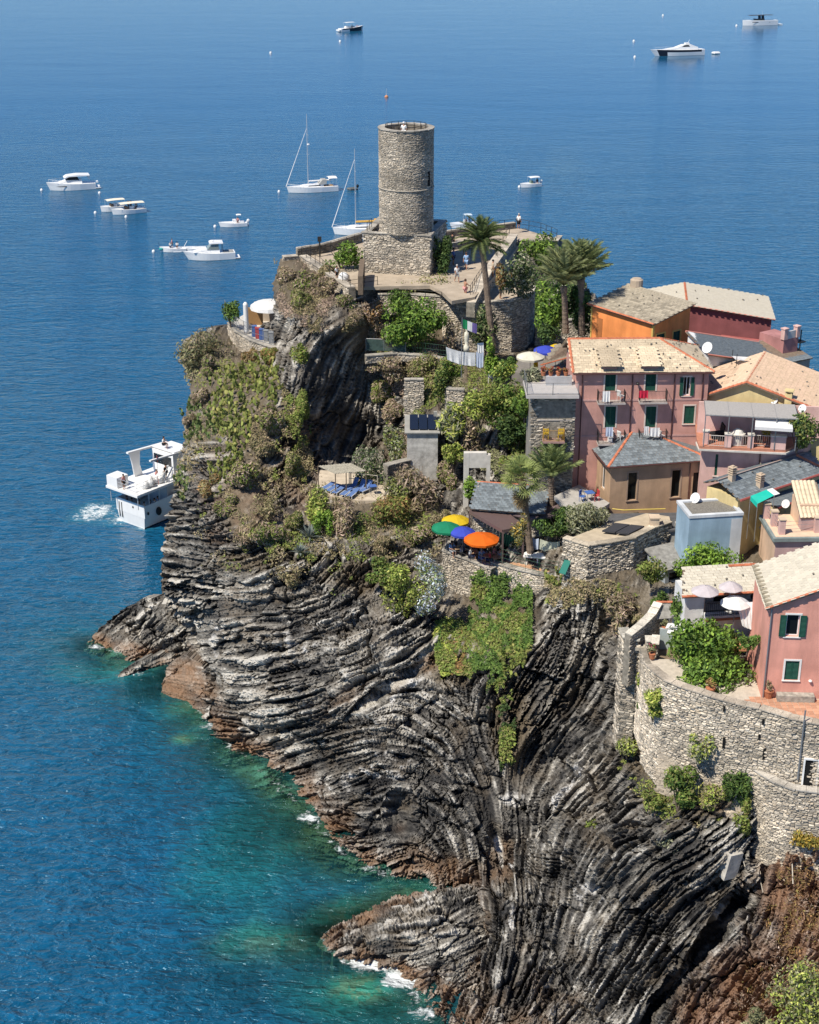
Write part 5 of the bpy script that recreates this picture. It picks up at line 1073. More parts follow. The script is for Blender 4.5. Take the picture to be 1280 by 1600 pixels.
# green awning in front of it
q = MB(); c4 = [P(1173,775,24.0), P(1198,765,24.3), P(1210,774,24.1), P(1184,787,23.6)]
q.quad(*c4); q.quad(c4[3], c4[0], c4[0]-Vector((0,0,.35)), c4[3]-Vector((0,0,.35))); q.mi = 1; q.quad(c4[1], c4[2], c4[2]+Vector((.45,.1,.1)), c4[1]+Vector((.45,.1,.1)))
t = tag(q.build('green_awning', [mat('sea_green_canvas', (.01,.42,.32), .7, .06, 3), MATS['white_canvas']]), 'bright sea green awning with white edge beside the slate roofs', 'awning')
q = MB()
for p in c4: q.tube([p, Vector((p.x,p.y,20.5))], .03, 5)
q.build('awning_posts', METAL_GY, t)
q = MB(); a, b = P(1180,838,20.4), P(1192,838,20.4)
H = House('ochre_wing', 'narrow ochre yellow wing in the alley between the blue shed and the peach house', Vector((a.x-.3,a.y+1.6,16.5)), Vector((b.x+1.4,b.y+1.6,16.5)), 3); H.walls(render('ochre_render', (.50,.36,.13)), 3.9, base=-1.5)
q = MB(); q.bb((-.1,-.1,3.9),(H.W+.1,3,4.05)); H.part(q, 'roof_slab', MATS['pale_concrete'])

# 11. faded blue shed
zr = 22.7; A, B = P(1078,808,zr), P(1161,803,zr)
H = House('blue_shed', 'faded blue rendered shed with a flat gravel roof and white rim', Vector((A.x,A.y,19.0)), Vector((B.x,B.y,19.0)), 3.0)
W_ = H.W; e = 3.7; H.walls(BLUE, e-.1, base=-3.5)
q = MB(); q.bb((W_-.85,-.012,-3.5),(W_+.012,-.002,e-.35)).bb((W_-.001,-.001,-3.5),(W_+.012,2.9,e-.1)); H.part(q, 'white_corner', render('grey_white_render', (.58,.60,.62)))
q = MB(); t_ = .28; z0_, z1_ = e-.1, e+.12; q.bb((-.06,-.06,z0_),(W_+.06,t_,z1_)).bb((-.06,3-t_,z0_),(W_+.06,3.06,z1_)).bb((-.06,t_,z0_),(t_,3-t_,z1_)).bb((W_-t_,t_,z0_),(W_+.06,3-t_,z1_)); H.part(q, 'roof_rim', MATS['grey_white_render'])
q = MB(); q.bb((t_+.002,t_+.002,e-.08),(W_-t_-.002,2.998-t_,e)); H.part(q, 'gravel_roof', mat('gravel_roof', (.20,.185,.16), .95, .3, 9, .6, 30))

# 12. flat roofed stone building on the cliff edge
zr = 20.2; pl = [(880,843),(919,855),(955,850),(989,844),(1005,836),(1022,827),(1050,818)]
S12 = stone_wall('flat_roof_stone_house', 'rough stone building with a flat sandy roof at the cliff edge', 'stone building', wl(pl, zr), 16.0, zr+.1, .5, (.18,.46), (.10,.18), PALE+DARK[:2], 260, True, seed=51, coping_col=(.50,.43,.33), vary=.22, proud=(.02,.09))
q = MB(); q.prism(wl(pl+[(1046,805),(1010,800),(974,811),(950,816)], zr), 13.8, zr-.1); q.build('roof', mat('sandy_roof', (.47,.39,.28), .95, .15, 1.5, .3, 10), S12, -Vector(S12.location))
q = MB(); cs = [P(x, y, zr+.08) for x, y in ((940,831),(962,819),(1008,824),(984,836))]
for k in range(2):
    a, b = k/2+.02, (k+1)/2-.02; f = lambda u, v: cs[0].lerp(cs[3], u).lerp(cs[1].lerp(cs[2], u), v)
    g = MB(); pts_ = [f(a,0),f(b,0),f(b,1),f(a,1)]; g.add([p for p in pts_]+[p+Vector((0,0,.12)) for p in pts_], ((3,2,1,0),(4,5,6,7),(0,1,5,4),(1,2,6,5),(2,3,7,6),(3,0,4,7))); g.build('roof_panel', mat('dark_panel', (.05,.052,.06), .35), S12, -Vector(S12.location))
p = P(1022,822,zr); q = MB(); q.bb((p.x-.35,p.y-.35,zr-.1),(p.x+.35,p.y+.35,zr+.75)).bb((p.x-.42,p.y-.42,zr+.75),(p.x+.42,p.y+.42,zr+.85)); q.build('chimney', CRM, S12, -Vector(S12.location))
q = MB(); a = P(884,890,17.7); b = P(894,893,17.7); nn = Vector((-.75,-.66,0)); q.add([a+nn*.05+Vector((0,0,1.1)), b+nn*.05+Vector((0,0,1.1)), b+nn*.75, a+nn*.75, a+nn*.05+Vector((0,0,1.06)), b+nn*.05+Vector((0,0,1.06)), b+nn*.75-Vector((0,0,.05)), a+nn*.75-Vector((0,0,.05))], ((0,1,2,3),(7,6,5,4),(2,1,5,6),(3,2,6,7),(0,3,7,4))); q.build('green_hatch', mat('teal_hatch', (.015,.16,.12), .6), S12, -Vector(S12.location))
# dark slate flat roof behind it and a lean-to below
zr2 = 20.0; H = House('dark_flat_shed', 'dark flat slate roof between the tan house and the sandy stone building', Vector((*P(955,824,zr2).xy,16.2)), Vector((*P(1076,822,zr2).xy,16.2)), 3.0)
H.walls(GREY, 3.45, base=-2); q = MB(); q.bb((-.3,-.2,3.45),(H.W+.2,3.2,3.6)); o = H.part(q, 'roof', mat('dark_roof_felt', (.10,.10,.105), .9, .25, 2, .4, 8))
zr3 = 18.6; H = House('lean_to', 'small lean-to with grey stone slab roof and dark doorway behind the round bush', Vector((*P(1041,884,zr3).xy,15.8)), Vector((*P(1092,872,zr3).xy,15.8)), 2.4)
H.window(.35, 1.9, -.5, 2.1, mull=0, frame=GREY, name='doorway', sill=False); H.walls(render('blue_grey_render', (.33,.36,.38)), 2.6, base=-2, heights=(2.6,2.6,3.2,3.2)); q = MB(); slab3(q, ((-.3,-.4,2.62),(H.W+.2,-.4,2.62),(H.W+.2,2.5,3.3),(-.3,2.5,3.3)), .12); H.part(q, 'roof', mat('stone_slab_roof', (.25,.24,.22), .9, .3, 3, .4, 8))
q = MB(); p = P(1078,838,19.2); q.bb((p.x-1.1,p.y,18.6),(p.x+1.1,p.y+.9,20.1)); tag(q.build('tarp_box', mat('grey_tarp', (.33,.32,.30), .8, .25, 4, .6, 3)), 'grey tarpaulin covered box against the blue shed', 'box')

# 13. white house under the cream roof
ze = 23.5; A, B = P(1072,927,ze), P(1173,906,ze)
H = House('white_house', 'white house with a recessed balcony under a cream tiled roof', Vector((A.x,A.y,20)), Vector((A.x+5.3,A.y+.75,20)), 2.3)
W_, D_ = H.W, H.D; e = 3.4; u0 = H.loc(1101,930)[0]
H.holes['front'] = [(u0, W_-.3, 2.0, e-.28)]
H.walls(WHT, e-.02, base=-3)
q = MB(); q.bb((u0-.05,-.7,1.82),(W_-.2,1.6,2.0)).bb((u0-.02,1.5,2.0),(W_-.25,1.6,e-.05)); H.part(q, 'balcony_recess', WHT)
g = MB(); a_, b_ = Vector((u0,-.62,2.0)), Vector((W_-1.3,-.62,2.0))
for k in range(22): p = a_.lerp(b_, k/21); g.tube([p, p+Vector((0,0,.95))], .012, 4)
g.tube([a_+Vector((0,0,.95)), b_+Vector((0,0,.95))], .025, 5); g.tube([a_+Vector((0,0,.1)), b_+Vector((0,0,.1))], .02, 5); H.part(g, 'balcony_railing', METAL_DK)
q = MB(); q.bb((u0-.1,-.78,1.70),(W_-1.0,-.70,1.86)); H.part(q, 'balcony_edge', mat('rust_edge', (.28,.12,.07), .8))
g = MB(); g.bb((u0+1.2,1.46,2.0),(u0+2.2,1.49,e-.5)); H.part(g, 'balcony_door', GLASS)
pl = (Vector((-.35,-.35,e)),Vector((W_+.2,-.35,e)),Vector((W_+.2,D_,e+.75)),Vector((-.35+.8,D_,e+.75)))
H.roof([pl], TS['cream'], stones=8, seed=61); ridge_line(H.roof_o, pl[0]+Vector((0,.02,.05)), pl[1]+Vector((0,.02,.05)), r=.1); ridge_line(H.roof_o, pl[3]+Vector((W_*.6,0,.05)), pl[2]+Vector((0,0,.05)), r=.12)
WHITE_H = H

# 14. salmon house in front
A = P(1189.5,1089,20); H = House('salmon_house', 'salmon pink house with green shutters and cream roof beside the paved terrace', A, A+Vector((8.4,-.5,0)), 5.8)
W_, D_ = H.W, H.D; e = H.h(1189,948); gu = 4.0; gh = e+1.75
TR = mat('white_trim', (.76,.74,.70), .7, .05, 4)
H.px_window(1227,961,1251,994, shut='open', trim=TR, mull=0); H.px_window(1225,1033,1250,1062, shut='closed', trim=TR)
H.walls(SALM, 0, base=-2, heights=(e,e,e,e), gable=(gu,gh))
ov = .22; k_ = (gh-e)/gu; PK0, PK1 = Vector((gu,-ov,gh+.1)), Vector((gu,D_,gh+.1)); L0, L1 = Vector((-.3,-ov,e-.3*k_+.1)), Vector((-.3,D_,e-.3*k_+.1)); Q0, Q1 = Vector((W_+.3,-ov,e-.3*k_+.1)), Vector((W_+.3,D_,e-.3*k_+.1))
H.roof([(L1,L0,PK0,PK1),(Q0,Q1,PK1,PK0)], TS['cream'], stones=2, seed=71, ridges=((PK0,PK1),)); ridge_line(H.roof_o, L0+Vector((0,.04,.02)), PK0+Vector((0,.04,.02)), r=.08)
q = MB(); rr_ = random.Random(5)
for k in range(11): f = (k+.5)/11; p = L0.lerp(L1, f)+Vector((.25,0,.16)); q.box(p, (.5,.26,.12), rr_.uniform(-.1,.1))
H.part(q, 'verge_stones', mat('verge_stone', (.34,.30,.22), .9, .3, 5))
a = H.loc(1212,1092)[0]; b = H.loc(1270,1092)[0]; q = MB(); q.bb((a,-.55,-.1),(b,-.02,.42)); H.part(q, 'stone_bench', mat('bench_stone', (.36,.33,.28), .9, .35, 4, .6, 6))
q = MB(); q.ell((H.loc(1266,1063)[0],-.1,H.loc(1266,1063)[1]), (.12,.12,.09), 7, 4); H.part(q, 'outdoor_lamp', WHITE)
drain(H, .1, -.5, e-.1, r=.045, m=METAL_GY)
SALM_H = H

# 15. restaurant with brown pergola
zr = 17.0
H = House('restaurant', 'stone restaurant with slate lean-to roof behind the brown pergola', Vector((*P(740,792,19.4).xy,15.5)), Vector((*P(852,800,19.4).xy,15.5)), 3.6)
W_ = H.W; e = 3.9; H.walls(MATS['rubble_grey'], e-.05, base=-2, heights=(e,e,e+.7,e+.7)); pl = (Vector((-.2,-.4,e)),Vector((W_,-.4,e)),Vector((W_,3.7,e+.75)),Vector((-.2,3.7,e+.75))); H.roof([pl], TS['slate'], seed=81); ridge_line(H.roof_o, pl[3], pl[2], r=.1)
stone_wall('masonry_front', None, None, [(-.02,3.5),(-.02,-.02),(W_,-.02)], -1.5, [e+.8,e-.1,e-.1], .02, (.18,.4), (.09,.17), PALE, 0, False, parent=H.root, seed=82)
BRN = mat('brown_aluminium', (.125,.085,.08), .45, .06, 3)
z = 19.0; c0, c1, c2, c3 = P(734,800,z), P(786,830,z-.15), P(818,824,z-.15), P(775,789,z)
t = thing('pergola', 'dark brown louvred pergola over the restaurant terrace', 'pergola', P(786,875,15.6)); off = -Vector(t.location)
for lab, p in (('a', c0), ('b', c1), ('c', c2)): q = MB(); q.bb((p.x-.07,p.y-.07,15.6),(p.x+.07,p.y+.07,p.z-.1)); q.build('post', BRN, t, off)
q = MB()
for a, b in ((c0,c1),(c1,c2),(c2,c3),(c3,c0)): d = (b-a).normalized(); q.box((a+b)/2, ((b-a).length,.14,.28), math.atan2(d.y, d.x), 0, -math.asin(d.z))
q.build('beam', BRN, t, off)
n = 22
for k in range(n):
    f = (k+.5)/n; a = c0.lerp(c1, f); b = c3.lerp(c2, f); d = b-a; q = MB(); q.box((a+b)/2+Vector((0,0,.1)), (d.length,(c1-c0).length/n*.92,.03), math.atan2(d.y, d.x), .18); q.build('slat', BRN, t, off)
z = 19.1; cs = [P(786,800,z), P(842,812,z), P(900,798,z), P(842,772,z)]
q = MB(); slab3(q, cs, .15); tag(q.build('brown_awning_roof', mat('brown_canvas', (.17,.125,.125), .8, .1, 3)), 'flat brown canvas roof to the right of the louvred pergola', 'canopy')

# 16. solar hut
a, b = P(636,722,17.6), P(682,722,17.6)
Ys = 127.0; H = House('solar_hut', 'small whitewashed stone hut with dark solar panels on its roof', PY(636,718,Ys), PY(684,718,Ys), 2.6)
W_ = H.W; e = H.h(650,675); H.walls(mat('patchy_whitewash', (.48,.46,.42), .9, .2, 2, .5, 8, dirt=((.20,.19,.17), 1.2, .8)), e, base=-2, heights=(e,e,e+.55,e+.55))
q = MB(); slab3(q, ((-.2,-.25,e+.02),(W_+.2,-.25,e+.02),(W_+.2,2.8,e+.62),(-.2,2.8,e+.62)), .12); ro = H.part(q, 'roof', GREY)
for k in range(3):
    u = .25+k*(W_-.3)/3; v = u+(W_-.3)/3-.08; g = MB(); f = lambda x, y: Vector((x, y, e+.14+.20*(y+.25)*1.5)); slab3(g, (f(u,.1),f(v,.1),f(v,2.2),f(u,2.2)), .05); o = g.build('solar_panel', mat('solar_cell', (.012,.018,.035), .2, spec=.6), ro)
q = MB(); q.bb((W_-.35,1.9,e+.3),(W_-.05,2.2,e+1.2)); H.part(q, 'chimney', GREY)

# 17. concrete frame
a = PY(724,780,121.5); t = thing('concrete_portal', 'bare concrete portal standing over the restaurant roof', 'portal', a); b = PY(732,780,121.5); c_ = PY(760,745,121.5); d_ = PY(766,745,121.5)
hh = top_z(a, 708)-a.z; q = MB(); q.bb((0,0,-2),(b.x-a.x,.5,hh)); q.build('pillar', MATS['pale_concrete'], t); q = MB(); q.bb((c_.x-a.x,0,-2),(d_.x-a.x,.5,hh-.2)); q.build('pillar', MATS['pale_concrete'], t)
q = MB(); q.bb((b.x-a.x+.002,.02,hh-1.35),(c_.x-a.x-.002,.48,hh)); q.build('lintel', MATS['pale_concrete'], t)

# 18. beach bar hut on the left shoulder
z = 24.1; t = thing('bar_hut', 'small bar hut with white canopy and bamboo screen on the left shoulder', 'hut', P(420,512,z)); off = -Vector(t.location)
a, b = P(398,503,z), P(437,508,z); q = MB(); q.bb((a.x,a.y,z),(b.x,b.y+1.8,z+2.0)); q.build('wall', render('cream_hut', (.55,.46,.36)), t, off)
q = MB(); p0 = P(387,508,z); q.bb((p0.x,p0.y-.1,z),(p0.x+1.6,p0.y,z+1.9)); q.build('bamboo_screen', mat('bamboo', (.33,.19,.08), .8, .25, 4, .4, 20, stretch=(8,8,1)), t, off)
q = MB(); q.bb((a.x+.9,a.y-.02,z+1.0),(a.x+2.0,a.y-.012,z+1.75)); q.build('hatch', mat('pale_aqua', (.38,.56,.52), .7), t, off)
q = MB(); cc = P(421,474,z+2.6)
q.lathe([(2.0,-.5),(1.9,-.15),(1.4,.12),(.8,.25),(.1,.32)], 12, cc); q.build('canopy', MATS['white_canvas'], t, off)
q = MB(); q.lathe([(.24,0),(.26,.4),(.24,3.0),(.25,3.1),(.1,3.3)], 10, P(385.5,522,z)); tag(q.build('white_flue', WHITE, smooth=True), 'tall white round flue standing on the bar terrace edge', 'flue')
stone_wall('bar_terrace_wall', 'curved rubble wall under the bar terrace with the blue bins', 'wall', wl([(356,506),(368,520),(392,534),(428,546)], 24.2), 21.6, 24.3, .5, (.18,.42), (.10,.18), PALE, 0, True, seed=91)
flat('bar_terrace', 'concrete floor of the bar terrace', [(356,506),(368,520),(392,534),(430,546),(440,500),(380,492)], 24.15, MATS['pale_concrete'])
# ------------------------------------------------------------------ lower terraces and retaining walls
def opening(root, px, py, Y, w, h, out=.03, frame=None, name='opening', nrm=(0,-1,0)):
    p = PY(px, py, Y); n = Vector(nrm).normalized(); t = Vector((-n.y, n.x, 0)); off = Vector(root.location); q = MB()
    c = p+n*out; q.add([c+t*s*w/2+Vector((0,0,z*h/2)) for s, z in ((-1,-1),(1,-1),(1,1),(-1,1))], ((0,1,2,3),)); o = q.build(name, MATS['dark_opening'], root, -off)  # no hole here: a dark panel paints the shade of the opening
    if frame:
        g = MB(); a = .10
        for s in (-1, 1): g.box(c+t*s*(w/2+a/2)+n*.02, (a,.14,h+a), math.atan2(t.y, t.x))
        g.box(c+n*.02+Vector((0,0,h/2+a)), (w+2*a,.14,a), math.atan2(t.y, t.x)); g.build('frame', frame, root, -off)
    return o
LIME = mat('crumbling_lime_render', (.47,.40,.31), .95, .2, 1.2, .6, 5, dirt=((.22,.19,.155), 1.5, .7))
w2 = [(1012,1034),(1026,1053),(1040,1064),(1066,1074),(1108,1088),(1150,1100),(1195,1110),(1240,1124),(1300,1136)]
W2 = stone_wall('village_wall', 'big curved rubble retaining wall under the salmon house terrace', 'retaining wall', wl(w2, 20.6), 13.0, [20.3]+[20.6]*8, .5, (.17,.44), (.09,.17), PALE, 285, True, seed=101, coping_col=(.52,.45,.36), vary=.22, proud=(.02,.1))
for x, y, w, h in ((1133,1159,.36,.8),(1197,1177,.45,.8)): 
    Yw = P(x, 1100+(x-1150)*.24, 20.6).y; opening(W2, x, y, Yw, w, h, .14, None, 'slit_window')
for x, y in ((1131,1106),(1192,1126),(1186,1150)): opening(W2, x, y, P(x, 1100+(x-1150)*.24, 20.6).y, .14, .4, .14, None, 'drain_slot')
opening(W2, 1266, 1208, P(1266,1130,20.6).y, .75, 1.95, .14, WHITE, 'doorway', (-.15,-1,0))
q = MB(); p = PY(1253,1160,P(1253,1128,20.6).y-.12); q.tube([p+Vector((0,0,2.2)), p-Vector((0,0,2.6))], .05, 6); q.build('drainpipe', METAL_GY, W2, -Vector(W2.location))
lb = [(1030,1168),(1060,1176),(1095,1184),(1130,1192),(1165,1200)]
tp = [PY(x, y, P(x, 1066+(x-1040)*.3, 20.6).y-.06) for x, y in lb]; q = MB()
bt = [p+Vector((-.1,-.7,-2.9-.15*k)) for k, p in enumerate(tp)]; q.v = [tuple(v) for v in tp+bt+[p+Vector((0,1.5,0)) for p in tp]]
for k in range(4): q.f += [(5+k,6+k,k+1,k),(k,k+1,11+k,10+k)]; q.m += [0,0]; q.t += [None,None]
q.build('battered_base', LIME, W2, -Vector(W2.location))
q = MB(); rng = random.Random(9)
for k in range(4):
    a, b, c_, d_ = tp[k], tp[k+1], bt[k+1], bt[k]; ux = (b-a).normalized(); dn = (d_-a).normalized(); nn = dn.cross(ux).normalized(); nn = nn if nn.y < 0 else -nn
    for i in range(150):
        u, v = rng.random(), rng.uniform(-.06, 1.0); p = a.lerp(b, u).lerp(d_.lerp(c_, u), v); g = rng.uniform(.72,1.12); stone_block(q, p, ux, -dn, nn, rng.uniform(.12,.4), rng.uniform(.08,.17), rng.uniform(.008,.05), (.47*g,.40*g,.31*g), rng)
q.build('masonry', STONE, W2, -Vector(W2.location))['kind'] = 'stuff'
W1 = stone_wall('corner_pier_wall', 'tall narrow stone pier wall at the left end of the curved retaining wall', 'wall', wl([(968,982),(975,996),(998,1000),(1002,988)], 20.3), 11.5, 20.3, .6, (.2,.46), (.10,.18), DARK+PALE[:2], 120, True, seed=102, coping_col=(.50,.47,.40))
stone_wall('step_pier', 'short stone pier beside the terrace steps near the tall narrow pier wall', 'wall', wl([(1010,994),(1011,1002),(1028,1004),(1029,994)], 20.6), 15, 20.6, .4, pal=PALE, seed=103, coping_col=(.62,.57,.48))
stone_wall('upper_step_wall', 'stepped low wall with pale slab tops climbing to the white house', 'wall', wl([(986,992),(1006,982),(1022,972),(1032,962)], 20.9), 17, [20.8,21.1,21.4,21.8], .5, pal=PALE, seed=104, coping_col=(.62,.57,.48))
stone_wall('passage_wall', 'short wall face with small square window under the flower pots', 'wall', wl([(1000,1012),(1008,1036),(1026,1052)], 20.0), 13.5, 20.0, .4, pal=PALE, seed=105, coping=False)
q = MB()
for k in range(5): a = P(997+k*1.5,1012+k*3.4,19.7-k*.22); q.box(a, (1.1,.4,.25))
tag(q.build('stone_steps', mat('step_stone', (.47,.42,.34), .9, .2, 4)), 'small flight of stone steps between the two stone piers', 'steps', kind='structure')
w3 = [(1180,1186),(1177,1197),(1182,1205),(1192,1212),(1210,1223),(1240,1234),(1300,1242)]
W3 = stone_wall('round_terrace_wall', 'lower rounded dry stone wall enclosing the small terrace with chairs', 'retaining wall', wl(w3, 16.3), 10.3, 16.3, .5, (.17,.42), (.08,.16), PALE, 240, True, seed=106, coping_col=(.50,.46,.40), vary=.2, proud=(.02,.1))
flat('lower_terrace', 'grey floor of the small terrace behind the rounded wall', [(1180,1190),(1182,1205),(1210,1223),(1240,1233),(1300,1241),(1300,1200)], 15.3, MATS['pale_concrete'], th=1.5)
pv = flat('village_terrace', 'terracotta paved terrace in front of the salmon house', [(1040,1062),(1108,1086),(1150,1098),(1195,1108),(1240,1122),(1300,1134),(1300,1070),(1190,1066),(1060,1030),(1012,1030)], 19.98, mat('paving_joint', (.50,.44,.36), .9, .15, 3), th=1.2)
PAV = mat('terracotta_paver', (.52,.275,.175), .8, .15, 4, objvar=.2)
def paver_field():
    rng = random.Random(3); q = MB(); bud = 280; unit = MB(); unit.bb((-.5,-.5,0),(.5,.5,1)); me = unit.mesh('paver', PAV)
    pl = wl([(1170,1089),(1192,1089),(1300,1092),(1300,1133),(1240,1121),(1195,1107),(1160,1098)], 20.0); xs = [p[0] for p in pl]; ys = [p[1] for p in pl]
    x = min(xs); n = 0
    while x < max(xs):
        y = min(ys)
        while y < max(ys):
            if in_poly(np.array([x]), np.array([y]), pl)[0]:
                o = bpy.data.objects.new('paver', me); COL.objects.link(o); o.parent = pv; o.location = (x, y, 19.981); o.scale = (.33,.33,.022+rng.uniform(0,.006)); n += 1
                if n >= 290: return
            y += .36
        x += .36
paver_field()
# garden ground under the vine, white house forecourt
flat('garden_ledge', 'earth ledge carrying the vine pergola', [(1012,1032),(1046,1062),(1190,1066),(1190,990),(1060,975),(1000,985)], 19.5, mat('garden_earth', (.20,.15,.10), .95, .3, 2, .4, 8), th=3)
flat('alley_ground', 'shaded yard between the blue shed and the cream roofs', [(1040,905),(1100,918),(1180,900),(1300,880),(1300,820),(1180,815),(1080,850)], 17.2, MATS['pale_concrete'], th=2)
# restaurant terrace
zr = 15.6
stone_wall('restaurant_wall', 'sunlit rubble wall holding up the umbrella terrace', 'retaining wall', wl([(702,848),(692,863),(735,879),(766,891),(770,884)], zr), 9.0, zr+.12, .5, (.18,.46), (.10,.19), PALE, 180, True, seed=111, vary=.2, proud=(.02,.09))
stone_wall('garden_terrace_wall', 'rubble wall under the wire fence between the umbrellas and the flat roofed stone building', 'retaining wall', wl([(767,881),(800,891),(842,901),(884,906)], zr+.2), 11.5, zr+.35, .5, (.18,.46), (.10,.19), PALE, 0, True, seed=112)
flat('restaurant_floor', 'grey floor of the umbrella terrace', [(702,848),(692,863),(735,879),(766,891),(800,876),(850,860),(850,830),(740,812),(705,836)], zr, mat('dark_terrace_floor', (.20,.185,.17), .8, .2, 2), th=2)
flat('garden_floor', 'terracotta floor of the laundry garden', [(776,880),(800,889),(842,899),(884,904),(905,880),(850,862),(800,874)], zr+.25, mat('orange_floor', (.50,.30,.18), .85, .2, 2), th=2)
stone_wall('planter_wall', 'dark low planter wall behind the laundry garden', 'wall', wl([(828,850),(860,846),(885,838)], 17.0), 14.5, 17.6, .5, pal=DARK, seed=113)
stone_wall('planter_wall', 'squarish planter wall below the grey olive bush', 'wall', wl([(852,832),(857,838),(888,832)], 18.0), 16, 18.3, .5, pal=DARK, seed=114)
# loungers terrace
flat('sun_terrace', 'pale gravel sun terrace cut into the cliff', [(494,764),(520,776),(560,782),(604,782),(612,752),(600,735),(500,735)], 17.1, mat('pale_gravel', (.50,.42,.32), .95, .2, 1.5), th=1.6)
stone_wall('terrace_side_wall', 'dry stone wall between the sun loungers and the solar hut', 'wall', wl([(606,762),(612,760),(642,752)], 17.0), 15.5, 19.0, .6, pal=DARK+PALE[:1], seed=115)
# middle garden walls
stone_wall('garden_wall', 'bleached garden wall below the green netting', 'wall', wl([(572,560),(620,556),(668,560),(700,566)], 24.8), 24.3, 25.0, .5, pal=PALE, seed=116)
stone_wall('lawn_wall', 'leaning pale rubble wall below the white laundry', 'wall', [tuple(PY(x, 600, Y_))[:2] for x, Y_ in ((696,131.5),(700,130.8),(726,130.6))], 17.5, 24.3, .5, (.2,.46), (.10,.2), PALE, 100, True, seed=117)
stone_wall('lower_pale_wall', 'short bleached wall above the dry brown slope left of the hut', 'wall', [tuple(PY(x, 640, 134.5))[:2] for x in (632,662)], 20, 24, .4, pal=PALE, seed=118)
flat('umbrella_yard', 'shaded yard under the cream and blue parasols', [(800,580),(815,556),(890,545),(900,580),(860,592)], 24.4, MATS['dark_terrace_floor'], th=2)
stone_wall('cottage_wall', 'ruined pale stone wall with a square opening right of the round bastion', 'wall', wl([(838,520),(890,518),(922,516)], 25.5), 23.5, 26.6, .5, pal=PALE, seed=119)
q = MB(); pl_ = [P(846,570,26.6), P(897,556,26.6), P(900,534,27.6), P(868,540,27.6)]; slab3(q, pl_, .12); o = tag(q.build('tiled_canopy', MATS['roof_board']), 'small tiled lean-to roof with terracotta edge left of the rose house', 'roof')
roof_plane(None, o, pl_, TS['grey'], 120, 5); ridge_line(o, pl_[0], pl_[1], r=.1)
q = MB(); a = PY(850,588,118.6); q.bb((a.x,a.y,24.4),(a.x+2.2,a.y+.15,26.3)); tag(q.build('white_shed_wall', WHT), 'small white wall under the tiled lean-to left of the rose house', 'wall')
q = MB(); p = surf(1137,1347); q.box(p+Vector((0,-.3,.2)), (1.0,1.0,1.9), .5, .1, .12); tag(q.build('concrete_block', mat('old_concrete', (.47,.44,.39), .9, .25, 2, .5, 6)), 'leaning pale concrete block lodged on the striped rock', 'block')
# ------------------------------------------------------------------ vegetation
LEAF = vmat('foliage', .65, 0, subs=.22, spec=.25)
BARK = mat('bark', (.16,.12,.09), .9, .3, 5, .5, 14)
PALS = {'bright': ((.085,.145,.020),(.11,.175,.025),(.06,.11,.018),(.14,.20,.035)), 'green': ((.055,.095,.020),(.07,.12,.024),(.04,.075,.016),(.095,.14,.03)),
 'dark': ((.030,.055,.016),(.04,.07,.02),(.022,.042,.013),(.06,.09,.025)), 'olive': ((.11,.115,.055),(.14,.14,.07),(.085,.09,.045),(.17,.165,.09)), 'grey': ((.13,.14,.085),(.17,.17,.11),(.10,.11,.07),(.21,.20,.14)),
 'lime': ((.17,.21,.04),(.22,.25,.05),(.12,.16,.03),(.28,.28,.08)), 'dry': ((.23,.17,.13),(.29,.22,.175),(.17,.125,.095),(.20,.165,.11)), 'rust': ((.19,.115,.05),(.24,.14,.06),(.13,.085,.035),(.15,.13,.04)), 'gold': ((.30,.20,.03),(.22,.19,.04),(.36,.25,.06),(.16,.15,.04)),
 'bloom': ((.42,.46,.58),(.52,.56,.66),(.30,.36,.42),(.20,.26,.10)), 'moss': ((.10,.13,.03),(.14,.16,.04),(.07,.10,.02),(.12,.11,.04)), 'dryolive': ((.15,.135,.065),(.20,.165,.09),(.11,.10,.05),(.22,.17,.11))}
PALS = {k: tuple(tuple(q*(1.75 if k in ('dry','dryolive') else 1.9 if k in ('bright','lime','moss','olive','grey') else 1.65) for q in c) for c in v) for k, v in PALS.items()}
def leaf_quad(mb, c, n, s, asp, rng, tint):
    a = n.cross(Vector((rng.gauss(0,1), rng.gauss(0,1), rng.gauss(0,1)))); a = a.normalized() if a.length > 1e-6 else Vector((1,0,0)); b = n.cross(a); mb.tint = tint
    mb.add([c-a*s*asp, c-b*s*.45, c+a*s*asp, c+b*s*.45+n*s*.12], ((0,1,2,3),))
def foliage(mb, c, r, n, size, pal, rng, clumps=9, asp=1.0, flat=.0, up=.25):
    """leaves in clumps spread through an uneven crown of radii r about c"""
    cl = []
    for k in range(clumps):
        while True:
            d = Vector((rng.uniform(-1,1), rng.uniform(-1,1), rng.uniform(-1,1)))
            if d.length < 1: break
        cl.append((Vector((d.x*r[0]*.72, d.y*r[1]*.72, d.z*r[2]*.72)), rng.uniform(.28,.52), rng.uniform(.75,1.25)))
    for i in range(n):
        o, f, k = rng.choice(cl); d = Vector((rng.gauss(0,1), rng.gauss(0,1), rng.gauss(0,1))).normalized(); q = rng.uniform(.6,1.05)
        p = c+o+Vector((d.x*r[0]*f*q, d.y*r[1]*f*q, d.z*r[2]*f*q)); nn = (d+Vector((rng.gauss(0,.6), rng.gauss(0,.6), rng.gauss(0,.6)+up))).normalized()
        t = rng.choice(pal); g = k*rng.uniform(.75,1.25); leaf_quad(mb, p, nn, size*rng.uniform(.6,1.3), asp, rng, tuple(min(.9, x*g) for x in t))
SEED = [100]
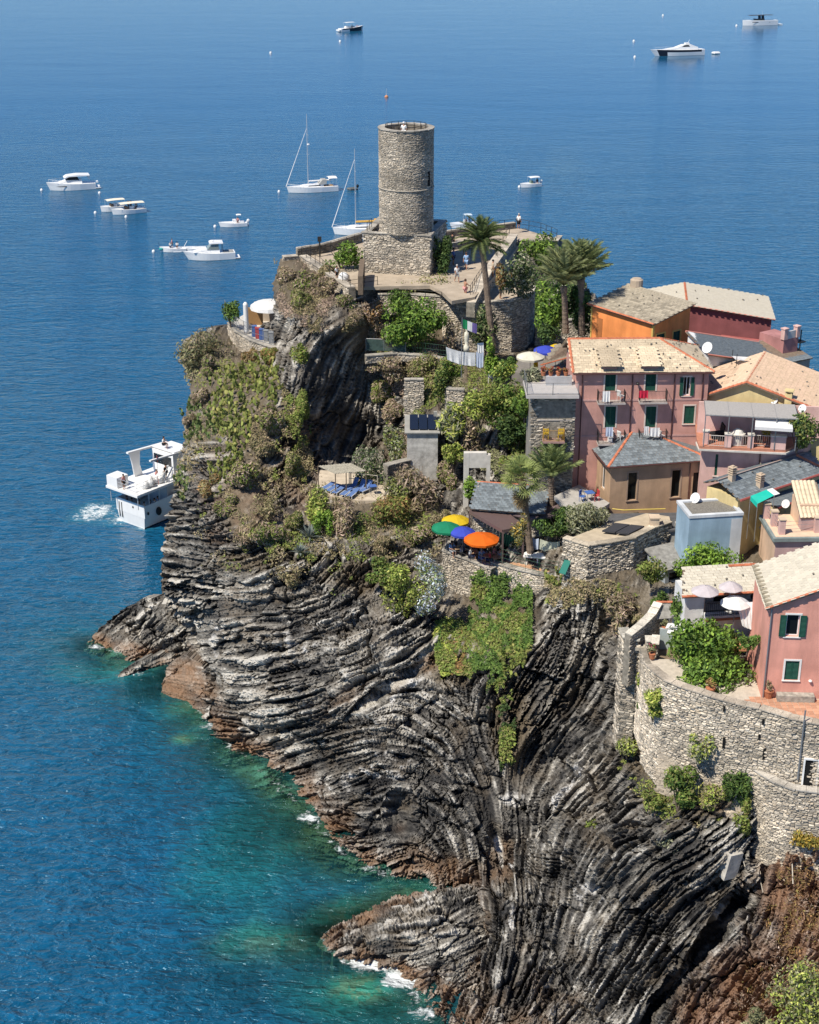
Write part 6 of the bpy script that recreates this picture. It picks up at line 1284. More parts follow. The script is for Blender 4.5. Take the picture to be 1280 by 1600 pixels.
def bush(label, box, pal, Y=None, n=None, size=.15, cat='shrub', name='shrub', clumps=10, asp=1.0, group=None, trunk=True, push=.35, mixpal=None, rngs=None):
    """shrub filling the photo box (x0,y0,x1,y1), rooted on the terrain there or at distance Y"""
    x0, y0, x1, y1 = box; cx, cy = (x0+x1)/2, (y0+y1)/2; c = PY(cx, cy, Y) if Y else surf(cx, cy+(y1-y0)*.2)
    if not Y: c = PY(cx, cy, c.y)
    s = scale_at(c); r = [(x1-x0)/2/s*1.2, 0, (y1-y0)/2/s*1.22]; r[1] = .5*(r[0]+r[2])*.85; c = PY(cx, cy, c.y-r[1]*push)
    SEED[0] += 1; rng = random.Random(SEED[0]); base = Vector((c.x, c.y+r[1]*.2, c.z-r[2])); t = thing(name, label, cat, base, group=group)
    size *= 1.15; n = int(n*1.5) if n else int(min(4200, max(300, 640*(r[0]*r[2]*4/(size/.15)**2)))); mb = MB(); pl = list(PALS[pal])+(list(PALS[mixpal]) if mixpal else [])
    foliage(mb, c-base, r, n, size, pl, rng, clumps, asp); mb.build('foliage', LEAF, t)
    if trunk:
        q = MB()
        for k in range(4): a = rng.uniform(0, 6.28); q.tube([(0,.1,-.5), (.3*r[0]*math.cos(a), .3*r[1]*math.sin(a), r[2]*.8), (.6*r[0]*math.cos(a), .6*r[1]*math.sin(a), r[2]*1.4)], .06, 5, .015)
        q.build('stems', BARK, t)
    return t
def twig(mb, c, n, L, rng, tint):
    d = (n+Vector((rng.gauss(0,.7), rng.gauss(0,.7), rng.gauss(0,.7)+.3))).normalized(); s = d.cross(Vector((rng.gauss(0,1), rng.gauss(0,1), .3))).normalized()*.018; mb.tint = tint
    mb.add([c-s, c+s, c+d*L+s*.4, c+d*L-s*.4], ((0,1,2,3),))
def carpet(name, label, poly, pal, n, size=.14, lift=.35, twigs=.0, holes=.5, cat=None, ctr='cliff', asp=1.0, seed=0, freq=24, mixpal=None, droop=0):
    """creeping plants over the rock inside a photo outline, broken up by gaps: nobody could count them, one object"""
    rng = random.Random(seed+len(label)); xs = [p[0] for p in poly]; ys = [p[1] for p in poly]; X = np.array([rng.uniform(min(xs), max(xs)) for _ in range(n*2)]); Yp = np.array([rng.uniform(min(ys), max(ys)) for _ in range(n*2)])
    jit = 17*fbm2(X/24, Yp/24, seed+2, 4); ok = in_poly(X+jit, Yp+jit, poly); gap = fbm2(X/freq, Yp/freq, seed+4, 3); ok &= gap > (holes*2-1)*.9
    X, Yp, gap = X[ok][:n], Yp[ok][:n], gap[ok][:n]; mb = MB(); b, x0, y0, st = ROCKS[ctr]; D = up(b, X, Yp, x0, y0, st); pl = PALS[pal]; pl2 = PALS[mixpal] if mixpal else pl
    m1 = fbm2(X/40, Yp/40, seed+9)
    for x, y, d, g, mm in zip(X, Yp, D, gap, m1):
        c = PY(x, y, d-rng.uniform(.05, lift)*(1+.8*max(0, g))); nn = Vector((rng.gauss(0,.5), -.6+rng.gauss(0,.5), .8+rng.gauss(0,.5))).normalized(); t = rng.choice(pl if mm < .05 else pl2); k = rng.uniform(.7,1.25)*(1+.25*g); t = tuple(min(.9, max(.005, q*k)) for q in t)
        if rng.random() < twigs: twig(mb, c, nn, size*rng.uniform(1.5,3.5), rng, t)
        else: leaf_quad(mb, c, nn, size*rng.uniform(.6,1.3), asp, rng, t)
    o = mb.build(name, LEAF); tag(o, label, cat, kind='stuff'); return o
def cactus(label, poly, n, size=.34, seed=0, pal='lime', cat='cactus', dens=None):
    """prickly pear thicket: flat oval pads in short chains on the slope"""
    rng = random.Random(seed+77); xs = [p[0] for p in poly]; ys = [p[1] for p in poly]; mb = MB(); k = 0; tries = 0; c0 = surf(sum(xs)/len(xs), sum(ys)/len(ys)); t = thing('prickly_pear', label, cat, c0, group='prickly pears on the cliff')
    while k < n and tries < n*30:
        tries += 1; x, y = rng.uniform(min(xs), max(xs)), rng.uniform(min(ys), max(ys))
        if not in_poly(np.array([x]), np.array([y]), poly)[0]: continue
        p = surf(x, y)-c0+Vector((0,-.55,.1))
        for j in range(rng.choice((2,3,4))):
            yaw = rng.uniform(-.9,.9); tilt = rng.gauss(0,.5); L = size*rng.uniform(.75,1.25); R = Matrix.Rotation(yaw, 3, 'Z') @ Matrix.Rotation(tilt, 3, 'Y') @ Matrix.Rotation(rng.gauss(0,.3), 3, 'X'); tn = rng.choice(((.27,.31,.075),(.33,.36,.10),(.20,.25,.06),(.40,.38,.12)) if pal == 'lime' else ((.13,.19,.06),(.17,.22,.07),(.22,.26,.09))); g = rng.uniform(.65,1.2)
            mb.tint = tuple(q*g for q in tn); prof = ((.10,0),(.36,.3),(.42,.62),(.26,.92),(.02,1.0)); vs = []
            for w, h in prof: vs += [R @ Vector((-w*L,0,h*L))+p, R @ Vector((0,-.07*L,h*L))+p, R @ Vector((w*L,0,h*L))+p, R @ Vector((0,.07*L,h*L))+p]
            mb.add(vs, [(4*i+a, 4*i+(a+1)%4, 4*i+4+(a+1)%4, 4*i+4+a) for i in range(4) for a in range(4)]); p = p+R @ Vector((rng.uniform(-.3,.3)*L, -.02, .85*L))+Vector((0,-.05,0)); k += 1
    mb.build('pads', LEAF, t)['kind'] = 'stuff'; return t
# fronds shared by the palms
def frond_mesh(L, droop, pairs, ll, tint, seed, vee=.5, name='frond'):
    rng = random.Random(seed); mb = MB(); pts = []
    for k in range(9): f = k/8; pts.append(Vector((L*(f-.12*droop*f*f), 0, L*(.30*f-.62*droop*f*f))))
    mb.tint = (.16,.15,.06); mb.tube(pts, .03, 4, .008)
    for i in range(pairs):
        f = .12+.86*i/pairs; k = min(7, int(f*8)); u = f*8-k; p = pts[k].lerp(pts[k+1], u); d = (pts[k+1]-pts[k]).normalized(); l = ll*math.sin(math.pi*(.12+.82*f))**.6*rng.uniform(.85,1.1)
        for sd in (-1, 1):
            v = (d*.75+Vector((0,sd,0))*.8+Vector((0,0,vee-.5*f+rng.gauss(0,.12)))).normalized(); g = rng.uniform(.7,1.25); mb.tint = tuple(q*g for q in tint); w = d*.022*L/2.2
            mb.add([p-w, p+w, p+v*l*.6+w*.8-Vector((0,0,.05*l)), p+v*l-Vector((0,0,.22*l))], ((0,1,2,3),))
    return mb.mesh(name, LEAF)
def fan_mesh(L, tint, seed, dead=False):
    rng = random.Random(seed); mb = MB(); mb.tint = (.20,.17,.07); e = Vector((L*.55,0,-.08*L if not dead else -.2)); mb.tube([(0,0,0), e], .025, 4, .012); n = 18
    for i in range(n):
        a = -1.9+3.8*i/(n-1); d = Vector((math.cos(a), math.sin(a), .15+rng.gauss(0,.06))); g = rng.uniform(.75,1.25); mb.tint = tuple(q*g for q in tint); s = Vector((-math.sin(a), math.cos(a), 0))*.045; l = L*.55*rng.uniform(.9,1.1); m = e+d*l*.55
        mb.add([e-s*.3, e+s*.3, m+s, m-s], ((0,1,2,3),)); mb.add([m-s, m+s, e+d*l-Vector((0,0,.28*l))], ((0,1,2),))
    return mb.mesh('fan_frond', LEAF)
def palm(label, trunk_px, Y, L, nf, tint, kind='date', r=.2, seed=0, dead=0, tilt=(-.35,1.15), skirt=0):
    rng = random.Random(seed); pts = [PY(x, y, Y) for x, y in trunk_px]; b = pts[0]-Vector((0,0,.5)); t = thing('palm_tree', label, 'palm tree', b, group='palm trees'); q = MB(); k = 26; pp = [b]+pts; path = []
    for i in range(k+1):
        f = i/k*(len(pp)-1); j = min(len(pp)-2, int(f)); path.append(pp[j].lerp(pp[j+1], f-j)-b)
    q.tube(path, [r*(1.25-.35*i/k)*(1.0+.10*(i % 2))*(1.35 if i > k-3 else 1) for i in range(k+1)], 9); q.build('trunk', mat('palm_bark', (.20,.15,.11), .95, .35, 7, .7, 14), t)
    top = path[-1]; ms = [frond_mesh(L*(1+.06*i), (.25+.16*i) if L > 2.6 else (.45+.2*i), 38, L*.26, tint, seed*10+i) for i in range(4)] if kind == 'date' else [fan_mesh(L, tint, seed*10+i) for i in range(4)]
    for i in range(nf):
        o = bpy.data.objects.new('frond', ms[i % 4]); COL.objects.link(o); o.parent = t; el = tilt[0]+(tilt[1]-tilt[0])*((i+.5)/nf)**.85; o.location = top+Vector((0,0,.1+.25*i/nf)); az = i*2.399+rng.uniform(-.2,.2)
        o.rotation_euler = (rng.uniform(-.25,.25), -el, az); o.scale = (rng.uniform(.85,1.08),)*3
    if skirt:
        md = [fan_mesh(L*.8, (.30,.22,.11), seed+50+i, True) for i in range(2)]
        for i in range(skirt):
            o = bpy.data.objects.new('dead_frond', md[i % 2]); COL.objects.link(o); o.parent = t; o.location = top-Vector((0,0,.1+.9*(i/skirt))); o.rotation_euler = (0, 1.15+rng.uniform(0,.3), i*2.4)
    return t
palm('tall date palm with a slim trunk in front of the round bastion', [(770,540),(766,505),(762,465),(757,415),(753,382)], 138.6, 2.5, 54, (.12,.16,.055), r=.26, seed=1, tilt=(-.45,1.45))
palm('bushy date palm left of the orange house, nearer the bastion', [(884,512),(883,480),(881,448)], 137.5, 3.3, 54, (.27,.30,.14), r=.26, seed=2, tilt=(.25,1.52))
palm('date palm with arching pale fronds right beside the orange house', [(909,515),(909,480),(908,436)], 138.5, 3.4, 54, (.25,.29,.12), r=.28, seed=3, tilt=(.3,1.52))
palm('fan palm with a skirt of dead fronds over the umbrella terrace', [(829,862),(824,820),(819,775),(816,752)], 112.4, 1.9, 28, (.26,.31,.10), 'fan', .24, 4, tilt=(-.5,1.2), skirt=14)
palm('short date palm beside the garden house, behind the fan palm', [(862,782),(862,765),(861,748)], 116.5, 2.9, 34, (.27,.33,.13), r=.22, seed=5, tilt=(.35,1.5))

B_ = bush
B_('bright green lemon tree above the green netting', (603,470,696,548), 'bright', 141.0, 3200, .17, 'tree', 'tree', 16, mixpal='green')
B_('low spreading green bush on the terrace left of the square tower base', (506,381,568,426), 'bright', 152.5, 1500, .13, mixpal='green')
B_('dark bush against the right side of the square tower base', (672,366,708,438), 'dark', 151.5, 1500, .15)
B_('yellow green bush below the lookout platform', (818,372,880,420), 'bright', 146.5, 1500, .15, mixpal='green')
B_('silvery green bush in the shade of the platform wall', (786,404,842,466), 'grey', 144.5, 1400, .15, mixpal='dark')
B_('dry rusty bush beside the ramp wall', (770,414,797,452), 'rust', 144.5, 700, .13)
B_('dense green thicket under the two date palms', (832,446,884,516), 'green', 140.5, 1700, .16, mixpal='bright')
B_('deep green thicket between the palm trunks and the orange house', (884,450,932,512), 'dark', 140.2, 1600, .16, mixpal='green')
B_('dark green shrub at the foot of the bastion right side', (836,505,870,540), 'dark', 136.5, 700, .15)
B_('sunlit low hedge along the rail under the tower base', (608,432,700,464), 'dryolive', 147.5, 1500, .12, mixpal='moss')
B_('small dark bush hanging over the long low wall', (603,450,644,486), 'green', 144.2, 800, .13)
B_('drooping olive green plant hanging over the round bastion', (734,484,782,552), 'olive', 140.2, 1500, .13, mixpal='dark', asp=1.8)
B_('reddish dry plant on the bastion left of the drooping plant', (692,500,720,545), 'dry', 140.6, 600, .12, mixpal='dryolive')
B_('bright green creeper climbing a pillar below the tall palm', (758,528,780,582), 'bright', 136.0, 900, .13, 'creeper', 'creeper')
B_('dark green shrub row behind the white laundry', (776,556,806,586), 'green', 131.5, 600, .14)
B_('yellow green shrub beside the cream parasol', (762,566,812,592), 'lime', 130.8, 700, .13, mixpal='green')
B_('grey green shrub in front of the roof terrace railing', (816,572,846,602), 'grey', 120.5, 600, .13)
B_('large dark evergreen bush overhanging the cliff below the lawn', (742,598,840,668), 'green', 128.0, 2600, .16, mixpal='moss', clumps=16)
B_('shaded dark bush under the large evergreen beside the stone house', (775,640,836,706), 'dark', 126.4, 1500, .16)
B_('tawny dry plant hanging below the lawn', (722,632,756,720), 'dryolive', 127.8, 900, .13, mixpal='dry')
B_('grey green spiky shrub above the solar panels', (690,632,738,682), 'grey', 127.6, 900, .17, mixpal='lime', asp=1.8)
B_('ivy curtain on the wall right of the netting', (670,562,702,640), 'moss', 132.6, 1100, .12, mixpal='dark')
B_('feathery olive tree behind the sun loungers', (552,694,606,770), 'grey', 127.5, 1500, .12, 'tree', 'tree', mixpal='dark')
B_('pale grey green shrub left of the solar hut', (602,664,640,722), 'grey', 129.0, 900, .13, mixpal='moss')
B_('yellow green rounded shrub at the left end of the sun terrace', (476,758,524,842), 'moss', 120.6, 1700, .13, mixpal='lime')
B_('red brown shrub at the right end of the sun terrace', (574,762,642,832), 'rust', 120.8, 1700, .13, mixpal='moss')
B_('dark olive shrub hanging below the sun terrace', (536,784,606,868), 'moss', 120.2, 1600, .13, mixpal='dark')
B_('dry twiggy grey shrub below the loungers', (510,778,566,846), 'dry', 120.0, 1300, .11, asp=2.2, mixpal='dryolive')
B_('tall dry brown scrub below the solar hut', (620,716,694,806), 'dry', 124.2, 1800, .12, asp=2, mixpal='dryolive')
B_('fresh green clump under the yellow flowered bush on the slope', (572,872,632,922), 'green', 112.0, 1100, .13, mixpal='moss')
B_('yellow green plant beside the pale blue flowers', (600,882,660,966), 'lime', 110.0, 1800, .12, mixpal='moss')
B_('pale blue flowering plumbago at the foot of the restaurant wall', (640,866,694,962), 'bloom', 109.6, 2200, .10, mixpal='grey')
B_('round bright green bush with yellow blossoms beside the blue shed', (1056,846,1158,918), 'bright', None, 2600, .15, mixpal='bright', clumps=18)
B_('small olive green bush beside the dark lean-to doorway', (996,876,1044,910), 'moss', 103.5, 900, .12)
B_('green climber on the broken stone wall beside the white house', (1016,918,1050,966), 'green', 99.0, 800, .12)
B_('shaggy dry plant on the cliff under the flat roofed building', (944,924,994,990), 'dryolive', None, 1100, .13, asp=2, mixpal='dry')
B_('big leafy vine covering a pergola beside the salmon house', (1044,966,1150,1050), 'bright', 87.6, 3000, .15, 'vine', 'vine', 22, mixpal='green', push=.1)
B_('lower skirt of vine leaves hanging over the village terrace', (1058,1020,1168,1092), 'green', 86.0, 2600, .14, 'vine', 'vine', 20, mixpal='bright', push=.1)
B_('dark ivy hanging down left of the rounded terrace wall', (1128,1194,1180,1262), 'green', 81.6, 1600, .11, 'ivy', 'ivy', mixpal='dark', trunk=False)
B_('trailing ivy strand under the hanging ivy', (1148,1250,1176,1312), 'moss', 80.4, 800, .10, 'ivy', 'ivy', trunk=False)
B_('green bush on the rocks under the pale rendered wall foot', (1036,1192,1092,1262), 'green', 82.0, 1600, .12, mixpal='moss')
B_('low green plant on striped rock left of the big bush', (1002,1234,1050,1268), 'moss', 83.6, 700, .11)
B_('yellow green wall plant low on the pier wall corner', (1006,1078,1040,1118), 'lime', 85.0, 900, .10)
B_('dark green wall plant below the yellow green one', (996,1086,1014,1124), 'green', 89.4, 400, .10)
B_('lime creeper beside the terrace steps', (996,1040,1012,1074), 'lime', 89.6, 400, .09)
B_('pale plant growing out of the curved retaining wall', (1076,1142,1118,1188), 'lime', 82.2, 700, .10, mixpal='grey')
B_('tuft on the rock left of the curved wall foot', (964,1150,1000,1180), 'lime', 90.0, 500, .10, mixpal='olive')
B_('pale green shrub in the lower right corner', (1206,1512,1300,1640), 'lime', 68.5, 2600, .10, mixpal='olive', clumps=18)
B_('small pale green shrub at the bottom edge left of the corner shrub', (1160,1572,1216,1640), 'olive', 69.0, 1000, .09)
B_('large grey green bush crowning the left shoulder of the headland', (282,508,368,606), 'olive', 147.5, 2600, .15, mixpal='dryolive', clumps=18)
B_('fresh green shrub behind the bar railing', (344,466,374,502), 'green', 150.5, 700, .13)
B_('dark hedge behind the brown canvas roof', (838,792,904,834), 'green', 112.6, 1400, .13, 'hedge', 'hedge', mixpal='dark')
B_('grey olive bush in front of the tan house', (886,784,952,838), 'olive', 110.6, 1900, .11, mixpal='grey')
B_('potted cactus bush in front of the brown pergola', (800,806,824,848), 'olive', 110.5, 500, .12, mixpal='gold')
B_('oleander pots under the end of the grey pergola', (1222,648,1278,698), 'dark', 113.4, 1500, .13, mixpal='moss')
B_('bright yellow green tuft on the dark outcrop shelf', (452,536,484,570), 'moss', None, 700, .12, mixpal='lime')
B_('sunlit green tuft left of the agave under the loungers', (488,792,520,846), 'bright', 119.0, 700, .12)
B_('green creeper on the concrete portal foot', (726,748,758,782), 'bright', 121.0, 600, .13)
B_('ochre flowering plant below the rounded terrace wall', (1236,1298,1300,1328), 'gold', 78.6, 900, .10)
B_('tuft of grass high on the tilted slab', (918,1280,944,1300), 'moss', None, 260, .10)
B_('grey green tuft in the crack of the striped rock', (1030,1300,1062,1334), 'grey', None, 420, .10)
B_('dry tuft on the cliff face above the waterline', (436,880,470,920), 'dryolive', None, 500, .11)
B_('small white flowered plant below the loungers', (650,880,690,900), 'moss', 111.5, 300, .10)
B_('rust coloured plant under the dark short retaining wall', (562,470,600,510), 'rust', 144.2, 900, .12, mixpal='dry')
B_('dark grassy plant on the rock under the dry twiggy shrub', (392,770,440,812), 'dryolive', None, 700, .11)
def agave(label, px, py, r, seed, tint=(.16,.19,.17)):
    rng = random.Random(seed); c = surf(px, py)+Vector((0,-.4,.1)); t = thing('agave', label, 'agave', c); mb = MB()
    for i in range(26):
        a = i*2.4; e = .2+1.1*i/26; L = r*rng.uniform(.8,1.1); d = Vector((math.cos(a)*math.cos(e), math.sin(a)*math.cos(e), math.sin(e))); s = Vector((-math.sin(a), math.cos(a), 0))*.09; g = rng.uniform(.7,1.25); mb.tint = tuple(q*g for q in tint); m = d*L*.5+Vector((0,0,-.02))
        mb.add([-s*.6, s*.6, m+s, m-s, d*L-Vector((0,0,.15*L))], ((0,1,2,3),(3,2,4)))
    mb.build('leaves', LEAF, t)
agave('blue grey agave rosette on the cliff below the yellow green shrub', 484, 838, 1.5, 1); agave('smaller agave hanging above the layered cliff', 470, 862, 1.0, 2)
cactus('broad prickly pear thicket in the middle of the left slope', [(330,600),(360,565),(400,580),(410,640),(390,690),(340,690),(325,640)], 480, .36, 1)
cactus('prickly pear patch spreading towards the dark outcrop', [(385,570),(425,560),(440,600),(430,640),(405,610)], 220, .34, 2)
cactus('prickly pears on the left rim above the sea', [(286,640),(315,620),(345,660),(330,690),(292,690)], 190, .34, 3, 'green')
cactus('yellowish prickly pears lower on the slope', [(322,740),(350,695),(385,690),(380,725),(350,775)], 230, .34, 4)
cactus('prickly pears hanging over the edge above the ferry', [(272,745),(290,725),(300,750),(285,785)], 50, .32, 5, 'green')
cactus('prickly pears at the foot of the ivy bank', [(770,1000),(825,995),(835,1030),(790,1060)], 110, .30, 6)
cactus('small prickly pear clump by the white chair', [(690,640),(725,655),(720,680),(695,675)], 40, .30, 7)
cactus('prickly pear clump under the green hatch', [(850,895),(885,890),(890,915),(855,915)], 50, .30, 8)
C_ = carpet
C_('dry_scrub', 'dry pinkish scrub on the brow left of the tower', [(436,412),(470,404),(520,430),(560,470),(590,470),(560,520),(500,520),(440,500),(424,470)], 'dry', 10000, .12, .6, .6, .38, mixpal='dryolive', seed=1)
C_('dry_scrub', 'dry brown scrub over the upper left slope', [(300,590),(350,540),(430,550),(450,620),(440,720),(420,800),(350,830),(290,800),(270,760),(290,660)], 'dryolive', 9000, .12, .4, .4, .52, mixpal='moss', seed=2)
C_('dry_scrub', 'dry scrub and weeds around the sun terrace bank', [(460,700),(520,760),(600,780),(690,800),(690,860),(600,880),(480,880),(400,880),(360,840),(430,760)], 'dryolive', 9500, .12, .45, .4, .48, mixpal='moss', seed=3)
C_('dry_scrub', 'weeds on the ledges below the castle gardens', [(590,480),(700,490),(700,560),(690,700),(640,740),(600,640),(570,560)], 'dry', 9000, .12, .4, .4, .40, mixpal='moss', seed=4)
C_('ivy', 'thick green ivy covering the bank below the restaurant', [(738,884),(780,892),(832,905),(832,1000),(790,1060),(720,1060),(680,1040),(690,985),(730,960)], 'green', 13000, .13, .6, 0, .22, mixpal='moss', seed=5)
C_('ivy', 'dangling plants below the ivy bank on the dark rock', [(760,1050),(800,1060),(806,1130),(800,1200),(786,1210),(770,1120)], 'moss', 2600, .11, .4, .1, .35, mixpal='dark', seed=6)
C_('ivy', 'yellowing plants at the left edge of the ivy bank', [(676,985),(700,960),(735,985),(720,1060),(690,1062)], 'lime', 2200, .12, .4, .1, .35, mixpal='rust', seed=7)
C_('dry_scrub', 'weeds around the garden below the lawn', [(690,560),(830,560),(840,720),(800,760),(720,720),(690,640)], 'moss', 7000, .13, .5, .15, .35, mixpal='olive', seed=8)
C_('dry_scrub', 'creepers under the flat roofed stone building', [(850,900),(920,900),(1000,930),(1010,985),(960,985),(930,940),(880,960),(850,940)], 'dryolive', 3600, .12, .4, .2, .45, mixpal='moss', seed=9)
C_('dry_scrub', 'tangled brown growth on the lower right slope', [(1190,1330),(1300,1310),(1300,1640),(1100,1640),(1130,1560),(1200,1480),(1230,1400)], 'rust', 5000, .09, .22, .8, .5, mixpal='dry', seed=10)
C_('dry_scrub', 'weeds on the rock under the curved retaining wall', [(960,1170),(1030,1170),(1130,1230),(1180,1270),(1170,1310),(1060,1300),(1000,1260)], 'moss', 3200, .10, .3, .2, .5, mixpal='dryolive', seed=11)
C_('wild_plants', 'green tangle between the palms and the lookout', [(790,400),(880,380),(930,460),(930,510),(840,510),(790,460)], 'green', 5000, .15, .6, 0, .25, mixpal='dark', seed=12)
C_('dry_scrub', 'thin dry tufts on the upper ledges of the layered cliff', [(270,830),(360,820),(480,860),(560,880),(520,930),(400,900),(280,880)], 'dryolive', 2200, .10, .3, .4, .62, mixpal='moss', seed=13)
C_('moss_streak', 'green growth streaking down beside the dark outcrop', [(440,600),(480,640),(490,740),(480,780),(450,760),(440,680)], 'moss', 2600, .11, .35, .2, .42, mixpal='dryolive', seed=14)

SCRUB = [q.strip() for q in '''dry scrub clump at the left tip of the brow; dry scrub clump on top of the brow beside the first one; dry scrub clump on the brow under the terrace edge; dry scrub clump below the short dark retaining wall; dry scrub right of the dark outcrop top; olive brown scrub right above the bar hut canopy; olive brown scrub under the white bundle; dry scrub between the big left bush and the prickly pears; rusty scrub directly under the bar terrace wall; rusty scrub where the bar wall meets the outcrop; tall dry scrub on the left rim; dry scrub right of the prickly pear thicket; dry scrub at the left silhouette above the rim cactus; large round dry bush on the lower left slope; rusty tuft beside the yellowish prickly pears; dry tuft under the yellowish prickly pears; olive brown scrub between round dry bush and sun terrace; wide dry scrub above the layered cliff; dry tuft left of the wide scrub above the layered cliff; olive brown scrub left of the agave; olive brown scrub under the red brown shrub; dry scrub above the pale blue flowers; olive brown scrub left of the green parasol; dry scrub left under the netting; wide olive brown scrub under the bleached garden wall; tall dry scrub beside the recess of the dark outcrop; dry scrub left above the solar hut; olive brown scrub right of the bleached wall; long mossy clump under the dark outcrop; long mossy clump on the left edge of the dark outcrop; dry scrub left end of the netting; dry scrub right of the solar hut foot'''.split(';')]
for i, (x, y, w, h, pl) in enumerate(((452,430,40,34,'dry'),(478,440,36,34,'dry'),(505,452,40,36,'dry'),(540,470,38,32,'dry'),(560,490,34,28,'dry'),(470,470,34,30,'dryolive'),(512,430,34,26,'dryolive'),(330,575,34,34,'dry'),(395,552,40,30,'rust'),(425,560,36,30,'rust'),(318,620,30,40,'dry'),(420,660,36,50,'dry'),(300,660,26,36,'dry'),(384,745,54,60,'dry'),(330,762,36,36,'rust'),(350,790,40,34,'dry'),(410,700,34,40,'dryolive'),(420,840,50,40,'dry'),(380,840,36,30,'dry'),(462,815,34,40,'dryolive'),(600,850,40,30,'dryolive'),(650,840,44,44,'dry'),(690,815,30,34,'dryolive'),(600,560,40,30,'dry'),(640,575,50,40,'dryolive'),(600,600,44,60,'dry'),(616,640,34,44,'dry'),(668,610,30,40,'dryolive'),(460,730,30,50,'moss'),(470,640,30,60,'moss'),(590,520,36,36,'dry'),(700,740,30,50,'dry'))):
    B_(SCRUB[i], (x-w/2, y-h/2, x+w/2, y+h/2), pl, None, None, .11, clumps=6, asp=1.8, group='scrub clumps on the slopes', trunk=False, push=.25, mixpal=('dryolive','moss')[i % 2])
B_('green bush in front of the white house side wall', (1048,930,1082,972), 'green', 92.5, 800, .12)
B_('grey green hanging scrub over the bleached garden wall', (640,552,700,600), 'dryolive', 138.0, 1200, .12, mixpal='moss')
B_('dry scrub over the left end of the bleached garden wall', (576,556,640,592), 'dry', 139.5, 1000, .12, mixpal='dryolive')

B_('sunny yellow green creeper spilling over the lawn edge', (724,606,780,660), 'lime', 127.0, 1300, .14, mixpal='moss', cat='creeper', name='creeper')
B_('bright bush under the garden house terrace corner', (800,606,842,650), 'bright', 121.5, 1000, .14, mixpal='green')
B_('yellow green bush left of the concrete portal', (690,690,730,730), 'moss', 126.0, 800, .13, mixpal='lime')
B_('bright green bush between the washing line and the lemon tree', (684,556,722,600), 'moss', 133.0, 900, .13, mixpal='bright')
B_('green bush on the slope below the stone hut wall', (600,744,650,786), 'moss', 123.0, 900, .12, mixpal='olive')
B_('small green clump on the pale rendered wall foot', (1092,1196,1120,1226), 'moss', 83.4, 400, .10)
B_('yellow green weeds between the rendered wall foot and the hanging ivy', (1086,1226,1140,1262), 'dryolive', 81.6, 800, .10, mixpal='lime')
# ------------------------------------------------------------------ boats
GEL = mat('white_gelcoat', (.78,.78,.77), .3, .03, 2, spec=.5); NAVY = mat('dark_hull_paint', (.018,.022,.035), .25, spec=.5); TINT = mat('tinted_glass', (.015,.018,.022), .12, spec=.6); CANV = mat('cream_canvas', (.72,.66,.54), .8, .05, 3); TEAK = mat('teak_deck', (.36,.25,.15), .7, .2, 5); ALU = mat('aluminium_spar', (.62,.63,.64), .4, metal=.5); YCAN = mat('ochre_canvas', (.62,.36,.07), .8, .08, 3); FEND = mat('black_fender', (.02,.02,.02), .6); DKCAN = mat('dark_canvas', (.05,.05,.055), .8)
def hull(L, B, H, name, m, parent, bow=.16, stern=.82, flare=.10, draft=.25, z_off=0, deck=None, sheer=.25, stripe=None):
    """hull along x: stern at x=0, bow at x=L; returns hull object"""
    q = MB(); N = 14; rings = []
    for i in range(N+1):
        f = i/N; w = B/2*min(1, (stern+(1-stern)*min(1, f/.35)))*(1 if f < .5 else max(.015, 1-((f-.5)/.5)**2.2)); top = H*(1+sheer*f*f); xo = L*f+(L*bow*.55 if f > .99 else L*bow*.5*max(0, (f-.6)/.4)**2)
        fl = 1-flare*(.3+.7*f); rings.append([Vector((L*f, 0, -draft)), Vector((L*f, w*fl*.75, -draft*.6)), Vector((L*f+(xo-L*f)*.2, w*fl, .05)), Vector((L*f+(xo-L*f)*.65, w*(fl*.35+.65), top*.62)), Vector((xo, w, top)), Vector((xo, w*.9, top+.02)), Vector((xo, -w*.9, top+.02)), Vector((xo, -w, top)), Vector((L*f+(xo-L*f)*.65, -w*(fl*.35+.65), top*.62)), Vector((L*f+(xo-L*f)*.2, -w*fl, .05)), Vector((L*f, -w*fl*.75, -draft*.6))])
    q.loft(rings, True)
    if stripe:
        q.mi = 0
        for k in range(len(q.f)):
            c = sum((Vector(q.v[i]) for i in q.f[k]), Vector())/len(q.f[k])
            if c.z < -.1: q.m[k] = 1
            if stripe == 'band' and .35*H < c.z < .92*H*(1+sheer*.5) and abs(c.y) > .1 and .06*L < c.x < .97*L: q.m[k] = 2
    return q.build(name, [m, NAVY, NAVY], parent)
def cabin(prof, w, m, parent, name='cabin', taper=.8):
    """side profile (x,z) list extruded across the boat with a narrower top"""
    zs = [p[1] for p in prof]; lo, hi = min(zs), max(zs); q = MB(); rings = []
    for s in (-1, 1): rings.append([Vector((x, s*w/2*(1-(1-taper)*(z-lo)/(hi-lo+1e-6)), z)) for x, z in prof])
    q.loft(rings, True); return q.build(name, m, parent)
def rails(parent, L, B, z, x0, h=.6, name='bow_rail', x1=None):
    q = MB(); x1 = x1 or L*1.04; pt = []
    for s in (1, -1):
        l = [Vector((x0+(x1-x0)*k/5, s*B/2*.88*max(.05, 1-((k/5))**2.2), z+h+.12*k/5)) for k in range(6)]; q.tube(l, .018, 4)
        for p in l: q.tube([p, p-Vector((0,0,h))], .014, 4)
    q.build(name, ALU, parent)
def boat_at(name, label, bow, stern, cat='boat', group='boats at their moorings'):
    """boat root at the stern waterline with +x towards the bow; returns root, length"""
    b, s = P(*bow, 0), P(*stern, 0); d = b-s; t = thing(name, label, cat, s, math.atan2(d.y, d.x), group); return t, d.length
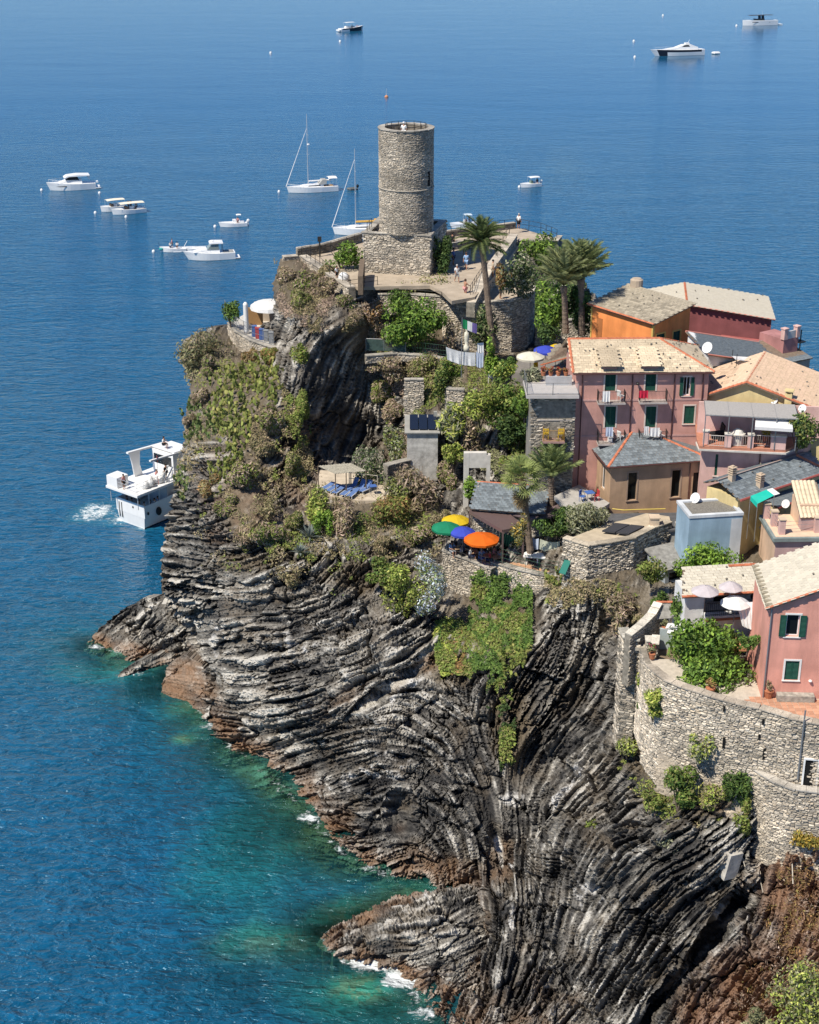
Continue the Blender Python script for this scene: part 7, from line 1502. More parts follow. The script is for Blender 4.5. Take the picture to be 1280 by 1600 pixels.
def windows(parent, pts, y, name='window'):
    q = MB()
    for s in (1, -1): q.add([Vector((x, s*y, z)) for x, z in pts]+[Vector((x, s*(y-.04), z)) for x, z in pts], (tuple(range(len(pts))), tuple(range(len(pts), 2*len(pts)))[::-1])+tuple((i, (i+1)%len(pts), len(pts)+(i+1)%len(pts), len(pts)+i) for i in range(len(pts))))
    return q.build(name, TINT, parent)
def outboard(t, x, y=0, z=.5, m=None):
    q = MB(); q.ell((x-.3, y, z+.35), (.35,.22,.4), 8, 5); q.bb((x-.38,y-.08,-.2),(x-.18,y+.08,z+.1)); q.build('outboard_motor', m or GEL, t)
def canopy(t, x0, x1, w, z, m, h0=.4, arch=.12, poles=True, name='canopy'):
    q = MB(); rings = []
    for i in range(5): f = i/4; x = x0+(x1-x0)*f; rings.append([Vector((x, w/2*s, z+arch*(1-s*s)+.06*math.sin(math.pi*f))) for s in (-1,-.5,0,.5,1)]+[Vector((x, w/2*s, z-.05+arch*(1-s*s)+.06*math.sin(math.pi*f))) for s in (1,.5,0,-.5,-1)])
    q.loft(rings, True); q.build(name, m, t)
    if poles:
        g = MB()
        for x in (x0+.1, (x0+x1)/2, x1-.1):
            for s in (-1, 1): g.tube([(x, s*w/2*.96, h0), (x, s*w/2*.96, z)], .025, 4)
        g.build('canopy_poles', ALU, t)

# motor yacht far left
t, L = boat_at('motor_yacht', 'white motor yacht with dark hull windows and a hardtop, far left', (80,297.5), (149,293.5))
hull(L, 3.8, 1.35, 'hull', GEL, t, bow=.18, stripe='water', sheer=.35)
cabin([(L*.30,1.35),(L*.86,1.55),(L*.72,1.95),(L*.62,2.3),(L*.30,2.2)], 2.6, GEL, t); cabin([(L*.12,3.2),(L*.40,3.35),(L*.63,3.15),(L*.70,2.75),(L*.66,2.75),(L*.58,3.0),(L*.12,3.05)], 3.0, GEL, t, 'hardtop', .95)
cabin([(L*.36,2.2),(L*.67,2.35),(L*.58,3.02),(L*.40,3.02)], 2.5, TINT, t, 'windscreen', .9); windows(t, [(L*.32,.72),(L*.82,.95),(L*.90,1.12),(L*.32,1.0)], 1.72, 'hull_window'); rails(t, L, 3.8, 1.7, L*.6)
q = MB(); q.bb((L*.12,-1.2,2.3),(L*.16,-1.1,3.1)).bb((L*.12,1.1,2.3),(L*.16,1.2,3.1)); q.build('top_supports', GEL, t)
q = MB(); q.bb((-1.1,-1.6,.25),(0,1.6,.4)); q.build('swim_platform', GEL, t); q = MB(); q.bb((-.6,.4,1.4),(-.2,1.5,1.75)); q.build('tender_chock', GEL, t)
# two canopied tour boats moored together
def tour(bow, stern, label, w=2.5, cz=2.15, cx=(.05,.80)):
    t, L = boat_at('tour_boat', label, bow, stern); hull(L, w, .85, 'hull', GEL, t, bow=.08, stripe='water', sheer=.45); q = MB(); q.bb((L*.04,-w*.36,.86),(L*.7,w*.36,.93)); q.build('deck', TEAK, t)
    q = MB(); q.bb((L*.35,-.5,.93),(L*.5,.5,1.5)); q.bb((L*.08,-w*.36,.93),(L*.3,w*.36,1.25)); q.build('engine_box', GEL, t); canopy(t, L*cx[0], L*cx[1], w*.86, cz, CANV, .9); q = MB(); q.bb((L*.1,-w*.42,.95),(L*.55,-w*.36,1.2)).bb((L*.55,-w*.3,.94),(L*.62,w*.3,1.5)); q.build('seats', mat('seat_brown', (.20,.13,.09), .7), t); return t, L
T1 = tour((177,335.5), (227,330.5), 'white tour boat under a cream canopy, nearer of two moored side by side')
T2 = tour((159,331), (196,327), 'tour boat with a cream canopy, partly hidden behind its neighbour', 2.3, 2.3)
# small open boat
def open_boat(name, label, bow, stern, B=2.1, H=.75, motor=True, extra=None):
    t, L = boat_at(name, label, bow, stern); hull(L, B, H, 'hull', GEL, t, bow=.14, stripe='water', sheer=.3); q = MB(); q.bb((L*.42,-.45,H),(L*.54,.45,H+.65)); q.build('console', GEL, t); q = MB(); q.bb((L*.12,-B*.36,H+.005),(L*.28,B*.36,H+.32)); q.build('seat', GEL, t)
    if motor: outboard(t, 0, 0, H-.1)
    return t, L
OB1 = open_boat('open_motorboat', 'small white open motorboat with a raised white sunshade, alone right of the cruisers', (345,354.5), (386,352.5)); t, L = OB1
q = MB(); q.tube([(L*.4,0,1.2),(L*.34,0,2.3)], .025, 4); q.build('sunshade_pole', ALU, t); canopy(t, L*.22, L*.40, 1.0, 2.3, GEL, poles=False, name='sunshade')
cabin([(L*.30,.75),(L*.55,.75),(L*.44,1.4)], 1.2, GEL, t, 'sun_hood')
t, L = boat_at('rowing_gozzo', 'small white gozzo with a teal bow and people sitting aboard', (252,393.5), (291,392.0)); hull(L, 1.9, .62, 'hull', GEL, t, bow=.12, sheer=.6, stripe='water'); GZ = (t, L)
q = MB(); q.ell((L*.97,0,.6), (.55,.5,.3), 8, 5); q.build('bow_cover', mat('teal_paint', (.03,.30,.28), .5), t); q = MB(); q.tube([(L*.1,.2,.7),(-.3,.3,2.0)], .06, 5); q.build('folded_sunshade', GEL, t); q = MB(); q.tube([(L*1.05,0,.7),(L*1.08,0,1.9)], .03, 4); q.build('stem_post', NAVY, t)
t, L = boat_at('dinghy', 'white dinghy moored behind the cabin cruiser', (285,392), (322,391)); hull(L, 1.8, .6, 'hull', GEL, t, bow=.1, stripe='water')
# cabin cruiser
t, L = boat_at('cabin_cruiser', 'white cabin cruiser with a tall windscreen and bow sprit beside the gozzo', (297,406), (367,402.5)); hull(L, 3.2, 1.25, 'hull', GEL, t, bow=.26, stripe='water', sheer=.30)
cabin([(L*.34,1.3),(L*.92,1.5),(L*.70,1.95),(L*.52,2.0),(L*.34,1.9)], 2.3, GEL, t); cabin([(L*.36,1.9),(L*.62,1.95),(L*.50,3.0),(L*.36,3.0)], 2.1, mat('hazy_glass', (.20,.24,.23), .2, spec=.5), t, 'windscreen', .92); cabin([(L*.26,3.0),(L*.56,3.0),(L*.55,3.16),(L*.50,3.28),(L*.26,3.2)], 2.4, GEL, t, 'hardtop', .95)
q = MB(); q.bb((L*1.18,-.12,1.55),(L*1.36,.12,1.68)); q.ell((L*.49,0,3.35), (.3,.3,.12), 8, 4); q.build('bow_sprit', GEL, t); q = MB(); q.tube([(L*.27,1.0,1.3),(L*.27,1.0,3.0)], .04, 4); q.tube([(L*.27,-1.0,1.3),(L*.27,-1.0,3.0)], .04, 4); q.tube([(L*.3,.6,3.2),(L*.28,.6,4.3)], .015, 4); q.build('hardtop_posts', NAVY, t); rails(t, L, 3.2, 1.55, L*.55); q = MB(); q.bb((-.9,-1.3,.2),(0,1.3,.32)); q.build('swim_platform', GEL, t)
q = MB(); q.bb((L*.03,-1.1,1.26),(L*.25,1.1,1.34)); q.build('cockpit_floor', mat('cockpit_grey', (.30,.30,.29), .7), t)
# sailing boats
def sailboat(label, bow, stern, mast_top_py, mastf=.58, H=1.15, cover=None, B=3.5, jib=.80, bim=True):
    t, L = boat_at('sailing_boat', label, bow, stern, 'sailing boat'); hull(L, B, H, 'hull', GEL, t, bow=.10, stripe='water', sheer=.22, stern=.78)
    M = Matrix.Translation(t.location) @ Matrix.Rotation(t.rotation_euler.z, 4, 'Z'); mp = M @ Vector((L*mastf,0,H)); mh = top_z(mp, mast_top_py); q = MB(); q.tube([(L*mastf,0,H),(L*mastf,0,mh)], .11, 6, .07)
    for f in (.45,.72): z = H+(mh-H)*f; q.tube([(L*mastf,-1.0,z),(L*mastf-.1,1.0,z)], .03, 4)
    q.build('mast', ALU, t); q = MB(); q.tube([(L*1.06,0,H*1.2),(L*mastf+.1,0,H+(mh-H)*jib)], .10, 5, .05); q.build('furled_jib', GEL, t)
    q = MB(); q.tube([(L*mastf,0,H+1.2),(L*.12,0,H+1.25)], .16 if not cover else .22, 6); q.build('boom_cover', cover or GEL, t)
    g = MB()
    for s in (-1, 1): g.tube([(L*mastf-.2,s*B*.45,H),(L*mastf,s*.95,H+(mh-H)*.72),(L*mastf,0,mh)], .012, 3)
    g.tube([(0,0,H),(L*mastf,0,mh)], .012, 3); g.build('rigging', ALU, t)
    cabin([(L*.30,H),(L*.80,H+.1),(L*.70,H+.4),(L*.40,H+.62),(L*.30,H+.6)], 1.9, GEL, t, 'coachroof'); windows(t, [(L*.36,H+.2),(L*.62,H+.22),(L*.60,H+.34),(L*.38,H+.40)], .93)
    q = MB(); q.bb((L*.08,-B*.28,H+.03),(L*.29,B*.28,H+.09)); q.build('cockpit', TEAK, t); rails(t, L, B, H*1.1, L*.65, .55)
    return t, L, H
t, L, H_ = sailboat('white sailing boat with a sprayhood and cockpit bimini, left of its small tender', (452,301), (527,297), 178, .60); canopy(t, L*.02, L*.20, 2.6, H_+1.75, GEL, H_+.1, .25); cabin([(L*.24,H_+.6),(L*.40,H_+.6),(L*.32,H_+1.5),(L*.24,H_+1.5)], 2.2, mat('grey_sprayhood', (.35,.35,.33), .7), t, 'sprayhood', .9)
q = MB(); q.ell((L*.585,.3,H_+9.2), (.35,.25,.25), 8, 4); q.build('radar', GEL, t)
t, L, H_ = sailboat('white sailing boat with an ochre sail cover, partly behind the round tower', (524,366), (604,364), 232, .60, 1.2, YCAN, 3.6, .86); canopy(t, L*.06, L*.24, 2.6, H_+1.4, YCAN, H_+.1, .25)
t, L = boat_at('tender', 'dark grey inflatable tender between the two sailing boats', (543,297.5), (557,296)); q = MB(); q.tube([(0,.6,.3),(L*.8,.6,.3),(L,0,.4),(L*.8,-.6,.3),(0,-.6,.3)], .22, 7); q.build('tube', mat('grey_rubber', (.13,.14,.14), .6), t); q = MB(); q.bb((.05,-.5,.12),(L*.8,.5,.2)); q.build('floor', GEL, t); outboard(t, 0, 0, .4, FEND)
# boats right of the tower
t, L = OB2 = open_boat('green_motorboat', 'small motorboat with a green hull and white bimini, alone right of the tower', (815,293), (844,290.5), 2.0, .75); t.children[0].data.materials[0] = mat('grey_green_hull', (.16,.22,.17), .4); canopy(t, L*.10, L*.62, 1.8, 2.15, GEL, .75)
t, L = OB3 = open_boat('speedboat', 'white speedboat with a pale T top behind the lookout railing', (706,356), (748,353.5), 2.2, .8); canopy(t, L*.28, L*.55, 1.6, 2.5, mat('pale_blue_canvas', (.52,.62,.70), .7), .8)
t, L = boat_at('black_hull_yacht', 'sleek yacht with a black hull band and white superstructure, upper right', (1026,87.5), (1098,85)); hull(L, 4.6, 2.1, 'hull', GEL, t, bow=.26, stripe='band', sheer=.15, flare=.2)
cabin([(L*.16,2.1),(L*.84,2.3),(L*.66,2.75),(L*.60,2.9),(L*.45,3.9),(L*.30,4.0),(L*.14,2.9)], 3.4, GEL, t); cabin([(L*.32,3.2),(L*.50,3.15),(L*.44,3.8),(L*.36,3.85)], 3.05, TINT, t, 'window', .97); q = MB(); q.tube([(L*.36,0,4.0),(L*.30,0,5.6)], .05, 4); q.bb((L*.32,-.8,4.02),(L*.40,.8,4.5)); q.build('radar_arch', GEL, t); rails(t, L, 4.6, 2.5, L*.55); windows(t, [(L*.62,2.45),(L*.76,2.42),(L*.70,2.62),(L*.63,2.68)], 1.3, 'side_window')
t, L = boat_at('inflatable', 'white inflatable tender floating right of the black banded yacht', (1113,84.5), (1123,84)); q = MB(); q.tube([(0,.8,.4),(L*.8,.8,.4),(L,0,.5),(L*.8,-.8,.4),(0,-.8,.4)], .38, 7); q.build('tube', GEL, t); q = MB(); q.bb((.1,-.6,.2),(L*.7,.6,.9)); q.build('console', GEL, t)
t, L = boat_at('walkaround_yacht', 'white boat with black T top and dark hull strip, topmost right', (1161,40), (1213,38.5)); hull(L, 4.0, 2.1, 'hull', GEL, t, bow=.04, stripe='water', sheer=.12, flare=.12); windows(t, [(L*.25,1.25),(L*.78,1.4),(L*.78,1.65),(L*.25,1.5)], 1.88, 'hull_window'); canopy(t, L*.15, L*.85, 3.0, 4.3, DKCAN, 2.0, .05, False, 'black_top'); q = MB()
for x in (.42,.52): q.box((L*x,0,3.2), (.35,2.0,2.1), 0, 0, .15)
q.build('top_supports', NAVY, t); q = MB(); q.bb((L*.40,-1.2,2.1),(L*.66,1.2,2.9)); q.build('console', TINT, t); q = MB(); q.tube([(L*.45,0,4.3),(L*.45,0,6.2)], .04, 4); q.build('aerial', ALU, t); q = MB(); q.bb((-2.6,-1.2,.15),(-.2,1.2,.4)); q.build('tender_platform', GEL, t)
t, L = TB3 = boat_at('excursion_boat', 'excursion boat with a white sunshade and many people, topmost in the middle', (566,47), (531,49.5)); hull(L, 3.4, 1.3, 'hull', GEL, t, bow=.10, stripe='band', sheer=.5); canopy(t, L*.22, L*.60, 2.4, 3.6, GEL, 1.3); q = MB(); q.bb((-1.0,-1.3,.3),(L*.25,1.3,.9)); q.bb((L*.25,-.8,1.3),(L*.4,.8,2.1)); q.build('stern_deck', GEL, t)
# mooring buoys
q = MB(); q.lathe([(.02,-.3),(.25,-.22),(.32,0),(.28,.25),(.12,.42),(.02,.46)], 10); q.mi = 1; q.lathe([(.05,.44),(.05,.6)], 5); bo = q.build('buoy', [GEL, METAL_GY], smooth=False)
BUOYS = [(65,297.5,'small white mooring buoy off the bow of the far left motor yacht'),(155.5,302,'small white buoy just behind the stern of the far left motor yacht'),(149,333,'small white buoy off the bow of the two moored tour boats'),(197,339.5,'white buoy in front of the nearer canopied tour boat'),(240,393.5,'white buoy left of the teal bowed gozzo'),(336,354.5,'white buoy off the bow of the lone open motorboat'),(436,300,'white buoy left of the sailing boat with the bimini'),(811.5,292.5,'white buoy beside the green hulled motorboat'),(692,358,'white buoy left of the speedboat behind the lookout'),(1151,40.5,'white buoy at the bow of the topmost right boat'),(1036,24.5,'tiny white buoy high above the black banded yacht'),(990.5,64.5,'upper of two tiny buoys left of the black banded yacht'),(992,89.5,'lower of two tiny buoys left of the black banded yacht'),(423,83,'lone tiny white buoy in open water, upper middle'),(531.5,65,'tiny white buoy under the topmost excursion boat')]
for i, (x, y, lab) in enumerate(BUOYS):
    o = bo if i == 0 else bo.copy()
    if i: COL.objects.link(o)
    o.location = P(x, y, 0); tag(o, lab, 'buoy', 'mooring buoys'); k = 1.0 if y > 200 else 1.5; o.scale = (k,k,k)
t = thing('spar_buoy', 'orange spar buoy with a tall thin pole in open water above the tower', 'buoy', P(604,152,0)); q = MB(); q.lathe([(.05,-.4),(.5,-.2),(.62,.1),(.5,.45),(.15,.7)], 10); q.build('float', mat('faded_orange', (.55,.24,.12), .6), t); q = MB(); q.tube([(0,0,.6),(0,0,1.2)], .14, 6); q.tube([(0,0,1.2),(0,0,2.7)], .05, 5); q.build('pole', ALU, t)

# ferry behind the headland
cst = P(229,828,0); a = math.atan2(.78,.62); t = thing('ferry', 'white two deck passenger ferry turning behind the rocky headland', 'ferry', cst, a, 'boats at their moorings'); FERRY = t; t.scale = (.85,1,1.2); W_ = 4.6; L = 15.0
q = MB(); rings = []
for i in range(9):
    f = i/8; w = 1 if f < .55 else max(.04, 1-((f-.55)/.45)**2); x = L*f; top = 2.3+.9*f*f; y0, y1 = W_/2-W_/2*w, W_/2+W_/2*w; k = .88; m_ = W_/2
    rings.append([Vector((x, m_+(y0-m_)*k*.9, -.4)), Vector((x, m_+(y0-m_)*k, .12)), Vector((x-.15, y0, top)), Vector((x-.15, m_+(y0-m_)*.96, top)), Vector((x-.1, m_+(y0-m_)*.95, 1.1)), Vector((x-.1, m_+(y1-m_)*.95, 1.1)), Vector((x-.15, m_+(y1-m_)*.96, top)), Vector((x-.15, y1, top)), Vector((x, m_+(y1-m_)*k, .12)), Vector((x, m_+(y1-m_)*k*.9, -.4))])
q.loft(rings, True)
for k in range(len(q.f)):
    if all(q.v[i][2] < .13 for i in q.f[k]): q.m[k] = 1
q.build('hull', [GEL, NAVY], t)
q = MB(); q.bb((-.12,.0,1.1),(.02,W_,2.35)); q.build('stern_bulwark', GEL, t)
q = MB(); q.bb((-1.4,-.25,3.5),(L*.7,W_+.25,3.72)); q.build('upper_deck', GEL, t)
q = MB(); q.bb((4.5,.5,1.1),(L*.7,W_-.5,3.5)); q.build('saloon', mat('shaded_white', (.62,.62,.61), .5), t)
q = MB()
for x in (-1.0,.9,2.7): 
    for y in (.1,W_-.1): q.tube([(x,y,2.2 if x > -.5 else 2.2),(x,y,3.5)], .05, 5)
q.build('deck_pillars', ALU, t)
q = MB(); q.bb((-1.3,W_-1.6,3.72),(.6,W_+.1,4.75)); q.build('stair_casing', GEL, t)
q = MB()
for z in (.35,.7,1.05): q.tube([(-.2+.0,-.15,3.72+z),(L*.65,-.15,3.72+z)], .02, 4); q.tube([(-1.3,-.15,3.72+z),(-1.3,W_-1.7,3.72+z)], .02, 4); q.tube([(-1.3,-.15,3.72+z),(-.2,-.15,3.72+z)], .02, 4)
for k in range(10): x = -1.3+k*1.2; q.tube([(x,-.15,3.72),(x,-.15,4.8)], .02, 4)
q.build('deck_railing', ALU, t)
cabin([(2.9,3.72),(4.3,3.72),(3.9,4.8),(4.1,6.2),(2.2,6.3),(2.6,5.2)], .14, GEL, t, 'arch_fin', 1)
for ob in t.children:
    if ob.name.startswith('arch_fin'): ob.location = (0, W_-.4, 0)
q = MB(); q.box((5.2, W_-.45, 6.15), (6.6, .35, .16), 0, 0, .05); q.box((5.2, .5, 6.1), (6.6, .25, .14), 0, 0, .05); q.box((7.4, W_*.5, 6.1), (2.6, W_*.8, .12), 0, 0, .04); q.build('arch_roof', GEL, t); q = MB(); q.bb((6.0,.6,3.72),(9.5,W_-.6,6.0)); q.build('wheelhouse', GEL, t); q = MB(); q.bb((5.97,.9,4.7),(5.99,W_-.9,5.6)); q.build('wheelhouse_window', TINT, t)
q = MB(); rng = random.Random(4)
for k in range(9): q.ell((1.0+k*.42, .9+rng.uniform(-.2,.4), 4.05+rng.uniform(0,.25)), (.55,.6,.42), 8, 5)
q.build('covered_raft', mat('crumpled_tarp', (.74,.74,.73), .7, .08, 2, .7, 5), t, smooth=True)
q = MB(); q.box((4.6,.2,4.3), (2.2,.1,.12), 0, 0, -.7); q.box((4.6,.9,4.3), (2.2,.1,.12), 0, 0, -.7); q.build('stairs', GEL, t)
q = MB(); q.ell((2.3,-.02,1.35), (.42,.28,.42), 10, 6); q.build('fender', FEND, t); q = MB(); q.ell((.5,-.0,1.5), (.16,.1,.16), 8, 4); q.ell((-.12,W_*.4,1.9), (.1,.12,.12), 8, 4); q.build('hawse_ring', FEND, t)
q = MB(); q.bb((-.16,W_-.55,.5),(-.125,W_-.45,2.0)).bb((-.16,W_-.95,.5),(-.125,W_-.85,2.0)); q.build('stern_ladder', FEND, t); q = MB(); q.tube([(3.0,.4,3.72),(3.0,.4,6.6)], .03, 4); q.add([(3.0,.4,6.5),(3.0,.4,5.9),(3.5,.7,5.8),(3.5,.7,6.4)], ((0,1,2,3),)); q.build('flagstaff', mat('flag_red', (.45,.12,.10), .8), t)
# ------------------------------------------------------------------ people
SKIN = [mat('skin_tan', (.42,.22,.14), .6), mat('skin_light', (.55,.33,.24), .6)]
HAIRM = [mat('dark_hair', (.02,.015,.012), .7), mat('brown_hair', (.09,.05,.03), .7), mat('grey_hair', (.42,.40,.38), .7)]
CL = {k: mat('cloth_'+k, c, .85, .08, 6) for k, c in dict(white=(.74,.73,.71), navy=(.03,.04,.09), black=(.015,.015,.017), sky=(.25,.38,.58), grey=(.26,.27,.28), red=(.45,.05,.05), pink=(.60,.28,.27), beige=(.48,.39,.28), blue=(.06,.13,.36), green=(.08,.20,.12)).items()}
def skin_mesh(name, V, E, R, mt, sub=1):
    me = bpy.data.meshes.new(name); me.from_pydata(V, E, []); o = bpy.data.objects.new(name, me); COL.objects.link(o)
    md = o.modifiers.new('skin', 'SKIN'); 
    for i, r in enumerate(R): me.skin_vertices[0].data[i].radius = (r, r)
    me.skin_vertices[0].data[0].use_root = True
    o.modifiers.new('sub', 'SUBSURF').levels = sub
    dg = bpy.context.evaluated_depsgraph_get(); ev = o.evaluated_get(dg); m2 = bpy.data.meshes.new_from_object(ev); m2.name = name; bpy.data.objects.remove(o); bpy.data.meshes.remove(me)
    m2.materials.clear(); m2.materials.append(mt); m2.polygons.foreach_set('use_smooth', [True]*len(m2.polygons)); return m2
def pose(kind):
    J = {'pel': (0,0,.92), 'wai': (0,.01,1.08), 'che': (0,.0,1.30), 'nek': (0,-.0,1.47), 'chi': (0,-.03,1.56), 'hed': (0,-.02,1.66)}
    for s, n in ((1,'L'), (-1,'R')):
        J.update({'sh'+n: (.19*s,0,1.41), 'el'+n: (.25*s,.03,1.14), 'wr'+n: (.26*s,-.05,.90), 'hp'+n: (.10*s,0,.88), 'kn'+n: (.11*s,-.02,.49), 'an'+n: (.11*s,.02,.09), 'to'+n: (.13*s,-.14,.04)})
    if kind == 'walk': J.update({'knL': (.1,-.20,.52), 'anL': (.1,-.22,.10), 'toL': (.1,-.38,.06), 'knR': (-.1,.08,.49), 'anR': (-.1,.32,.14), 'toR': (-.1,.22,.03), 'elL': (.25,.12,1.15), 'wrL': (.25,.16,.93), 'elR': (-.25,-.06,1.15), 'wrR': (-.24,-.22,.98)})
    if kind == 'photo': J.update({'elL': (.28,-.22,1.32), 'wrL': (.10,-.36,1.52), 'elR': (-.28,-.22,1.32), 'wrR': (-.10,-.36,1.52)})
    if kind == 'lean': J.update({'elL': (.30,-.18,1.20), 'wrL': (.38,-.42,1.10), 'elR': (-.28,-.16,1.18), 'wrR': (-.2,-.40,1.10)})
    if kind == 'sit':
        J = {k: (x, y, z-.44) for k, (x, y, z) in J.items()}
        for s, n in ((1,'L'), (-1,'R')): J.update({'hp'+n: (.10*s,0,.46), 'kn'+n: (.13*s,-.44,.50), 'an'+n: (.12*s,-.42,.08), 'to'+n: (.13*s,-.58,.04), 'el'+n: (.27*s,-.10,.74), 'wr'+n: (.16*s,-.34,.74)})
    return J
def person_proto(kind):
    J = pose(kind); ks = list(J); ix = {k: i for i, k in enumerate(ks)}; V = [J[k] for k in ks]; Rr = {'pel': .145, 'wai': .125, 'che': .15, 'nek': .058, 'chi': .085, 'hed': .098, 'sh': .068, 'el': .045, 'wr': .030, 'hp': .10, 'kn': .062, 'an': .042, 'to': .038}; R = [Rr.get(k, Rr.get(k[:2])) for k in ks]
    E = [('pel','wai'),('wai','che'),('che','nek'),('nek','chi'),('chi','hed')]+[(a+n, b+n) for n in 'LR' for a, b in (('sh','el'),('el','wr'),('hp','kn'),('kn','an'),('an','to'))]+[('che','sh'+n) for n in 'LR']+[('pel','hp'+n) for n in 'LR']; E = [(ix[a], ix[b]) for a, b in E]
    for n in 'LR':                                              # palm, four fingers and a thumb
        w = Vector(J['wr'+n]); d = (w-Vector(J['el'+n])).normalized(); s = d.cross(Vector((0,1,.2))).normalized(); pi = len(V); V.append(tuple(w+d*.07)); R.append(.034); E.append((ix['wr'+n], pi))
        for k, l in enumerate((.075,.085,.08,.06)): V.append(tuple(w+d*(.09+l)+s*(k-1.5)*.026)); R.append(.009); E.append((pi, len(V)-1))
        V.append(tuple(w+d*.07+s*.06*(1 if n == 'L' else -1))); R.append(.010); E.append((ix['wr'+n], len(V)-1))
    body = skin_mesh('body_'+kind, V, E, R, SKIN[0])
    def sub(keys, f, extra=()):
        kk = [k for k in keys]; jx = {k: i for i, k in enumerate(kk)}; vv = [J[k] for k in kk]; rr = [Rr.get(k, Rr.get(k[:2]))*f+.012 for k in kk]; ee = [(jx[a], jx[b]) for a, b in extra]; return vv, ee, rr
    v, e, r = sub(['pel','wai','che','shL','shR','elL','elR'], 1.08, [('pel','wai'),('wai','che'),('che','shL'),('che','shR'),('shL','elL'),('shR','elR')]); shirt = skin_mesh('shirt_'+kind, v, e, r, CL['white'])
    v, e, r = sub(['pel','hpL','hpR','knL','knR'], 1.12, [('pel','hpL'),('pel','hpR'),('hpL','knL'),('hpR','knR')]); shorts = skin_mesh('shorts_'+kind, v, e, r, CL['navy'])
    h = Vector(J['hed']); q = MB(); q.ell(h+Vector((0,.025,.03)), (.108,.118,.105), 10, 6); hair = q.mesh('hair_'+kind, HAIRM[0]); q = MB()
    q.ell(h+Vector((0,-.115,-.015)), (.014,.02,.022), 6, 3); q.mi = 1
    for s in (-1, 1): q.ell(h+Vector((s*.036,-.096,.015)), (.014,.01,.010), 6, 3)
    q.mi = 2; q.ell(h+Vector((0,-.093,-.055)), (.028,.012,.008), 6, 3); face = q.mesh('face_'+kind, [SKIN[0], HAIRM[0], CL['red']])
    return body, shirt, shorts, hair, face
PP = {k: person_proto(k) for k in ('stand', 'walk', 'photo', 'lean', 'sit')}
_vc = {}
def var(me, m):
    k = (me.name, m.name)
    if k not in _vc: c = me.copy(); c.materials[0] = m; _vc[k] = c
    return _vc[k]
def person(label, loc, rz, kind='stand', shirt='white', shorts='navy', hair=0, sk=0, bag=None, sc=1.0, group=None, hat=None):
    t = thing('person', label, 'person', loc, rz, group); t.scale = (sc,sc,sc); b, s, p, h, f = PP[kind]
    for nm, me, m in (('body', b, SKIN[sk]), ('shirt', s, CL[shirt] if shirt else None), ('shorts', p, CL[shorts]), ('hair', h, HAIRM[hair] if not hat else CL[hat]), ('face', f, SKIN[sk])):
        if m is None: continue
        o = bpy.data.objects.new(nm, var(me, m)); COL.objects.link(o); o.parent = t
    if bag: q = MB(); z = 1.22 if kind != 'sit' else .8; q.ell((0,.2,z), (.16,.11,.24), 8, 6); q.build('backpack', CL[bag], t)
    return t
p_ = person
p_('man in a white shirt and grey shorts walking on the castle terrace', P(714,441,30), .4, 'walk', 'white', 'grey', 2)
p_('woman in a blue dress walking away up the castle terrace', P(728.5,421,30), 2.9, 'walk', 'sky', 'sky', 1)
p_('person in blue half hidden by the dark bush beside the tower base', P(708.5,414,30), 1.2, 'stand', 'blue', 'navy', 0)
p_('person in beige taking a picture near the inner wall', P(726,400,30), 2.6, 'photo', 'pink', 'beige', 1)
p_('bare chested man in swim shorts leaning at the rail beside the stair', P(727,464,29.6), 2.2, 'lean', None, 'pink', 1)
p_('man in a white shirt with a dark backpack on the round bastion', P(782,467,28.5), 1.9, 'stand', 'white', 'navy', 2, bag='navy')
p_('person in white at the very top of the round tower', Vector((-.55,149.75,43.12)), 3.0, 'stand', 'white', 'white', 1, hat='white')
p_('person in a white shirt on the square tower base by the railing', P(648,363,34.0)+Vector((0,.3,0)), 1.0, 'stand', 'white', 'black', 2)
p_('dark clothed person behind the tall palm crown on the terrace', P(754,414,30), 2.0, 'stand', 'navy', 'navy', 0)
p_('person in a pale top standing at the seaward end of the lookout', P(810.5,358,30.4), 2.5, 'stand', 'white', 'black', 2)
p_('yellow shirted person beside the rusty bush on the ramp', P(770,433,30), 1.8, 'stand', 'beige', 'beige', 0)
p_('dark statue-like person near the seaward parapet beside the dark bush', P(707,389,30), 2.6, 'stand', 'black', 'black', 0)
p_('dark haired person in black beside the white bundle at the terrace edge', P(526.5,437,30.0), .8, 'stand', 'white', 'black', 0, sc=.8)
# restaurant guests
zr = 15.6
G = [(706,868,.5,'sky','grey'),(712,862,-1.2,'black','navy'),(722,872,2.4,'navy','black'),(735,876,1.4,'white','navy'),(744,868,-2,'red','black'),(752,879,.6,'sky','blue'),(758,871,2.9,'black','grey'),(766,882,-1.5,'red','navy'),(772,876,1.2,'pink','beige'),(781,880,2.5,'grey','black')]
GL = ('guest in sky blue nearest the green parasol pole','guest in black behind the sky blue one under the green parasol','guest in navy under the blue parasol','guest in white at the middle restaurant table','guest in red facing the pergola under the orange parasol','guest in sky blue and blue trousers at the orange parasol edge','guest in black under the middle of the orange parasol','guest in red at the terrace railing','guest in pink at the table nearest the green screen','guest in grey at the right end of the restaurant tables')
for (x, y, a, s, b), gl in zip(G, GL): p_(gl, P(x, y, zr), a, 'sit', s, b, x % 2, group='guests under the restaurant parasols')
p_('waiter in a white shirt standing between the yellow parasol and the pergola', P(757,852,zr), .3, 'stand', 'white', 'black', 0)
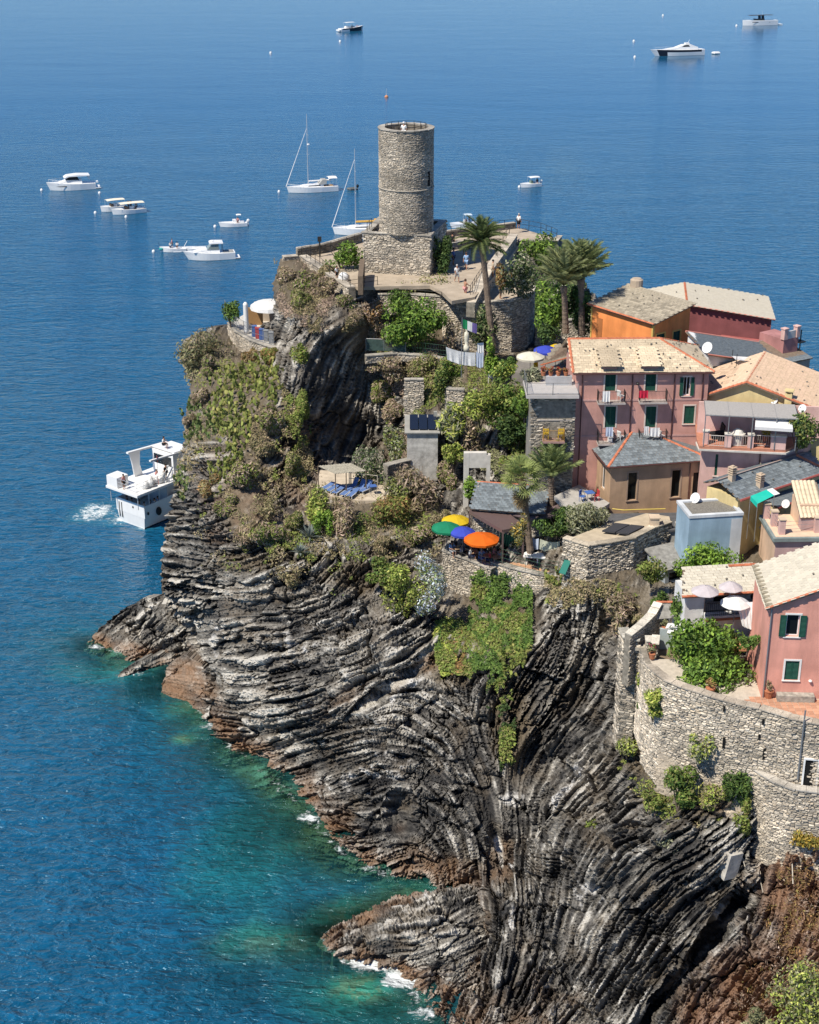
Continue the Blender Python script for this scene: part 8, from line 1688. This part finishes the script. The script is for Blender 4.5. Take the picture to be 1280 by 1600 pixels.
# people aboard
M = Matrix.Translation(FERRY.location) @ Matrix.Rotation(FERRY.rotation_euler.z, 4, 'Z') @ Matrix.Diagonal((.85,1,1.2,1))
for x, y, z, k, s, lab in ((-.8,2.4,3.72,'stand','pink','person in a pink top at the stern rail of the ferry upper deck'),(3.9,1.5,3.72,'sit','pink','person sitting by the ferry stairs on the upper deck'),(5.0,1.0,3.72,'stand','black','person with dark hair standing before the ferry wheelhouse'),(6.5,2.4,6.24,'sit','white','person sitting on the ferry roof')): p_(lab, M @ Vector((x,y,z)), 1.0, k, s, 'black', 0)
for x, y, s in ((.5,.6,'white'),(.6,1.5,'beige'),(.4,2.5,'grey'),(.5,3.4,'navy'),(1.4,.5,'black'),(2.2,.5,'white'),(2.9,.6,'sky')): p_('ferry passenger in '+s+(' at the stern bulwark, ' if x < .7 else ' at the side bulwark, ')+('near the corner' if abs(x)+y < 2.4 else 'further along'), M @ Vector((x,y,1.1)), -1.6, 'stand', s, 'black', 0, group='ferry passengers on the lower deck')
for (t, L), spots in ((GZ, ((.35,'white'),(.55,'pink'),(.62,'white'))), (T1, ((.28,'grey'),(.5,'black'),(.3,'white'),(.42,'pink'))), (TB3, ((.45,'pink'),(.55,'black'),(.65,'red'),(.75,'pink'),(.85,'black'),(.5,'beige'))), (OB3, ((.5,'black'),(.34,'navy'))), (OB2, ((.2,'black'),)), (OB1, ((.35,'pink'),))):
    Mt = Matrix.Translation(t.location) @ Matrix.Rotation(t.rotation_euler.z, 4, 'Z'); nm = t['label'].split(' with')[0].split(' under')[0].split(',')[0]
    for i, (f, s) in enumerate(spots): p_(('seated' if i % 2 == 0 else 'standing')+' passenger in '+s+(' near the bow of the ' if f > .6 else ' amidships on the ' if f > .4 else ' near the stern of the ')+nm, Mt @ Vector((L*f, .35*(-1)**i, .80 if t.name[0] in 'te' else .6)), i*1.7, 'sit' if i % 2 == 0 else 'stand', s, 'navy', i % 3, i % 2, group='passengers aboard the '+nm)

# ------------------------------------------------------------------ parasols, furniture, laundry
def parasol(label, px, py, z, r, m, h=2.4, valance=.18, n=8, rim=False, closed=False, cat='parasol', droop=.42):
    p = P(px, py, z); t = thing('parasol', label, cat, (p.x, p.y, z-h)); q = MB(); q.tube([(0,0,0),(0,0,h+droop)], .03, 6); q.build('pole', METAL_GY, t)
    if closed: q = MB(); q.lathe([(.05,h+.1),(.16,h-.6),(.22,h-1.3),(.18,h-1.55),(.04,h-1.6)], 8); q.build('folded_canopy', m, t); return t
    q = MB(); rings = []
    for f, zz in ((.02,1),(.35,.80),(.7,.45),(1,0)): rings.append([(r*f*math.cos(2*math.pi*(j+.5)/(2*n))*(1 if j % 2 == 0 else .96), r*f*math.sin(2*math.pi*(j+.5)/(2*n))*(1 if j % 2 == 0 else .96), h+droop*zz*(1 if j % 2 == 0 else .97)) for j in range(2*n)])
    low = [[(x, y, z_-.03) for x, y, z_ in g] for g in rings]; q.loft(rings, False); q.loft(low, False); q.build('canopy', m, t)
    g = MB(); a = rings[-1]; b = [(x*.99, y*.99, z_-valance) for x, y, z_ in a]; g.loft([a, b], False); g.build('valance', m, t); return t
def cloth(name, c, **k): return mat(name, c, .8, .14, 1.6, subs=.25, **k)
parasol('green restaurant parasol, leftmost of the four', 698.5, 824, 18.0, 1.28, cloth('green_cloth', (.015,.24,.12)))
parasol('yellow restaurant parasol behind the green one', 712, 813, 18.1, 1.18, cloth('yellow_cloth', (.72,.50,.02)))
parasol('blue restaurant parasol between the green and orange ones', 723, 831, 18.0, 1.05, cloth('blue_cloth', (.055,.085,.52)))
parasol('orange restaurant parasol, nearest of the four', 752.5, 842, 18.0, 1.45, cloth('orange_cloth', (.80,.16,.012)))
parasol('cream parasol on the yard left of the rose house', 829, 557, 26.7, 1.3, cloth('cream_cloth', (.76,.72,.60)))
parasol('dark blue parasol behind the cream one', 853, 547, 26.9, 1.15, MATS['blue_cloth']); parasol('yellow parasol edge behind the dark blue one', 869, 544, 26.9, .8, MATS['yellow_cloth'])
parasol('folded yellow parasol beside the cream one', 838, 551, 26.9, .3, MATS['yellow_cloth'], closed=True)
parasol('white parasol in front of the white house balcony', 1149, 943, 23.4, 1.0, cloth('bright_white_cloth', (.84,.84,.83)), 2.3, .04, droop=.55)
parasol('pale mauve parasol at the corner of the white house roof', 1102, 924, 24.3, .92, cloth('mauve_cloth', (.62,.56,.57)), 2.0, .04)
parasol('second pale mauve parasol under the cream roof edge', 1142, 918, 24.3, .8, MATS['mauve_cloth'], 2.0, .04)
def table(label, p, w=.8, m=None, group=None):
    t = thing('table', label, 'table', p, .3, group); q = MB(); q.bb((-w/2,-w/2,.70),(w/2,w/2,.74)); q.build('tabletop', m or WHITE, t)
    for a, b in ((-1,-1),(1,-1),(1,1),(-1,1)): q = MB(); q.tube([(a*w*.42,b*w*.42,0),(a*w*.42,b*w*.42,.70)], .025, 5); q.build('leg', METAL_GY, t)
    return t
for x, y, tl in ((716,868,'wooden table under the green and yellow parasols'),(740,874,'wooden table under the blue parasol'),(762,880,'wooden table under the orange parasol'),(776,883,'wooden table right of the orange parasol')): table(tl, P(x, y, zr), .75, TEAK, 'restaurant tables')
def chair(label, p, rz, m, group=None, s=1.0):
    t = thing('chair', label, 'chair', p, rz, group); t.scale = (s,s,s); q = MB(); q.bb((-.22,-.22,.42),(.22,.22,.46)); q.build('seat', m, t); q = MB()
    for k in range(4): q.bb((-.22+.12*k,.19,.50),(-.14+.12*k,.22,.88))
    q.bb((-.22,.185,.84),(.22,.225,.92)); q.build('backrest', m, t)
    for a, b in ((-1,-1),(1,-1),(1,1),(-1,1)): q = MB(); q.tube([(a*.19,b*.19,0),(a*.19,b*.19,.42 if b < 0 else .5)], .022, 5); q.build('leg', m, t)
    return t
PWH = mat('white_plastic', (.76,.76,.73), .5)
chair('white plastic chair standing on the small garden lawn', surf(769,598)+Vector((0,-.2,.05)), 2.5, PWH, None, 1.3)
chair('second white chair beside the white laundry', surf(715,572)+Vector((0,-.2,.05)), 2.8, PWH, None, 1.2)
zt = 20.42
chair('blue chair on the tiled terrace beside the tan house', P(910,783,zt), 1.0, CL['blue']); chair('red chair on the tiled terrace beside the tan house wall', P(931,782,zt), -1.2, CL['red']); table('blue table on the tiled terrace beside the tan house', P(921,782,zt), .7, CL['blue'])
M = GARDEN_H.M; a = GARDEN_H.loc(852,688); b = GARDEN_H.loc(875,688)
for u, yl in ((a[0],'left'), (b[0],'right')): chair(yl+' one of the two yellow chairs on the garden house balcony', M @ Vector((u,-.45,a[1]+.32)), 3.1, mat('yellow_plastic', (.62,.40,.03), .5), 'yellow balcony chairs')
M = ROSE_H.M
for x, y, wl_ in ((968,628,'upper left'),(968,691,'lower left'),(1031,690,'lower right')): u, h = ROSE_H.loc(x, y); chair('white chair on the '+wl_+' balcony of the dusty rose house', M @ Vector((u,-.45,h+.26)), 2.2, PWH, 'white balcony chairs')
def drape(label, H, x0, y0, x1, y1, m, out=-.88, name='laundry'):
    a = H.loc(x0, y1, 'front', out); b = H.loc(x1, y0, 'front', out); q = MB(); n = 8
    for i in range(n+1):
        u = a[0]+(b[0]-a[0])*i/n; w = .03*math.sin(i*2.1)
        for k, z in enumerate((b[1], (a[1]+b[1])/2, a[1])): q.v.append((u, out-.03+w*(k+.3), z+(0 if k == 0 else .03*math.sin(i*1.3))))
    for i in range(n):
        for k in range(2): q.f.append((i*3+k, i*3+k+1, i*3+k+4, i*3+k+3)); q.m.append(0); q.t.append(None)
    o = q.build(name, m); o.matrix_world = H.M.copy(); o.location = H.M.translation; o.rotation_euler = (0,0,H.rz); return tag(o, label, 'laundry')
drape('white towel over the left upper balcony rail of the rose house', ROSE_H, 941, 611, 953.5, 628, CL['white']); drape('red cloth over the right upper balcony rail of the rose house', ROSE_H, 998, 610, 1013, 622, cloth('red_cloth', (.62,.03,.07)))
drape('pale blue cloth on the left lower balcony rail of the rose house', ROSE_H, 946, 667, 958, 682, cloth('pale_blue_cloth', (.55,.62,.75))); drape('white cloth on the right lower balcony rail of the rose house', ROSE_H, 1006, 666, 1014, 680, MATS['bright_white_cloth']); drape('white shirt on the right lower balcony rail of the rose house', ROSE_H, 1015, 668, 1031, 682, MATS['bright_white_cloth'])
def sheet(label, pts, m, name='laundry', sag=.15, cat='laundry', n=8):
    """hanging cloth between four world places (top-left, top-right, bottom-right, bottom-left)"""
    pts = [Vector(p) for p in pts]; q = MB(); k = 4
    for i in range(n+1):
        u = i/n
        for j in range(k+1): v = j/k; p = pts[0].lerp(pts[1], u).lerp(pts[3].lerp(pts[2], u), v); p.z -= sag*math.sin(math.pi*u); p.y += .07*math.sin(i*2.3)*v; q.v.append(tuple(p))
    for i in range(n):
        for j in range(k): a = i*(k+1)+j; q.f.append((a,a+1,a+k+2,a+k+1)); q.m.append(0); q.t.append(None)
    return tag(q.build(name, m), label, cat)
Yl = 131.0
sheet('long white sheets on a washing line left of the tall palm', [PY(697,542,Yl),PY(743,551,Yl),PY(743,572,Yl),PY(699,562,Yl)], MATS['bright_white_cloth'], n=12); sheet('white sheet with a blue stripe at the right end of the washing line', [PY(744,549,Yl),PY(756,550,Yl),PY(755,573,Yl),PY(744,572,Yl)], MATS['pale_blue_cloth']); sheet('white cloth hanging behind the right end of the washing line', [PY(746,536,Yl+.4),PY(756,535,Yl+.4),PY(756,551,Yl+.4),PY(746,551,Yl+.4)], MATS['bright_white_cloth'], sag=.02)
t = thing('flagpole', 'slender flagpole with a green white and violet flag above the washing line', 'flagpole', PY(721,590,Yl-.2)); h = top_z(t.location, 496)-t.location.z; q = MB(); q.tube([(0,0,0),(0,0,h)], .035, 6); q.build('pole', METAL_GY, t)
for i, c in enumerate(((.02,.26,.10),(.72,.72,.70),(.22,.16,.42))):
    q = MB()
    for k in range(3): x = .05+i*.42+k*.21; q.v += [(x, .06*math.sin(x*5), h-.15-.33*x), (x, .06*math.sin(x*5+.6), h-.95-.40*x)]
    q.f = [(0,1,3,2),(2,3,5,4)]; q.m = [0,0]; q.t = [None,None]; q.build('flag_panel', mat('flag_%d' % i, c, .8, subs=.25), t)
q = MB(); q.lathe([(.28,0),(.26,.5),(.14,.6),(.19,1.0),(.23,1.4),(.20,1.75),(.08,1.85),(.12,2.0),(.11,2.15),(.02,2.25)], 10, PY(729,549,Yl+1.2)); tag(q.build('statue', mat('statue_stone', (.62,.58,.46), .8, .15, 5), smooth=True), 'pale standing garden statue behind the white sheets', 'statue')
# big cloth and pots by the vine
sheet('crumpled white sheet hanging beside the salmon house corner', [P(1151,940,23.7),P(1181,940,23.7),P(1181,985,22.0),P(1160,978,22.1)], MATS['bright_white_cloth'], sag=.05, n=12)
sheet('pale towel with a check pattern drying in the laundry garden', [P(844,842,17.9),P(875,846,17.9),P(874,863,17.0),P(843,858,17.0)], cloth('pale_green_cloth', (.60,.62,.48))); sheet('light blue towel drying beside the pale green one', [P(830,838,17.9),P(842,841,17.9),P(841,858,17.0),P(830,853,17.0)], MATS['pale_blue_cloth'])
q = MB(); c = P(840,868,16.6); q.box(c, (2.2,.9,.12), -.2); q.box(c-Vector((0,0,.4)), (.1,.6,.8)); tag(q.build('white_lounger_table', WHITE), 'white folding table in the laundry garden', 'table')
q = MB(); a, b = P(781,858,zr+.3), P(811,867,zr+.3); q.add([a, b, b+Vector((0,0,1.5)), a+Vector((0,0,1.5)), a+Vector((0,.05,0)), b+Vector((0,.05,0)), b+Vector((0,.05,1.5)), a+Vector((0,.05,1.5))], ((0,1,2,3),(7,6,5,4),(3,2,6,7),(1,5,6,2),(0,3,7,4))); tag(q.build('green_screen', mat('dark_green_screen', (.015,.075,.045), .7)), 'dark green screen panel beside the restaurant terrace', 'screen')
railing('wire_fence', 'thin green wire fence along the laundry garden edge', [P(x, y, zr+.3) for x, y in ((768,880),(800,889),(842,900),(872,905))], 1.5, 1.2, (1.0,.75,.5,.25), mat('green_wire', (.03,.10,.06), .6), .012, None, 0, 'fence')
railing('railing', 'dark railing along the edge of the umbrella terrace', [P(x, y, zr+.1) for x, y in ((694,862),(735,878),(765,889))], 1.0, .9, (1.0,.5), METAL_DK, .02, None, 0)
railing('netting_fence', 'green netting fence below the lemon tree', [P(x, y, 25.0) for x, y in ((572,548),(600,549),(634,551))], 1.2, 1.8, (1.0,), METAL_GY, .02, None, 0, 'fence', mat('green_netting', (.05,.085,.075), .85, .3, 3, trans=.12))
railing('netting_fence', 'thin green mesh fence right of the dark netting', [P(x, y, 25.0) for x, y in ((636,551),(665,552),(697,556))], 1.0, 1.4, (1.0,.5,.1), MATS['green_wire'], .012, None, .25, 'fence')
railing('railing', 'grey railing with mesh round the bar terrace', [P(x, y, 24.3) for x, y in ((352,490),(358,506),(370,518),(394,531),(428,541))], 1.5, 1.4, (1.0,.5,.1), METAL_GY, .02, None, .18)
q = MB()
for i, (x, y, c) in enumerate(((398,525,'blue'),(403,528,'red'),(409,530,'blue'),(416,532,'grey'),(424,535,'grey'))):
    p = P(x, y, 24.2); q = MB(); q.prism([(p.x-.22,p.y-.22),(p.x+.22,p.y-.22),(p.x+.22,p.y+.22),(p.x-.22,p.y+.22)], 24.2, 25.2); q.box((p.x,p.y,25.24), (.5,.5,.08)); tag(q.build('wheelie_bin', CL[c]), ('leftmost blue bin behind the bar terrace railing','red bin between two blue bins on the bar terrace','second blue bin just right of the red one','left of the two grey bins on the bar terrace','rightmost grey bin on the bar terrace')[i], 'bin', 'bins on the bar terrace')
# sun terrace
zs = 17.15
t = thing('reed_shelter', 'reed roofed shade shelter over the sun terrace', 'shelter', P(540,770,zs)); off = -Vector(t.location); cs = [P(497,728,19.3), P(524,740,19.1), P(572,736,19.1), P(548,724,19.3)]; q = MB(); n = 12
for k in range(n): a = cs[0].lerp(cs[3], (k+.5)/n); b = cs[1].lerp(cs[2], (k+.5)/n); d = b-a; q = MB(); q.box((a+b)/2, (d.length,.26,.04), math.atan2(d.y, d.x), 0, -math.asin(max(-1, min(1, d.z/d.length)))); q.build('reed_panel', mat('sun_bleached_reed', (.36,.33,.26), .9, .3, 6, .5, 30), t, off)
for c in cs+[cs[1].lerp(cs[2], .35)]: q = MB(); q.tube([Vector((c.x,c.y,zs-.1)), c], .05, 6); q.build('post', MATS['weathered_wood'], t, off)
railing('railing', 'pale wooden railing rising behind the sun loungers', [P(x, y, zs) for x, y in ((546,760),(566,762),(590,765))], 1.3, 1.2, (1.0,.6), mat('bleached_wood', (.42,.37,.30), .9, .2, 5), .03)
def lounger(label, p, rz, up, m, group):
    t = thing('sun_lounger', label, 'sun lounger', p, rz, group); t.scale = (.8,.8,.8); q = MB(); q.bb((-.3,-.9,.30),(.3,.25,.36)); q.build('seat', m, t); q = MB(); e = .95; q.add([(-.3,.25,.34),(.3,.25,.34),(.3,.25+e*math.cos(up),.34+e*math.sin(up)),(-.3,.25+e*math.cos(up),.34+e*math.sin(up)),(-.3,.27,.29),(.3,.27,.29),(.3,.28+e*math.cos(up),.30+e*math.sin(up)),(-.3,.28+e*math.cos(up),.30+e*math.sin(up))], ((0,1,2,3),(7,6,5,4),(0,4,5,1),(1,5,6,2),(2,6,7,3),(3,7,4,0))); q.build('backrest', m, t)
    for a, b in ((-1,-.8),(1,-.8),(1,.2),(-1,.2)): q = MB(); q.bb((a*.28-.03,b-.03,0),(a*.28+.03,b+.03,.30)); q.build('leg', PWH, t)
    q = MB(); q.bb((-.34,-.92,.27),(-.3,.3,.37)).bb((.3,-.92,.27),(.34,.3,.37)); q.build('frame', PWH, t); return t
BLUW = mat('blue_striped_canvas', (.10,.17,.36), .8, .05, 3)
LG = lounger('leftmost sun lounger of the flat row under the reed shelter', P(512,764,zs), -.55, .1, BLUW, 'sun loungers on the gravel terrace')
for i, (x, y, a) in enumerate(((520,767,-.55),(529,770,-.5),(541,773,-.45),(551,775,-.4))): copy_tree(LG, P(x, y, zs), a, ('second sun lounger from the left in the flat row','middle sun lounger of the flat row','fourth sun lounger from the left in the flat row','rightmost sun lounger of the flat row near the gravel edge')[i])
for i, (x, y, lab) in enumerate(((551,764,'blue folding deck chair, left one of the raised row'),(562,767,'blue folding deck chair, middle one of the raised row'),(572,768,'blue folding deck chair, right one of the raised row'))): lounger(lab, P(x, y, zs), -.7, 1.0, BLUW, 'raised deck chairs on the gravel terrace')
table('small blue table at the right end of the sun loungers', P(583,771,zs), .6, CL['blue'])
# dishes
dish('white satellite dish on the corner behind the rose house', PY(1106,548,121.5), .48); dish('satellite dish on the yellow gable above the reed pergola', PY(1210,630,117.2), .32); dish('satellite dish at the right corner of the reed pergola', PY(1254,643,114.5), .34); dish('small round dish on the orange house corner', PY(1043,522,133.2), .3); dish('satellite dish beside the green awning', PY(1228,792,107.8), .34); dish('big tilted white dish on the dark flat shed', PY(1087,783,108.5), .42)
# garden odds by the white house
q = MB(); a, b, c, d = P(1021,968,21.0), P(1072,964,21.2), P(1074,958,21.6), P(1030,958,21.6); slab3(q, (a,b,c+Vector((0,1.2,.2)),d+Vector((0,1.2,.2))), .1); o = tag(q.build('garden_shed_roof', MATS['stone_slab_roof']), 'small slab roof with terracotta edge left of the white house', 'roof'); ridge_line(o, d+Vector((0,1.2,.25)), c+Vector((0,1.2,.25)), r=.1)
t = thing('awning', 'white slatted awning over the passage left of the vine', 'awning', P(1045,990,20)); off = -Vector(t.location); q = MB(); slab3(q, [P(1040,982,21.2),P(1074,980,21.2),P(1076,974,21.5),P(1044,974,21.5)], .05); q.build('slat', WHITE, t, off); q = MB(); slab3(q, [P(1042,990,21.0),P(1070,988,21.0),P(1072,983,21.1),P(1044,984,21.1)], .05); q.build('slat', WHITE, t, off)
q = MB()
for x in (1044,1070): p = P(x, 996, 20); q.tube([p-Vector((0,0,.6)), p+Vector((0,0,1.4))], .04, 5)
q.build('posts', METAL_GY, t, off)
q = MB(); p = P(1052,1004,20.0); q.bb((p.x-.9,p.y,19.4),(p.x+.9,p.y+.2,21.0)); tag(q.build('shaded_wall', render('grey_aqua_render', (.40,.46,.45))), 'grey aqua wall under the slatted awning', 'wall')
POTM = mat('terracotta_pot', (.42,.16,.08), .8, .15, 6)
def pot(label, p, r, pal='green', h=None, bloom=None):
    t = thing('flower_pot', label, 'flower pot', p); q = MB(); h = h or r*1.6; q.lathe([(r*.7,0),(r,h),(r*1.1,h),(r*1.1,h*1.08),(r*.9,h*1.08)], 10); q.build('pot', POTM, t); q = MB(); rng = random.Random(int(p.x*100)); foliage(q, Vector((0,0,h+r*1.2)), (r*1.5,r*1.5,r*1.4), 140, .09, list(PALS[pal])+([bloom]*2 if bloom else []), rng, 4); q.build('plant', LEAF, t)
pot('terracotta pot with pink blossom on the passage wall', P(1020,1022,20.1), .25, 'green', None, (.65,.10,.22)); pot('terracotta pot beside the pink flowered one', P(1019,1029,20.1), .22, 'olive'); pot('terracotta pot on the slab left of the vine', P(1040,988,20.6), .25, 'olive')
pot('terracotta trough at the foot of the salmon house', P(1201,1090,20.0), .3, 'dryolive'); pot('pot with yellow flowers on the balustraded balcony', P(1196,690,25.42), .3, 'moss', None, (.6,.4,.03)); pot('potted fern on the left end of the balustraded balcony', P(1107,672,25.45), .3, 'green'); pot('round terracotta pot at the foot of the vine', P(1110,1086,20.0), .3, 'rust'); pot('potted plant beside the restaurant pergola post', P(800,868,15.7), .32, 'olive')
for k, x in enumerate((852,864,876,888)): pot(('leftmost','second from left','third from left','rightmost')[k]+' red flowered pot in the row on the roof terrace parapet', GARDEN_H.M @ Vector((GARDEN_H.loc(x,590)[0], 1.85, GARDEN_H.h(860,612)+.76)), .2, 'rust', None, (.45,.05,.04))
for o in list(COL.objects):
    if o.get('label', '').endswith('pot in the row on the roof terrace parapet'): o['group'] = 'pots on the roof terrace parapet'
q = MB(); c = P(1152,694,25.4); q.lathe([(.45,0),(.45,.75),(.6,.8),(.6,.95),(.45,1.0),(.35,1.2),(.1,1.35)], 12, c); tag(q.build('stone_barbecue', mat('pale_barbecue', (.62,.58,.52), .8, .1, 4)), 'pale round stone barbecue on the balustraded balcony', 'barbecue')
q = MB(); c = P(1122,689,25.4); q.box(c+Vector((0,.6,.5)), (1.3,.6,.1), .3); q.box(c+Vector((.1,.6,.25)), (1.0,.5,.5), .3); q.box(c+Vector((.5,.9,.8)), (.1,.6,.7), .3, .3); tag(q.build('dark_lounge_chair', CL['black']), 'dark covered lounge chair under the reed pergola', 'chair')
q = MB(); c = P(1163,1009,20.4); q.bb((c.x-1.0,c.y-.5,c.z-.15),(c.x+.9,c.y+1.2,c.z)); q2 = q.build('balcony', mat('orange_edge', (.50,.25,.13), .8)); tag(q2, 'narrow balcony with plants between the vine and the salmon house', 'balcony')
g = MB()
for k in range(12): x = c.x-1.0+1.9*k/11; g.tube([(x,c.y-.48,c.z),(x,c.y-.48,c.z+.9)], .012, 4)
g.tube([(c.x-1.0,c.y-.48,c.z+.9),(c.x+.9,c.y-.48,c.z+.9)], .02, 4); g.build('railing', MATS['green_wire'], q2)
B_('green plants on the narrow balcony beside the salmon house', (1155,992,1186,1014), 'green', 85.6, 500, .1)
# lower terrace chairs and cables
for x, y, lab in ((1210,1208,'dark folding chair left of the doorway on the small terrace'),(1232,1217,'dark folding chair nearest the doorway on the small terrace')): chair(lab, P(x, y, 15.3), .6, mat('dark_blue_chair', (.05,.055,.08), .6), None, 1.1)
q = MB(); q.lathe([(.12,0),(.16,.6),(.10,1.3),(.03,1.5)], 8, P(1206,1200,15.3)); tag(q.build('covered_parasol', MATS['dark_blue_chair']), 'folded dark parasol on the small rounded terrace', 'parasol')
def cable(label, pts, r=.03, m=None, sag=.0):
    q = MB(); out = []
    for a, b in zip(pts[:-1], pts[1:]):
        for k in range(8): f = k/8; p = a.lerp(b, f); p.z -= sag*4*f*(1-f); out.append(p)
    q.tube(out+[pts[-1]], r, 5); return tag(q.build('rope', m or mat('pale_rope', (.50,.45,.37), .9)), label, 'rope')
cable('pale hose hanging from the rounded terrace wall down the brown slope', [P(1213,1262,14.6)]+[surf(x, y)+Vector((0,-.35,.1)) for x, y in ((1222,1290),(1232,1320),(1236,1350),(1237,1378))], .035)
cable('pale cable looping along the rock to the hanging ivy', [surf(x, y)+Vector((0,-.5,.2)) for x, y in ((1085,1220),(1110,1234),(1150,1246))]+[P(1172,1250,13.6)], .03)
cable('thin cable across the striped rock by the leaning block', [surf(x, y)+Vector((0,-.4,.1)) for x, y in ((1154,1322),(1162,1350),(1185,1366),(1190,1390))], .025)
cable('yellow hose lying along the dark flat roof', [P(x, y, 20.12) for x, y in ((957,795),(975,797),(1000,796),(1040,795))], .05, mat('yellow_hose', (.60,.45,.10), .6))
q = MB(); c = P(537,434,30.3); q.ell(c, (.55,.45,.6), 9, 6); q.ell(c+Vector((.2,0,-.6)), (.35,.3,.4), 8, 5); tag(q.build('white_bundle', MATS['crumpled_tarp'], smooth=True), 'white wrapped bundle hanging on the terrace corner', 'bundle')
cable('thin dark power line from the castle to the lookout of the bar', [PY(424,470,147),PY(444,440,147.5)], .02, METAL_DK)
q = MB(); c = P(707,462,29.4); q.bb((c.x-.8,c.y-.2,29.3),(c.x+.8,c.y+.25,29.75)); q.bb((c.x-.7,c.y-.1,28.6),(c.x-.5,c.y+.1,29.3)); q.bb((c.x+.5,c.y-.1,28.6),(c.x+.7,c.y+.1,29.3)); tag(q.build('bench', MATS['weathered_wood']), 'dark wooden bench at the end of the long hedge rail', 'bench')
for x, y, z in ((500,401,30.0),): q = MB(); q.tube([P(x, y, z), P(x, y, z)+Vector((0,0,1.9))], .09, 6); q.bb(tuple(P(x,y,z)+Vector((-.2,-.12,1.6))), tuple(P(x,y,z)+Vector((.2,.12,2.1)))); tag(q.build('viewing_post', METAL_DK), 'black post with a box at the left end of the terrace railing', 'post')
q = MB()
for k in range(3): q.tube([PY(600+k*2,548,143), PY(603+k*3,505,143)], .05, 5)
tag(q.build('bare_trunk', mat('bare_wood', (.40,.35,.28), .9)), 'bare pale dead stem left of the lemon tree', 'tree')
